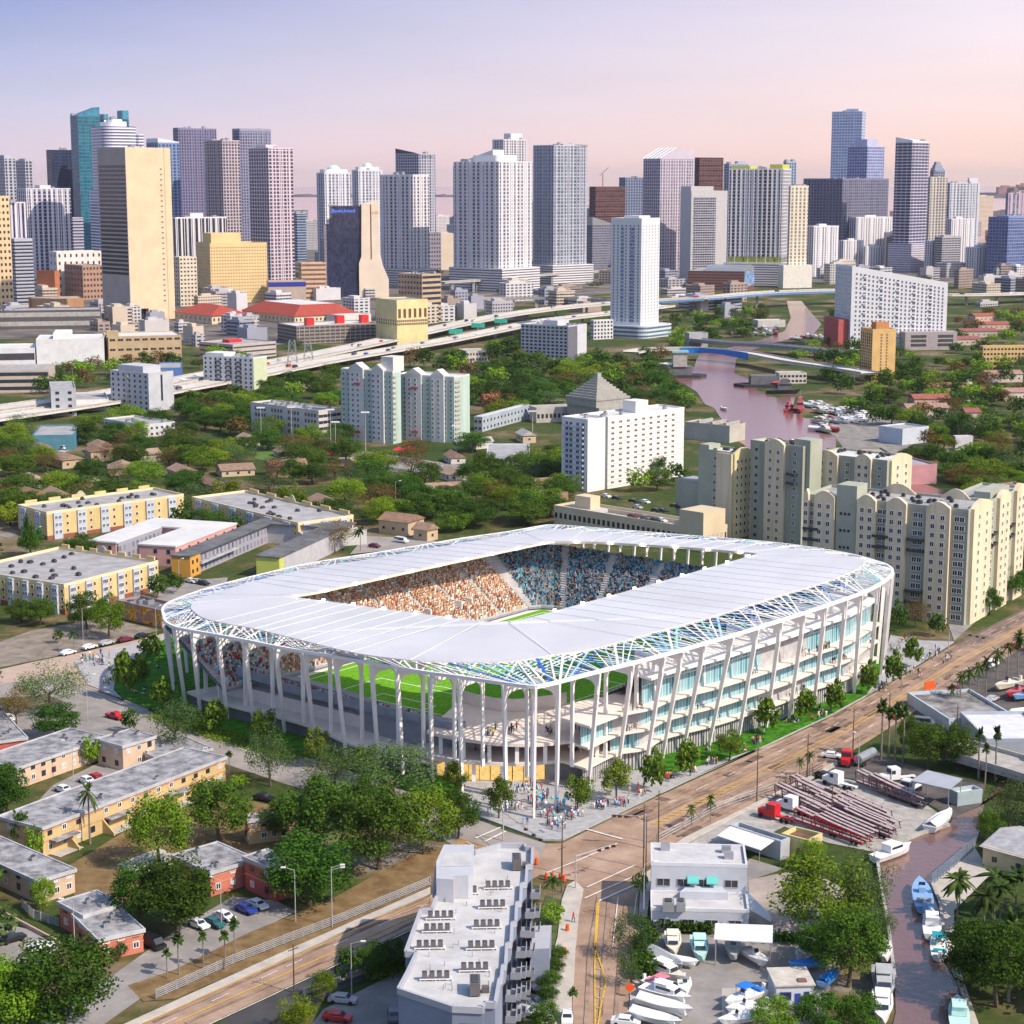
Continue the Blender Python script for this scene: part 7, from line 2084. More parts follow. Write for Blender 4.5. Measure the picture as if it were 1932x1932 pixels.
for q in((15,1548,110,95,'dense'),(98,1342,95,125,'sparse'),(108,1392,65,95,'dense'),(32,1378,85,65,'brown'),(332,1418,100,105,'sparse'),(510,1484,118,92,'sparse'),(172,1446,55,38,'bright'),(247,1382,42,38,'dense'),(302,1638,145,125,'bright'),(415,1594,125,135,'dense'),(170,1592,105,50,'coco'),(42,1602,66,42,'dense'),(66,1622,60,38,'bright'),(433,1460,44,36,'fan'),(452,1492,30,36,'bright'),(630,1486,85,110,'sparse'),(745,1515,112,165,'sparse'),(600,1612,150,165,'dense'),(715,1640,150,165,'dense'),(800,1612,130,130,'bright'),(865,1582,95,80,'dense'),(585,1706,130,190,'dense'),(520,1585,75,75,'dense'),(335,1762,140,160,'dense'),(262,1748,120,120,'dense'),(690,1560,95,110,'dense'),(338,1840,82,52,'fan'),(384,1828,72,44,'fan'),(425,1830,76,50,'fan'),(443,1812,82,50,'fan'),(316,1846,58,44,'fan'),(120,1950,175,215,'dense'),(20,1960,150,150,'bright'),(82,1722,70,52,'bright'),(230,1812,32,24,'dense'),(560,1945,70,70,'bright'),(610,1890,60,55,'bright'),(655,1858,64,48,'dense'),(700,1846,70,62,'dense'),(742,1836,66,58,'dense'),(1043,1712,56,48,'coco'),(1042,1745,40,44,'bright'),(1080,1925,62,48,'fan'),(1030,1950,60,60,'dense'),(1207,1690,44,30,'bright'),(1192,1812,95,78,'sparse'),(1188,1862,72,52,'sparse'),(1222,1800,50,48,'dense'),(1220,1850,46,40,'dense'),(1550,1768,150,190,'bright'),(1632,1750,150,110,'sparse'),(1600,1862,150,140,'dense'),(1655,1800,90,75,'sparse'),(1545,1820,80,100,'dense'),(1460,1950,70,90,'bright'),(1545,1950,76,100,'dense'),(1620,1950,76,90,'dense'),(1530,1640,60,60,'bright'),(1806,1740,85,95,'coco'),(1876,1735,90,100,'coco'),(1856,1775,90,95,'coco'),(1885,1760,92,100,'coco'),(1915,1728,85,95,'coco'),(1810,1710,60,70,'coco'),(1880,1900,160,165,'dense'),(1835,1858,120,120,'dense'),(1930,1850,110,110,'dense'),(1902,1890,175,70,'fan'),(1905,1572,105,105,'sparse'),(1870,1590,60,60,'dense'),(1750,1450,88,85,'dense'),(1805,1452,85,78,'dense'),(1846,1470,100,40,'fan'),(1878,1472,105,44,'fan'),(1858,1480,80,36,'fan'),(1662,1434,118,50,'fan'),(1676,1430,100,44,'fan'),(1688,1436,112,48,'fan'),(1703,1438,112,48,'fan'),(1720,1420,70,60,'dense'),(1700,1305,46,30,'coco'),(1509,1474,42,26,'coco'),(1527,1467,46,28,'coco'),(1340,1552,48,30,'coco'),(1304,1568,46,30,'coco'),(1812,1334,62,34,'coco'),(1828,1326,62,36,'coco'),(1844,1318,64,36,'coco'),(1860,1308,64,38,'coco'),(1880,1298,70,40,'coco'),(1900,1286,70,40,'coco'),(1920,1272,74,44,'coco'),(1795,1335,40,30,'coco'),(165,1188,72,82,'dense'),(205,1206,86,68,'bright'),(140,1232,42,34,'coco'),(40,1175,45,60,'dense'),(75,1180,50,66,'dense'),(110,1215,26,22,'dense'),(300,1128,42,44,'dense'),(330,1120,36,36,'dense'),(150,1062,56,62,'dense'),(60,1050,60,52,'dense'),(55,1060,80,20,'dense'),(345,1000,46,50,'dense'),(395,1005,46,72,'dense'),(440,1010,36,40,'dense'),(632,1042,60,76,'brown'),(680,1040,44,44,'coco'),(510,1020,30,28,'bright'),(1690,1192,52,44,'dense'),(1728,1184,56,56,'brown'),(1768,1200,40,40,'dense'),(1900,1130,70,78,'dense'),(1868,1160,52,52,'dense'),(1920,1090,60,60,'dense'),(1480,1022,50,64,'dense'),(1240,925,42,60,'dense'),(1205,928,40,50,'bright'),(1275,918,40,50,'dense'),(1230,905,50,70,'dense')):
 tree_px(*q)
for q in((941,1546,78,62),(860,1506,66,52),(1089,1534,74,60),(1163,1512,78,70),(1233,1497,76,50),(1294,1470,70,48),(1376,1437,58,56),(1448,1388,64,48),(1517,1364,60,42),(1576,1348,60,42),(1639,1312,60,40),(1686,1296,62,40),(1722,1260,50,38),(404,1388,64,50),(502,1412,78,56),(599,1448,74,52),(694,1476,74,52),(310,1350,64,50),(238,1322,84,48),(262,1300,60,48),(286,1246,44,50)):
 tree_px(*q,'small',.3)
def inpoly(x,y,p_):
 c=False;j=len(p_)-1
 for i in range(len(p_)):
  if(p_[i][1]>y)!=(p_[j][1]>y)and x<(p_[j][0]-p_[i][0])*(y-p_[i][1])/(p_[j][1]-p_[i][1])+p_[i][0]:
   c=not c
  j=i
 return c
def blocked(g,m_):
 for b in BLDS:
  d=g-b.F;u,v=d.dot(b.xd),d.dot(b.yd)
  if-m_<u<b.w+m_ and-m_<v<b.d+m_:
   return True
 u,v=touv(g)
 return-14<u<190 and-20<v<150
def scatter(poly,n,kinds,wm,hm=(8,13)):
 xs,ys=[p_[0]for p_ in poly],[p_[1]for p_ in poly]
 got=0;tries=0
 while got<n and tries<n*30:
  tries+=1
  x,y=trnd.uniform(min(xs),max(xs)),trnd.uniform(min(ys),max(ys))
  if not inpoly(x,y,poly)or any(inpoly(x,y,k)for k in KEEP)or any(inpoly(x+a_,y-b_,k)for k in(RIV,CAN)for a_ in(-22,22)for b_ in(0,26)):
   continue
  g=G(x,y);w=trnd.uniform(*wm)
  if blocked(g,w*.3)or any((g.x-t[2])**2+(g.y-t[3])**2<(.27*(w+t[4]))**2 for t in TREES):
   continue
  h=trnd.uniform(*hm)
  TREES.append((w/(math.hypot(g.y,CAM_H)/FOC),trnd.choice(kinds),g.x,g.y,w,h,0.0));got+=1
MIXK=['dense','dense','dense','dense','bright','bright','bright','sparse','sparse','brown','brown']
DK=['dense','dense','dense','dense','dense','bright','bright','sparse','brown']
scatter([(-10,800),(460,790),(640,850),(1060,900),(1060,965),(700,995),(360,965),(-10,1010)],96,MIXK,(14,23),(9,13))
scatter([(330,710),(640,690),(660,850),(470,850),(330,800)],46,DK,(15,24),(10,14))
scatter([(640,680),(980,640),(1260,690),(1290,790),(1060,800),(880,800),(880,720)],110,DK,(15,24),(10,15))
scatter([(1800,590),(1940,580),(1940,1000),(1840,1000),(1720,880),(1700,760),(1790,700)],90,MIXK,(12,20),(8,12))
scatter([(1540,655),(1700,670),(1800,740),(1750,830),(1600,790),(1550,720)],40,DK,(12,18))
scatter([(1260,590),(1480,590),(1440,635),(1260,650)],22,DK,(13,20))
scatter([(60,700),(330,690),(520,660),(700,645),(760,650),(520,690),(200,740),(60,750)],26,['dense','brown','bright','sparse'],(13,18))
scatter([(560,500),(1900,500),(1900,545),(560,560)],36,['dense','sparse'],(14,24))
scatter([(1230,715),(1290,730),(1345,780),(1330,800),(1250,760)],14,DK,(12,18))
scatter([(880,850),(1070,870),(1070,990),(760,1010),(860,920)],26,['dense','dense','bright'],(15,22))
scatter([(0,445),(1932,440),(1932,510),(0,545)],50,['dense','sparse'],(16,28))
scatter([(1180,690),(1230,690),(1290,800),(1230,800)],12,DK,(12,17))
scatter([(1530,640),(1780,680),(1800,760),(1740,840),(1590,800),(1545,720)],26,MIXK,(9,14),(6,10))
scatter([(1225,560),(1480,570),(1490,650),(1260,670)],18,DK,(10,16))
scatter([(1800,700),(1940,700),(1940,960),(1800,930)],30,MIXK,(10,16))
scatter([(1440,560),(1580,560),(1580,640),(1480,700),(1550,640)],10,DK,(12,17))
n0_=len(TREES)
for q in([(1950,560),(2350,560),(2350,1000),(1950,1080)],[(-420,700),(-15,700),(-15,1180),(-420,1180)],[(1955,1260),(2300,1100),(2350,1900),(1955,1930)],[(-400,1300),(-25,1330),(-25,1930),(-400,1900)]):
 scatter(q,45,DK,(13,21))
TREES[n0_:]=[(0,)+t[1:]for t in TREES[n0_:]]
TREES.sort(key=lambda t:-t[0])
far_mb={}
for i,(wpx,k,x,y,w,h,z)in enumerate(TREES):
 palmk=k in('coco','fan')
 cr,tk=trnd.choice(TP[k])
 if i>=330 and not palmk:
  mb=far_mb.setdefault(k,MB());off=len(mb.v)
  T=Matrix.Translation((x,y,h*.6))@Matrix.Diagonal((w*1.1,w*1.1,h*1.1,1))
  n_=min(len(cr.polygons),600)
  vs=cr.vertices
  for q in range(n_):
   pl_=cr.polygons[q*len(cr.polygons)//n_]
   c_=sum((vs[v].co for v in pl_.vertices),Vector())/4
   mb.quad(*[T@(c_+(vs[v].co-c_)*3)for v in pl_.vertices])
  continue
 t=thing('palm_tree' if palmk else 'tree','','palm' if palmk else 'tree',(x,y,z),trnd.uniform(0,6.28),'palms' if palmk else('young stadium trees' if k=='small' else 'trees'))
 AUTO.append((t,PHR[k],t['group']))
 if palmk:
  link('crown',cr,t,(0,0,0),0,(w*1.2,w*1.2,h));link('trunk',tk,t,(0,0,0),0,(h*.9,h*.9,h))
 else:
  zc=h*.54
  link('crown',cr,t,(0,0,zc),0,(w*1.12,w*1.12,h*.98));link('trunk',tk,t,(0,0,0),0,(w*.95,w*.95,h*.7))
for k,mb in far_mb.items():
 tag(mb.obj('woodland',LM[k]),'far %s woodland beyond the single trees'%{'dense':'dark green','sparse':'grey-green','bright':'yellow-green','brown':'brownish'}.get(k,'green'),'woodland',kind='stuff')
for x,y in((1052,1812),(1046,1836),(1040,1860),(1034,1888)):
 g=G(x,y);t=thing('shrub','','shrub',(g.x,g.y,0));AUTO.append((t,'round clipped green shrub','clipped shrubs'))
 link('crown',TP['dense'][0][0],t,(0,0,1.3),0,(4.4,4.4,3.6))
hm=MB();rnd=random.Random(2)
def hedge(pts,h,wd,label,mk='dense'):
 m1=MB();c0=G(*pts[0])
 for a_,b_ in zip(pts,pts[1:]):
  A,B_=G(*a_),G(*b_)
  for _ in range(int((B_-A).length*90)):
   p_=A.lerp(B_,rnd.random())+Vector((rnd.gauss(0,wd/2.6),rnd.gauss(0,wd/2.6)))
   n=Vector((rnd.gauss(0,1),rnd.gauss(0,1),rnd.gauss(.8,.6))).normalized();u=n.orthogonal().normalized()*.26;v=n.cross(u)
   q=Vector((p_.x,p_.y,h*rnd.uniform(.2,1)))
   m1.quad(q-u,q-v,q+u,q+v)
 t=thing('hedge',label,'hedge',(c0.x,c0.y,0));m1.obj('leaves',LM[mk],t,o=(c0.x,c0.y,0))
hedge([(1212,1752),(1345,1764)],2.2,1.6,'clipped hedge between the grey shop building and the boatyard')
hedge([(1460,1778),(1525,1782)],2.0,1.4,'short hedge behind the cruiser in the boatyard')
hedge([(1214,1775),(1212,1850)],2.6,3,'leafy hedge along the boatyard pavement')
hedge([(300,1352),(372,1378),(474,1406),(560,1432)],.9,5,'low green planting along the lawn edge left of the stadium','bright')
hedge([(700,1850),(760,1836)],2.2,3,'dark hedge beside the block car park')
# ------ CARS
CARC={'white':(.75,.75,.75),'silver':(.42,.43,.45),'black':(.015,.015,.02),'red':(.50,.015,.02),'blue':(.02,.04,.30),'maroon':(.14,.02,.04),'grey':(.13,.14,.15),'teal':(.02,.12,.12)}
TYRE=mat('tyre',(.02,.02,.02),.9,.1)
def car_mesh(c,kind):
 m1=MB();L_,W=(4.6,1.8)if kind!='van' else(5.2,2.0)
 prof={'car':[(-2.3,.35),(2.3,.35),(2.3,.75),(1.2,.92),(.6,1.42),(-1.1,1.45),(-1.8,.98),(-2.3,.9)],'van':[(-2.6,.35),(2.6,.35),(2.6,.9),(2.0,1.1),(1.4,1.95),(-2.5,2.0),(-2.6,.9)],'pickup':[(-2.6,.4),(2.6,.4),(2.6,.95),(1.5,1.1),(.9,1.75),(-.4,1.75),(-.5,1.05),(-2.6,1.05)]}[kind]
 n=len(prof);y=W/2
 A=[Vector((x,-y*(1 if z<1.1 else.82),z))for x,z in prof];B_=[Vector((x,y*(1 if z<1.1 else.82),z))for x,z in prof]
 m1.v=[tuple(q)for q in A+B_]
 for t in tessellate_polygon([[Vector((x,z,0))for x,z in prof]]):
  m1.f+=[t,tuple(i+n for i in t[::-1])];m1.m+=[0,0]
 for k in range(n):
  j=(k+1)%n;m1.f.append((k,j,j+n,k+n));m1.m.append(0)
 g=MB()
 hi_=[q for q in prof if q[1]>1.3];x1,x0=max(q[0]for q in hi_),min(q[0]for q in hi_);zt=hi_[0][1]
 for sgn in(-1,1):
  g.box(x0,sgn*y*.90-.03,1.0,x1+.1,sgn*y*.90+.03,zt-.1)
 g.quad((x1+.55,-y*.8,1.0),(x1+.55,y*.8,1.0),(x1+.06,y*.72,zt-.03),(x1+.06,-y*.72,zt-.03));g.quad((x0-.55,y*.8,1.06),(x0-.55,-y*.8,1.06),(x0-.04,-y*.72,zt-.03),(x0-.04,y*.72,zt-.03))
 return m1.mesh('body',mat('car_'+c,CARC[c],.25,.05,spec=.6)),g.mesh('window',GLASS)
w1=MB();w1.tube((0,-.11,0),(0,.11,0),.33,.33,10);WHEEL=w1.mesh('wheel',TYRE)
CMESH={}
CSC=1.08
def place_car(x,y,z,ang,c,kind='car',parts=True,rnm=None):
 key=(c,kind)
 if key not in CMESH:
  CMESH[key]=car_mesh(c,kind)
 bm,gm=CMESH[key]
 t=thing({'car':'car','van':'van','pickup':'pickup_truck'}[kind],'',{'car':'car','van':'van','pickup':'pickup'}[kind],(x,y,z),ang,rnm or 'parked and passing cars')
 AUTO.append((t,'%s %s'%(c,{'car':'car','van':'van','pickup':'pickup truck'}[kind]),t['group']))
 t.scale=(CSC,)*3
 link('body',bm,t);link('windows',gm,t)
 if parts:
  for wx in(-1.45,1.45):
   for wy in(-.85,.85):
    link('wheel',WHEEL,t,(wx,wy,.33))
def car_px(sheet,x,y,hd,c,kind='car',z=.22,parts=True):
 a_,b_=G(*S(sheet,x,y),z),G(*S(sheet,x+hd[0],y+hd[1]),z)
 d=b_-a_;place_car(a_.x,a_.y,z,math.atan2(d.y,d.x),c,kind,parts)
for q in(('G',640,768,(10,2.8),'red','pickup'),('G',380,412,(10,-2.5),'white'),('G',500,380,(10,-2.5),'white'),('G',595,358,(10,-2.5),'silver'),('G',700,338,(10,-2),'maroon'),('G',795,318,(10,-2),'black'),('G',45,778,(10,4),'white'),('G',20,740,(10,4),'black'),('G',485,1128,(10,3.5),'white'),('G',540,1112,(10,3.5),'red'),('G',355,1178,(10,3),'white'),('G',28,1412,(10,1),'black'),('G',1470,1222,(10,2),'black'),('H',1370,495,(10,4),'blue'),('H',1435,470,(10,4),'white'),('H',1250,535,(10,4),'white'),('H',1195,572,(10,4),'teal'),('H',1105,580,(10,4),'white'),('H',855,688,(10,5),'black','van'),('H',70,658,(10,-3),'black'),('H',232,706,(10,-2),'white'),('M',222,1000,(10,.8),'silver'),('M',190,1100,(10,1),'red'),('M',505,1090,(1,8),'grey'),('M',1258,940,(10,2),'black'),('M',1245,1022,(10,2),'grey'),('M',1240,1070,(10,2),'silver'),('M',1472,1100,(0,10),'white'),('M',1800,1125,(10,1),'white'),('K',1230,522,(10,5),'black'),('K',1380,498,(10,-4),'white'),('K',1460,452,(10,-5),'maroon'),('K',1855,162,(10,1),'red'),('K',640,900,(10,1),'white'),('K',1080,630,(10,-6),'red'),('K',1262,680,(10,1),'grey','van'),('K',1712,286,(10,-4),'white','van'),('K',1718,518,(10,-4),'silver'),('K',590,1035,(10,3),'black'),('K',1610,640,(10,-2),'white'),('E',355,1188,(10,1.4),'white','van'),('E',205,1215,(10,1.4),'maroon'),('E',400,985,(10,3),'maroon'),('E',380,972,(10,3),'white'),('D',365,668,(10,-2),'white','van'),('D',350,690,(10,-2),'silver'),('D',1065,1412,(10,2),'white'),('D',1100,1416,(10,2),'silver'),('D',1135,1424,(10,2),'black'),('D',205,852,(10,2),'maroon'),('D',1235,852,(10,3),'blue'),('D',700,722,(10,2),'black'),('F',1508,832,(1,8),'white'),('F',1575,690,(10,0),'white'),('L',855,470,(10,2),'silver'),('M',1275,1010,(10,2),'black')):
 car_px(*q)
for x,y,c in((1495,938,'white'),(1555,950,'black'),(1650,966,'black'),(1712,970,'white'),(1880,994,'black'),(1645,1050,'maroon'),(1715,1060,'grey'),(1770,1072,'black'),(1805,1074,'white'),(1775,1018,'black'),(1810,1020,'black'),(1670,1000,'silver')):
 car_px('E',x,y,(10,2),c,'car',gar.h+.02)
crnd=random.Random(9)
CC=list(CARC)
for PP,off in((P1,3.2),(P1,-3.6),(P2,3),(P2,-3)):
 k=2.0
 while k<66:
  k+=crnd.uniform(2.0,8.5);i=min(67,int(k));d=(PP[i+1]-PP[i]);a=math.atan2(d.y,d.x);q=PP[i].lerp(PP[i+1],k%1);s_=Vector((-d.y,d.x,0)).normalized()*off
  place_car(q.x+s_.x,q.y+s_.y,q.z+.03,a,crnd.choice(CC),crnd.choice(('car','car','van')),False,'cars on the expressway')
for _ in range(26):
 x,y=crnd.uniform(650,950),crnd.uniform(850,908)
 if inpoly(x,y,[(640,845),(760,862),(880,880),(960,900),(900,915),(780,895),(640,880)]):
  car_px('d',x,y,(10,2),crnd.choice(CC),'car',.1,False)
for x,y in((1700,765),(1712,768),(1724,771),(1690,748),(1760,790),(1745,730),(1775,722)):
 car_px('d',x,y,(10,1),crnd.choice(CC),'car',.1,False)
for x,y,c in((752,858,'red'),(773,856,'red'),(660,862,'red'),(628,866,'red'),(645,858,'green')):
 g=G(x,y);t=thing('market_tent','','market tent',(g.x,g.y,0));AUTO.append((t,'%s market tent'%c,'market tents'))
 m1=MB();m1.prism([(-3,-3),(3,-3),(3,3),(-3,3)],2.6,2.8);m1.tri((-3,-3,2.8),(3,-3,2.8),(0,0,4.2));m1.tri((3,-3,2.8),(3,3,2.8),(0,0,4.2));m1.tri((3,3,2.8),(-3,3,2.8),(0,0,4.2));m1.tri((-3,3,2.8),(-3,-3,2.8),(0,0,4.2))
 m1.obj('cover',mat('tent_'+c,(.6,.02,.05)if c=='red' else(.1,.4,.05),.7,.1),t)
 for sx_,sy_ in((-2.9,-2.9),(2.9,-2.9),(2.9,2.9),(-2.9,2.9)):
  m1=MB();m1.tube((sx_,sy_,0),(sx_,sy_,2.6),.06,.06,4);m1.obj('leg',METAL,t)
# ------ BOATS
def hull(L_,W,H_):
 m1=MB();n=8;secs=[]
 for k in range(n+1):
  t=k/n;w=W/2*(1-max(0,(t-.45)/.55)**2.2)*(.92+.08*min(1,t*4));sh=H_*(1+.35*t*t)
  x=-L_/2+L_*t
  secs.append([(x,-w,sh),(x-.12*L_*(t>.9),-w*.72,.25*H_),(x-.1*L_*(t>.7),0,0),(x-.12*L_*(t>.9),w*.72,.25*H_),(x,w,sh)])
 for a_,b_ in zip(secs,secs[1:]):
  for j in range(4):
   m1.quad(a_[j],b_[j],b_[j+1],a_[j+1])
  m1.quad(a_[4],b_[4],b_[0],a_[0],1)
 m1.quad(secs[0][0],secs[0][1],secs[0][3],secs[0][4]);m1.tri(secs[0][1],secs[0][2],secs[0][3])
 return m1
BCOL={'white':(.75,.75,.74),'cream':(.68,.62,.5),'mint':(.42,.66,.60),'blue':(.16,.34,.60),'grey':(.34,.36,.38),'red':(.40,.03,.04),'black':(.03,.03,.035)}
BM={}
def place_boat(x,y,z,ang,L_=8.5,c='white',kind='cruiser',top=None,rnm='boats',parts=True):
 key=(c,kind,top)
 if key not in BM:
  h_=hull(8.5,2.9,1.15).mesh('hull',[mat('hull_'+c,BCOL[c],.35,.08,spec=.5),mat('deck_'+c,tuple(min(.78,v*.9+.08)for v in BCOL[c]),.7,.1)])
  m2,m3,m4=MB(),MB(),MB()
  if kind=='cruiser':
   m2.prism([(-1.6,-1.05),(1.7,-.95),(1.7,.95),(-1.6,1.05)],1.25,[2.5,2.1,2.1,2.5]);m3.box(-1.3,-1.09,1.75,1.1,1.09,2.15);m3.quad((1.95,-.8,1.5),(1.95,.8,1.5),(1.72,.78,2.05),(1.72,-.78,2.05));m2.box(-1.8,-1.0,2.51,.6,1.0,2.62)
  elif kind=='open':
   m2.box(-.5,-.45,1.2,.3,.45,2.0);m3.quad((.5,-.5,1.8),(.5,.5,1.8),(.2,.45,2.5),(.2,-.45,2.5));m4.box(-3.3,-1.0,1.21,-2.6,1.0,1.6);m2.box(-4.6,-.3,.6,-4.2,.3,1.9)
  elif kind=='tug':
   m2.box(-1.5,-1.1,1.2,1.6,1.1,3.4);m3.box(-1.3,-1.14,2.5,1.64,1.14,3.1);m2.box(-.6,-.7,3.41,1.0,.7,4.8);m4.tube((-1,0,3.4),(-1,0,7),.09,.05,5)
  else:
   for k in range(6):
    xa,xb=-4+7.6*k/6,-4+7.6*(k+1)/6;wa,wb=1.3*(1-max(0,(k/6-.5)*2)**2),1.3*(1-max(0,((k+1)/6-.5)*2)**2)
    m2.quad((xa,-wa,1.2),(xb,-wb,1.2),(xb,0,1.9),(xa,0,1.9));m2.quad((xb,wb,1.2),(xa,wa,1.2),(xa,0,1.9),(xb,0,1.9))
  if top:
   m4.box(-1.4,-1.1,2.75,1.0,1.1,2.85)
   for sx_ in(-1.2,.8):
    for sy_ in(-1,1):
     m4.tube((sx_,sy_,1.2),(sx_,sy_,2.75),.04,.04,4)
  tcol={'blue':(.02,.18,.60),'teal':(.02,.30,.36),'pink':(.6,.2,.25),None:(.3,.3,.3)}[top]
  BM[key]=(h_,m2.mesh('cabin',mat('cabin_'+('tarp_blue' if kind=='tarp' and c=='blue' else c),(.02,.2,.62)if kind=='tarp' and c=='blue' else tuple(min(.78,v+.1)for v in BCOL[c]),.5,.1)),m3.mesh('window',GLASS)if m3.v else None,m4.mesh('canopy' if top else 'fittings',mat('top_%s'%top,tcol,.7,.1))if m4.v else None)
 t=thing('boat','','boat',(x,y,z),ang,rnm);q_s=L_/8.5;t.scale=(q_s,q_s**.55,q_s**.7)
 AUTO.append((t,{'white':'white','cream':'cream'}.get(c,c)+{'cruiser':' cabin boat','open':' open motorboat','tug':' tugboat','tarp':' covered boat'}[kind]+(' with %s top'%top if top else ''),rnm))
 for nm,me in zip(('hull','cover' if kind=='tarp' else 'cabin','window','canopy' if top else 'fittings'),BM[key]):
  if me:
   link(nm,me,t)
def boat_px(sheet,x,y,hd,L_=8.5,c='white',kind='cruiser',top=None,z=.35,rnm='boats'):
 a_,b_=G(*S(sheet,x,y),z),G(*S(sheet,x+hd[0],y+hd[1]),z);d=b_-a_
 place_boat(a_.x,a_.y,z,math.atan2(d.y,d.x),L_,c,kind,top,rnm)
YD='boats stored in the boatyard'
for q in((205,420,(.5,10),10,'cream','cruiser'),(445,470,(1.5,10),11,'mint','cruiser'),(742,470,(.5,10),9,'grey','open'),(940,530,(9,6),8,'white','open'),(1435,470,(-10,6),11,'white','cruiser'),(150,560,(10,6),10,'grey','tarp'),(140,670,(10,4.5),10,'cream','cruiser'),(312,790,(.8,10),6.5,'white','open'),(110,800,(10,4),8,'white','open','pink'),(150,870,(10,3),10,'white','cruiser'),(140,975,(10,3),11,'white','tarp'),(60,1085,(10,3),10,'white','tarp'),(840,900,(-10,4),9.5,'white','open','blue'),(855,985,(-10,2),8,'white','open'),(870,1038,(-10,2),7.5,'white','tarp'),(1390,590,(-10,1),7,'blue','tarp'),(1610,710,(6,-5),7,'blue','tarp'),(1590,470,(1,6),6,'white','tarp'),(300,560,(10,2),6,'white','tarp'),(790,1085,(-10,2),8,'white','open')):
 boat_px('b',*q[:3],*q[3:6],*(q[6:7]or(None,)),.75,YD)
CN='boats moored in the canal'
for q in(('L',1415,390,(-2,-10),15,'blue','open'),('L',1465,535,(-.5,-10),12,'white','cruiser'),('L',1500,645,(-1,-10),10.5,'white','open','teal'),('L',1600,990,(-1,-10),12,'mint','cruiser'),('L',1222,850,(1,10),15,'grey','cruiser'),('L',1215,960,(0,10),13,'white','cruiser'),('L',1270,170,(10,-3.5),12,'white','cruiser'),('K',1370,1350,(8,-6),13,'white','tarp'),('L',1225,670,(1,10),9,'white','open')):
 boat_px(*q[:7],q[7]if len(q)>7 else None,.15,CN)
RV='boats along the river'
for q in((205,500,(2,10),14,'white','cruiser'),(765,1000,(0,-10),14,'white','cruiser'),(1280,1125,(-1,10),14,'white','cruiser'),(665,795,(10,3),9,'white','open'),(1195,650,(10,0),24,'black','tug'),(1340,815,(-2,10),22,'red','tug'),(1245,812,(-10,1),12,'red','tug'),(1090,590,(10,1),30,'red','tarp')):
 boat_px('v',*q[:6],None,.2,RV)
for x0,x1,y,n in((1400,1600,770,6),(1500,1930,830,9),(1480,1930,905,12),(1490,1660,980,6),(1700,1930,870,6),(760,1160,90,12),(700,1150,135,8),(1250,1600,165,10)):
 for k in range(n):
  boat_px('v',x0+(x1-x0)*(k+.5)/n+crnd.uniform(-8,8),y+crnd.uniform(-14,14),(10,crnd.uniform(1,4)),crnd.uniform(11,16),crnd.choice(('white','white','white','grey','cream','red')),crnd.choice(('cruiser','open','tarp','cruiser')),None,.3,'boats packed in the marina',)
for q in((1820,428,(-10,3),12,'cream','open'),(1885,478,(-10,4),12,'red','open'),(1925,610,(-10,1),9,'white','tarp'),(1932,500,(-10,2),9,'blue','open')):
 boat_px('K',*q[:6],None,.7,'speedboats by the palm row')
# ------ TRUCKS
RUST=mat('maroon_steel',(.16,.02,.035),.5,.25,1.5,c2=(.26,.16,.17))
def rack(c):
 """sloped two-deck car carrier trailer"""
 m1=MB()
 for s_ in(-1.1,1.1):
  m1.bar((-7,s_,.9),(6.5,s_,.9),.25,.3);m1.bar((-7,s_,2.4),(1.5,s_,2.9),.25,.25);m1.bar((1.5,s_,2.9),(6.5,s_,3.4),.25,.25)
  for x in(-6.8,-4,-1.4,1.4,4,6.3):
   m1.bar((x,s_,.9),(x+.5,s_,2.4+(x+7)*.07),.18,.18)
 m2=MB()
 for s_ in(-.75,.75):
  m2.bar((-7.2,s_,2.6),(1.5,s_,3.1),.7,.08);m2.bar((1.5,s_,3.1),(6.6,s_,3.6),.7,.08);m2.bar((-7,s_,1.1),(6.5,s_,1.12),.7,.08)
 m3=[(x,s_)for x in(-5.2,-4.1)for s_ in(-1,1)]
 return(('frame',m1.mesh('frame',c)),('ramp',m2.mesh('ramp',mat('worn_ramp',(.42,.34,.33),.6,.25,1))),('wheels',m3))
def cab(c):
 m1=MB();m1.prism([(0,-1.1),(2.2,-1.1),(2.2,1.1),(0,1.1)],.7,3.2);m1.prism([(2.21,-.9),(4.2,-.85),(4.2,.85),(2.21,.9)],.7,[1.9,1.8,1.8,1.9]);m1.box(-4,-.5,.7,-.01,.5,1.0)
 m2=MB();m2.box(2.2,-1.0,2.0,2.26,1.0,2.9);m2.box(1.2,-1.13,2.0,2.1,1.13,2.8)
 m3=[(x,s_)for x in(3.4,-1.6,-2.8)for s_ in(-1,1)]
 return(('cab',m1.mesh('cab',c)),('window',m2.mesh('window',GLASS)),('wheels',m3))
TRED=mat('truck_red',(.55,.02,.03),.35,.1);TWH=mat('truck_white',(.72,.72,.72),.35,.06)
PRO={'maroon':rack(RUST),'red':rack(TRED),'redcab':cab(TRED),'whitecab':cab(TWH)}
def put(kind,sheet,x,y,hd,label,nm,cat,z=.15,grp=None,sc=1.0):
 a_,b_=G(*S(sheet,x,y)),G(*S(sheet,x+hd[0],y+hd[1]));d=b_-a_
 t=thing(nm,label,cat,(a_.x,a_.y,z),math.atan2(d.y,d.x),grp);t.scale=(sc,)*3
 for n_,me in PRO[kind]:
  if n_=='wheels':
   for x_,y_ in me:
    link('wheel',WHEEL,t,(x_,y_,.5),0,1.5)
  else:
   link(n_,me,t)
 return t
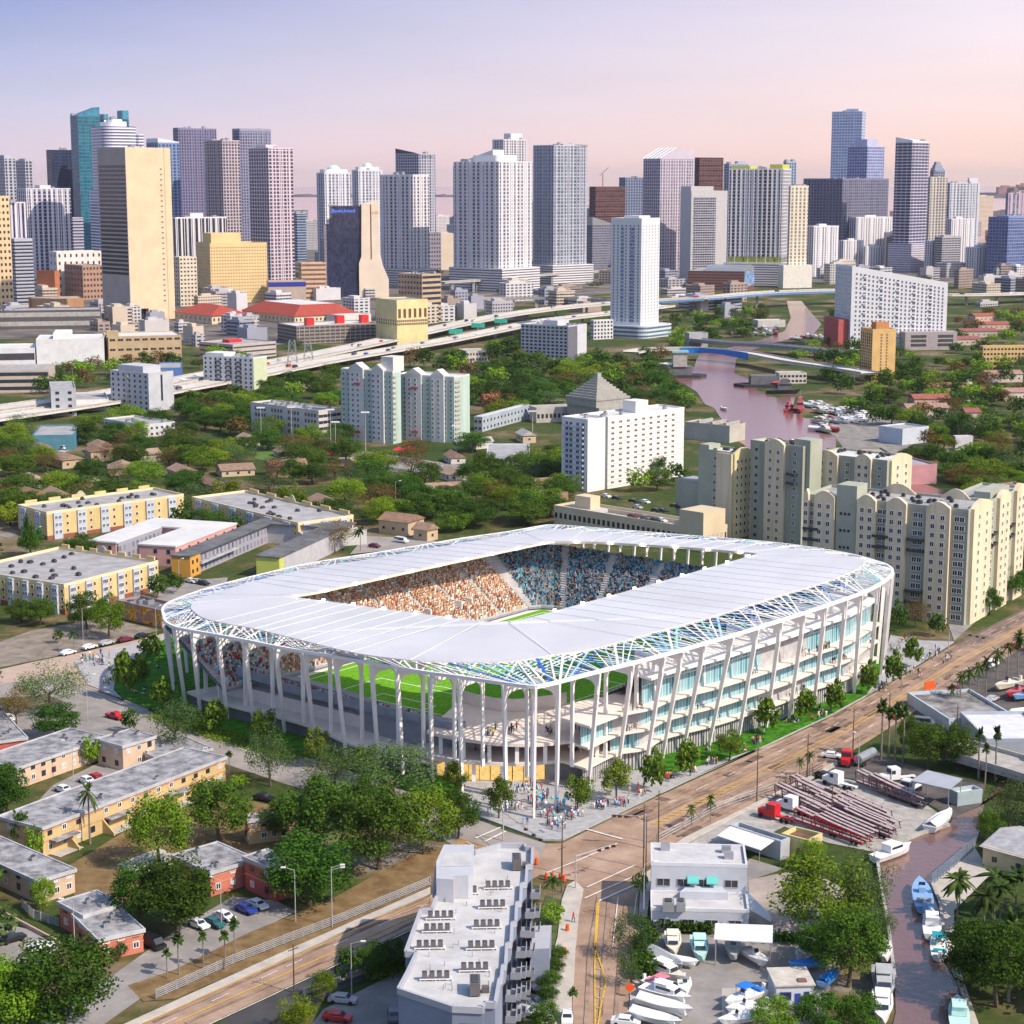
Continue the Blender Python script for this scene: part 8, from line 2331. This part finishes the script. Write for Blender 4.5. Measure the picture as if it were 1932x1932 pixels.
for i,q in enumerate(((1050,1160,'maroon'),(560,1195,'maroon'),(470,1250,'maroon'),(760,1250,'maroon'),(870,1280,'maroon'),(690,1300,'maroon'),(600,1340,'maroon'),(820,1345,'maroon'),(740,1385,'maroon'),(890,1395,'maroon'),(560,1390,'red'),(700,1440,'red'),(420,1225,'maroon'),(960,1130,'maroon'),(520,1165,'maroon'),(920,1350,'maroon'),(650,1265,'maroon'),(810,1310,'maroon'),(760,1420,'maroon'),(1110,1190,'maroon'))):
 t=put(q[2],'K',q[0],q[1],(-10,-3.6),'','car_carrier_trailer','trailer',grp='car carrier trailers in the truck yard');AUTO.append((t,'empty %s car carrier trailer'%q[2],t['group']))
for kind,x,y,hd,lab in(('whitecab',700,1100,(-10,-2.6),'white truck cab at the head of a carrier trailer in the truck yard'),('redcab',275,1320,(-10,-2.6),'red truck cab nearest the small yellow shop'),('whitecab',395,1270,(-10,-2.6),'white truck cab among the carrier trailers beside the red cab'),('redcab',745,935,(-4,8),'red truck cab parked beside the silver tanker'),('whitecab',1085,1060,(-10,1),'white truck cab alone on the dark yard'),('whitecab',1165,1140,(-8,4),'white truck cab half under the grey canopy')):
 put(kind,'K',x,y,hd,lab,'truck_cab','truck',sc=1.1)
g=G(*S('K',865,940));t=thing('tanker_trailer','silver tanker trailer on the dark yard next to a red cab','tanker',(g.x,g.y,.15),.9)
m1=MB();m1.tube((-4,0,1.9),(4,0,1.9),1.15,1.15,12);m1.obj('tank',mat('tank_silver',(.5,.52,.55),.3,.1,metal=.6),t)
for x in(-3,-2):
 [link('wheel',WHEEL,t,(x,y_,.5),0,1.5)for y_ in(-1,1)]
# ------ LAMPS, POLES, SIGNALS, FENCES
m1=MB();m1.tube((0,0,0),(0,0,9.6),.11,.07,6);LPOLE=m1.mesh('pole',POLE)
m1=MB();m1.tube((0,0,9.5),(1.9,0,10),.05,.05,5);LARM=m1.mesh('arm',POLE)
m1=MB();m1.box(1.7,-.18,9.9,2.6,.18,10.08);LHEAD=m1.mesh('lamp_head',WHITE)
def lamp(sheet,x,y,rz,sc=1.0):
 g=G(*S(sheet,x,y));t=thing('street_lamp','','street lamp',(g.x,g.y,0),rz,'street lamps');t.scale=(1,1,sc);AUTO.append((t,'slim grey street lamp','street lamps'))
 link('pole',LPOLE,t);link('arm',LARM,t);link('lamp_head',LHEAD,t)
for q in(('H',1852,580,0,1.25),('H',1648,552,3.1,1.1),('H',1235,585,2.8),('H',418,708,3.1),('M',162,580,0,1.2),('M',270,960,0),('G',490,790,0,1.3),('G',410,1120,3),('G',465,360,0,1.2),('G',872,320,1),('E',322,970,.3),('E',667,1035,2),('D',205,1250,1),('D',1000,1440,1),('L',12,520,0,1.3),('F',1175,430,0,1.6),('F',985,480,0,1.4),('D',408,310,0,1.2),('J',1690,1095,2)):
 lamp(*q)
def pole(sheet,x,y,h):
 g=G(*S(sheet,x,y));t=thing('utility_pole','','utility pole',(g.x,g.y,0),.8,'utility poles');AUTO.append((t,'brown wooden utility pole','utility poles'))
 m1=MB();m1.tube((0,0,0),(0,0,h),.17,.11,6);m1.obj('pole',WOOD,t);m1=MB();m1.box(-1.1,-.06,h-.9,1.1,.06,h-.75);m1.obj('crossarm',WOOD,t)
 return Vector((g.x,g.y,h-.8))
wires=[pole('K',137,1195,13),pole('K',475,1040,11),pole('K',782,850,11),pole('K',1022,760,12)]
for q in(('J',752,1422,12),('J',300,1560,12),('M',1440,385,10),('M',1910,330,14),('L',12,230,14),('H',1640,950,9),('D',885,700,12),('K',1480,745,8),('L',960,0,9),('D',200,1250,11)):
 pole(*q)
t=thing('power_line','thin dark wires strung between the poles beside the diagonal street','wires',(0,0,0))
for off in(-.9,.9):
 m1=MB()
 for a_,b_ in zip(wires,wires[1:]):
  o=Vector((.7*off,-.7*off,0));mid=(a_+b_)/2-Vector((0,0,.9));m1.path([a_+o,a_.lerp(mid,.5)+o-Vector((0,0,.25)),mid+o,b_.lerp(mid,.5)+o-Vector((0,0,.25)),b_+o],.035,4)
 m1.obj('wire',DARKM,t)
def signal(sheet,base,tip,h,label):
 g,e=G(*S(sheet,*base)),G(*S(sheet,*tip),h);t=thing('traffic_signal',label,'traffic signal',(g.x,g.y,.2));d=Vector((e.x-g.x,e.y-g.y,0))
 m1=MB();m1.tube((0,0,0),(0,0,h),.16,.12,7);m1.obj('post',POLE,t)
 m1=MB();m1.tube((0,0,h-.2),d+Vector((0,0,h)),.1,.07,6);m1.obj('arm',POLE,t)
 for f in(.6,.8,.97):
  m1=MB();q=d*f;m1.box(q.x-.45,q.y-.2,h-.6,q.x+.45,q.y+.2,h-.1);m1.obj('signal_head',mat('signal_dark',(.06,.035,.03),.6,.2),t)
signal('M',(1115,100),(1330,95),6.5,'traffic signal arm beside the plaza tip')
signal('M',(1518,370),(1735,122),7,'traffic signal on the kerb right of the white-roofed block')
signal('K',(1424,195),(1665,92),7,'long traffic signal arm at the far end of the diagonal street')
signal('J',(690,1440),(540,1285),7,'traffic signal arm reaching over the junction from the right kerb')
def fence(label,pts,h,pitch,m,rail=2,wd=.12,z=.2):
 c0=G(*pts[0]);t=thing('fence',label,'fence',(c0.x,c0.y,0));o=(c0.x,c0.y,0);mp,mr=MB(),MB();n_=0
 for a_,b_ in zip(pts,pts[1:]):
  A,B_=G(*a_),G(*b_);L_=(B_-A).length
  for k in range(int(L_/pitch)):
   q=A.lerp(B_,k*pitch/L_);m1=mp if n_>=90 else MB();m1.box(q.x-wd,q.y-wd,z,q.x+wd,q.y+wd,z+h);n_+=1
   if n_<=90:
    m1.obj('post',m,t,o=o)
  for k in range(rail):
   mr.bar((*A,z+h*(k+.6)/rail),(*B_,z+h*(k+.6)/rail),.08,.10 if rail<3 else.14)
 mr.obj('rails',m,t,o=o)
 if mp.v:
  tag(mp.obj('post',m,t,o=o),kind='stuff')
FWH=mat('fence_white',(.33,.33,.34),.7,.1)
fence('long pale railing fence along the lower left street',[S('H',872,985),S('H',1300,790),S('H',1932,545),S('M',712,348)],1.8,2.4,FWH,5)
fence('grey chain fence along the diagonal street beside the yards',[S('J',745,1420),S('J',1030,1265),S('J',1312,1165)],2.0,4,POLE,3,.06)
fence('dark wire fence at the near edge of the truck yard',[S('K',280,1125),S('K',470,1040),S('K',580,985)],2.0,3,DARKM,3,.06)
fence('blue-grey seawall fence on the far bank of the canal',[S('K',1310,1765),S('K',1460,1640),S('K',1602,1515)],2.6,1.6,mat('slate_fence',(.16,.20,.26),.8,.1),6)
fence('white gate and fence beside the lower pale pink townhouse',[S('H',125,480),S('H',190,540),S('H',330,585)],1.9,2,FWH,5)
def wall(label,pts,h,m,wd=.35,z=-.05):
 c0=G(*pts[0]);m1=MB()
 for a_,b_ in zip(pts,pts[1:]):
  m1.bar((*G(*a_),(h+z)/2),(*G(*b_),(h+z)/2),wd,h-z)
 tag(m1.obj('wall',m,o=(c0.x,c0.y,0)),label,'wall').location=(c0.x,c0.y,0)
wall('pale low wall along the dark lane left of the white-roofed block',[S('M',0,960),S('M',380,830),S('M',560,740)],1.2,PAVE)
wall('concrete seawall on the left bank of the canal',CAN[4:12],.9,CONC,.6)
wall('concrete seawall on the right bank of the canal',CAN[14:20],.8,CONC,.6)
wall('pale pink garden wall by the rose red houses',[S('H',0,505),S('H',130,575),S('H',330,680)],.9,mat('pink_wall',(.5,.36,.3),.9,.1))
m1=MB();m1.tube((0,0,0),(0,0,1.0),.33,.26,8);m1.tube((0,0,1.0),(0,0,1.1),.12,.12,6);BARREL=m1.mesh('traffic_barrel',mat('barrel_orange',(.75,.10,.02),.5,.1))
for x,y in((1355,318),(1390,316),(1433,322),(1453,330),(1473,608),(1458,738),(1300,235)):
 g=G(*S('M',x,y));t=link('traffic_barrel',BARREL,None,(g.x,g.y,.3),0,1.2);tag(t,None,'traffic barrel','orange traffic barrels');AUTO.append((t,'orange traffic barrel',t['group']))
g=G(*S('K',1295,500));t=thing('message_board','orange-red roadworks board on a trailer beside parked cars in the diagonal street','road sign',(g.x,g.y,.2),.5)
m1=MB();m1.box(-1.8,-.1,2.4,1.8,.1,4.6);m1.obj('board',mat('barrel_orange',(0,0,0)),t);m1=MB();m1.tube((0,0,.5),(0,0,2.4),.12,.12,6);m1.obj('mast',RED,t);m1=MB();m1.box(-1.2,-.6,.3,1.2,.6,.8);m1.obj('trailer',RED,t)
g=G(*S('M',1822,975));t=thing('work_sign','orange diamond roadwork sign on the right kerb of the lower street','road sign',(g.x,g.y,.3),0)
m1=MB();m1.prism([(-.95,0),(0,-.02),(.95,0),(0,.02)],1,1.01,cap=False);m1.quad((-.95,-.03,1.6),(0,-.03,.65),(.95,-.03,1.6),(0,-.03,2.55));m1.quad((0,.03,.65),(-.95,.03,1.6),(0,.03,2.55),(.95,.03,1.6));m1.obj('board',mat('barrel_orange',(0,0,0)),t)
m1=MB();m1.tube((0,0,0),(0,0,.7),.06,.06,5);m1.obj('post',POLE,t)
for q in(('D',1458,660,1.5),('D',1628,640,1.4),('D',1845,690,1.6),('D',1872,700,1.2),('E',155,690,1.5),('E',660,690,1.0),('E',1085,570,.8)):
 g=G(*S(*q[:3]));t=thing('floodlight_mast','','floodlight mast',(g.x,g.y,0),0,'sports field masts');AUTO.append((t,'pale floodlight mast',t['group']));h=14*q[3]
 m1=MB();m1.tube((0,0,0),(0,0,h),.22,.14,6);m1.obj('pole',POLE,t);m1=MB();m1.box(-2.2,-.3,h,2.2,.3,h+.7);m1.obj('lamp_bar',WHITE,t)
# ------ PEOPLE
SHIRT={'white':(.75,.75,.75),'light blue':(.25,.50,.72),'red':(.55,.03,.05),'navy':(.02,.03,.14),'blue':(.03,.12,.5),'yellow':(.65,.45,.04),'pink':(.6,.15,.28),'black':(.02,.02,.025),'green':(.03,.28,.16),'beige':(.5,.38,.26)}
PANTS={'white':(.7,.7,.7),'blue':(.04,.08,.25),'black':(.02,.02,.025),'khaki':(.35,.27,.17)}
SKINS=[mat('skin',(0,0,0)),mat('skin_dark',(.18,.09,.055),.7,0)]
def person_mesh(sh,pa,pose,sk):
 m1=MB();fw=0 if pose!='walking' else.26
 def limb(a_,b_,c_,r0,r1,r2,mi,mj=None):
  m1.tube(a_,b_,r0,r1,7,mi);m1.tube(b_,c_,r1,r2,7,mi if mj is None else mj)
 if pose=='sitting':
  hip=.18
  for s_ in(-1,1):
   limb((s_*.1,0,hip),(s_*.14,-.42,.38),(s_*.12,-.72,.06),.095,.075,.05,2);m1.tube((s_*.12,-.70,.06),(s_*.12,-.92,.04),.05,.035,6,4)
 else:
  hip=.88
  for s_ in(-1,1):
   limb((s_*.1,0,hip),(s_*.11,-s_*fw*.6-.02,.47),(s_*.11,-s_*fw*.7+.06*(fw>0),.06),.10,.075,.05,2);m1.tube((s_*.11,-s_*fw*.7+.05,.05),(s_*.11,-s_*fw*.7-.2,.04),.05,.04,6,4)
 prev=None
 for z,w,d in((0,.17,.115),(.18,.155,.105),(.38,.19,.12),(.50,.21,.115),(.56,.12,.09),(.60,.055,.055)):
  ring=[(w*math.cos(6.283*k/10),d*math.sin(6.283*k/10),hip-.06+z)for k in range(10)]
  if prev:
   for k in range(10):
    m1.quad(prev[k],prev[(k+1)%10],ring[(k+1)%10],ring[k],1)
  prev=ring
 for s_ in(-1,1):
  limb((s_*.21,0,hip+.42),(s_*.27,s_*fw*.4,hip+.16),(s_*.25,s_*fw*.6-.12,hip-.06),.055,.045,.035,1,0);m1.tube((s_*.25,s_*fw*.6-.12,hip-.06),(s_*.25,s_*fw*.6-.17,hip-.16),.035,.02,5,0)
 hz=hip+.53
 m1.tube((0,0,hz-.02),(0,0,hz+.1),.05,.05,6,0)
 for k,(z0,z1,r0,r1)in enumerate(((.06,.13,.06,.095),(.13,.22,.095,.10),(.22,.29,.10,.05))):
  m1.tube((0,-.01,hz+z0),(0,-.01,hz+z1),r0,r1,9,0 if k<1 else 3)
 m1.box(-.05,-.112,hz+.12,.05,-.08,hz+.2,0)
 return m1.mesh('person',[SKINS[sk],mat('shirt_'+sh,SHIRT[sh],.85,.05),mat('trousers_'+pa,PANTS[pa],.85,.05),mat('hair',(0,0,0)),mat('shoes',(.1,.09,.09),.8,0)])
PM={}
prnd=random.Random(77)
PEOPLE=[]
def person(x,y,z,pose=None,pal=None):
 sh=prnd.choice(pal or list(SHIRT));pa=prnd.choice(list(PANTS));pose=pose or prnd.choice(('standing','walking','walking'));sk=prnd.random()<.3
 k=(sh,pa,pose,sk)
 if k not in PM:
  PM[k]=person_mesh(*k)
 PEOPLE.append((math.hypot(x,y)-3*z,k,(x,y,z),prnd.uniform(0,6.28),1.18*prnd.uniform(.94,1.05)))
FAN=['white','light blue','blue','navy','red','white','light blue','pink','white']
MIXP=['beige','red','white','green','yellow','black','navy','white']
def group(sheet,x,y,n,sx_,sy_,z,pal=MIXP,pose=None):
 for _ in range(n):
  g=G(*S(sheet,x+prnd.gauss(0,sx_),y+prnd.gauss(0,sy_)),z);person(g.x,g.y,z,pose,pal)
for q in((820,1405,8,40,12),(905,1345,2,12,4),(720,1570,10,50,12),(965,1520,12,45,22),(1030,1630,9,55,14),(1110,1705,8,40,18),(1210,1740,5,30,14),(1295,1640,12,40,26),(1160,1570,8,40,24),(535,1595,2,14,6),(642,1590,1,3,3),(858,1700,2,16,6),(1570,1545,12,50,10),(1745,1530,8,40,14),(1020,1460,5,24,20),(975,1390,5,22,10)):
 group('c',*q,.33,FAN)
for q in((670,1185,10,22,10,.33),(800,1118,9,22,7,.33),(905,1085,7,18,8,.33),(1005,1040,9,24,8,.36),(985,990,3,14,4,.36),(1220,945,10,26,10,.36),(1215,895,4,14,4,.36),(1515,815,11,18,12,.36),(1810,692,9,18,8,.33)):
 group('J',*q)
for q in((1125,955,6,28,6),(1385,838,7,36,8),(1160,985,2,10,3)):
 group('J',*q,.36,MIXP,'sitting')
for q in((1060,175,9,26,18),(1130,120,6,26,10),(1280,235,9,26,18),(1340,210,7,22,18),(1415,240,8,22,14),(1185,335,9,26,8)):
 group('K',*q,.33)
group('G',545,445,26,50,20,.33);group('G',590,575,9,18,10,.33);group('G',880,485,5,20,6,.36,MIXP,'sitting');group('G',770,625,5,18,6,.36,MIXP,'sitting');group('G',822,505,3,10,4,.36,MIXP,'sitting');group('G',785,460,1,2,2,.36)
for q in((530,880,8,30,16,10.9,MIXP),(740,840,8,30,16,10.9,MIXP),(890,815,3,12,6,10.9,MIXP),(1050,865,6,40,10,10.9,MIXP),(1395,825,8,28,12,10.9,FAN),(1570,790,5,24,8,10.9,FAN),(212,1050,2,12,5,5.6,FAN),(460,1030,9,30,12,5.6,FAN),(1345,1020,8,30,10,5.6,MIXP)):
 group('c',*q)
for gap,lev,n in((1,2,6),(1,1,6),(4,1,3),(6,2,3),(8,2,6),(9,2,9),(8,0,6),(10,1,7),(11,0,3),(12,1,2),(13,2,4),(5,0,2)):
 if gap+1<len(rc):
  for _ in range(n):
   z=levels[lev];a_=on_col(rc[gap],z,1.9+prnd.uniform(0,.9)).lerp(on_col(rc[gap+1],z,2.3),prnd.uniform(.12,.88));person(a_.x,a_.y,z+.01,None,FAN if gap in(4,6,12)else MIXP)
g=G(*S('M',1506,560));person(g.x,g.y,.33)
PEOPLE.sort(key=lambda q:q[0])
far={}
for i,(_,k,p_,a_,sc)in enumerate(PEOPLE):
 if i<296:
  t=link('person',PM[k],None,p_,a_,sc);tag(t,None,'person','people around the stadium')
  AUTO.append((t,'%s person in %s shirt and %s trousers'%(k[2],k[0],k[1]),t['group']))
  continue
 me=PM[k];T=Matrix.Translation(p_)@Matrix.Rotation(a_,4,'Z')@Matrix.Scale(sc,4);mb=far.setdefault('m',MB());off=len(mb.v);mb.v+=[tuple(T@v.co)for v in me.vertices]
 ms=far.setdefault('s',[])
 for pl_ in me.polygons:
  m_=me.materials[pl_.material_index]
  if m_ not in ms:
   ms.append(m_)
  mb.f.append(tuple(off+v for v in pl_.vertices));mb.m.append(ms.index(m_))
if far:
 tag(far['m'].obj('crowd',far['s']),'farthest people standing about beside and inside the stadium','crowd',kind='stuff')
BALL=MB();BALL.dome(0,0,0,.28,.32,8,3);BALL.dome(0,0,0,.28,-.3,8,3)
BMS=[BALL.mesh('balloon',mat('balloon_'+n_,c,.4,0))for n_,c in(('blue',(.05,.35,.65)),('white',(.75,.75,.75)),('teal',(.1,.5,.5)))]
for x,y in((960,1395),(1000,1450),(1045,1500),(1105,1455),(1120,1600),(1130,1650),(1160,1660),(1185,1640),(1225,1470),(1155,1450),(1215,1500),(985,1440)):
 h=prnd.uniform(2.6,4);g=G(*S('c',x,y),h);i=prnd.randrange(3);t=link('balloon',BMS[i],None,(g.x,g.y,h),0,1.3);tag(t,None,'balloon','balloons over the plaza crowd');AUTO.append((t,'%s balloon held above the crowd'%('blue','white','teal')[i],t['group']))
HAZE=2e-5
# ------ FINISH: windows, haze, labels
for b_ in BLDS:
 b_.finish()
hz=bpy.data.materials.new('haze_air');hz.use_nodes=True
hn=hz.node_tree;hn.nodes.clear();ho=hn.nodes.new('ShaderNodeOutputMaterial');hv=hn.nodes.new('ShaderNodeVolumePrincipled')
hv.inputs['Color'].default_value=(.97,.93,.98,1);hv.inputs['Density'].default_value=HAZE;hv.inputs['Anisotropy'].default_value=.2
hn.links.new(hv.outputs[0],ho.inputs['Volume'])
mb=MB();mb.box(-26000,-400,-2,26000,41000,330)
tag(mb.obj('haze',hz),'faint lilac evening haze over the whole city','haze',kind='stuff')
ORD='first second third fourth fifth sixth seventh eighth ninth tenth eleventh twelfth thirteenth fourteenth fifteenth sixteenth seventeenth eighteenth nineteenth twentieth'.split()
tree_=[(P(x,y),ph,x,y)for ph,x,y in LAND]
lab={}
for o,ph,grp in AUTO:
 x,y=o.location.x,o.location.y
 u,v=P(x,y)
 l=min(tree_,key=lambda q:(q[2]-x)**2+(q[3]-y)**2)
 du,dv=u-l[0][0],v-l[0][1]
 rel=('right of ' if du>0 else 'left of ')if abs(du)>1.3*abs(dv)else('in front of ' if dv>0 else 'behind ')
 if grp:
  o['group']=grp
 lab.setdefault('%s %s%s'%(ph,rel,l[1]),[]).append((u,v,o))
for k,l in lab.items():
 l.sort(key=lambda q:q[0])
 for i,(u,v,o)in enumerate(l):
  if len(l)==1:
   s_=k
  elif i==0:
   s_=k+', leftmost one'
  elif i==len(l)-1:
   s_=k+', rightmost one'
  elif i<20:
   s_=k+', '+ORD[i]+' from left'
  elif len(l)-1-i<20:
   s_=k+', '+ORD[len(l)-1-i]+' from right'
  else:
   s_=k+', in the middle'
  o['label']=s_
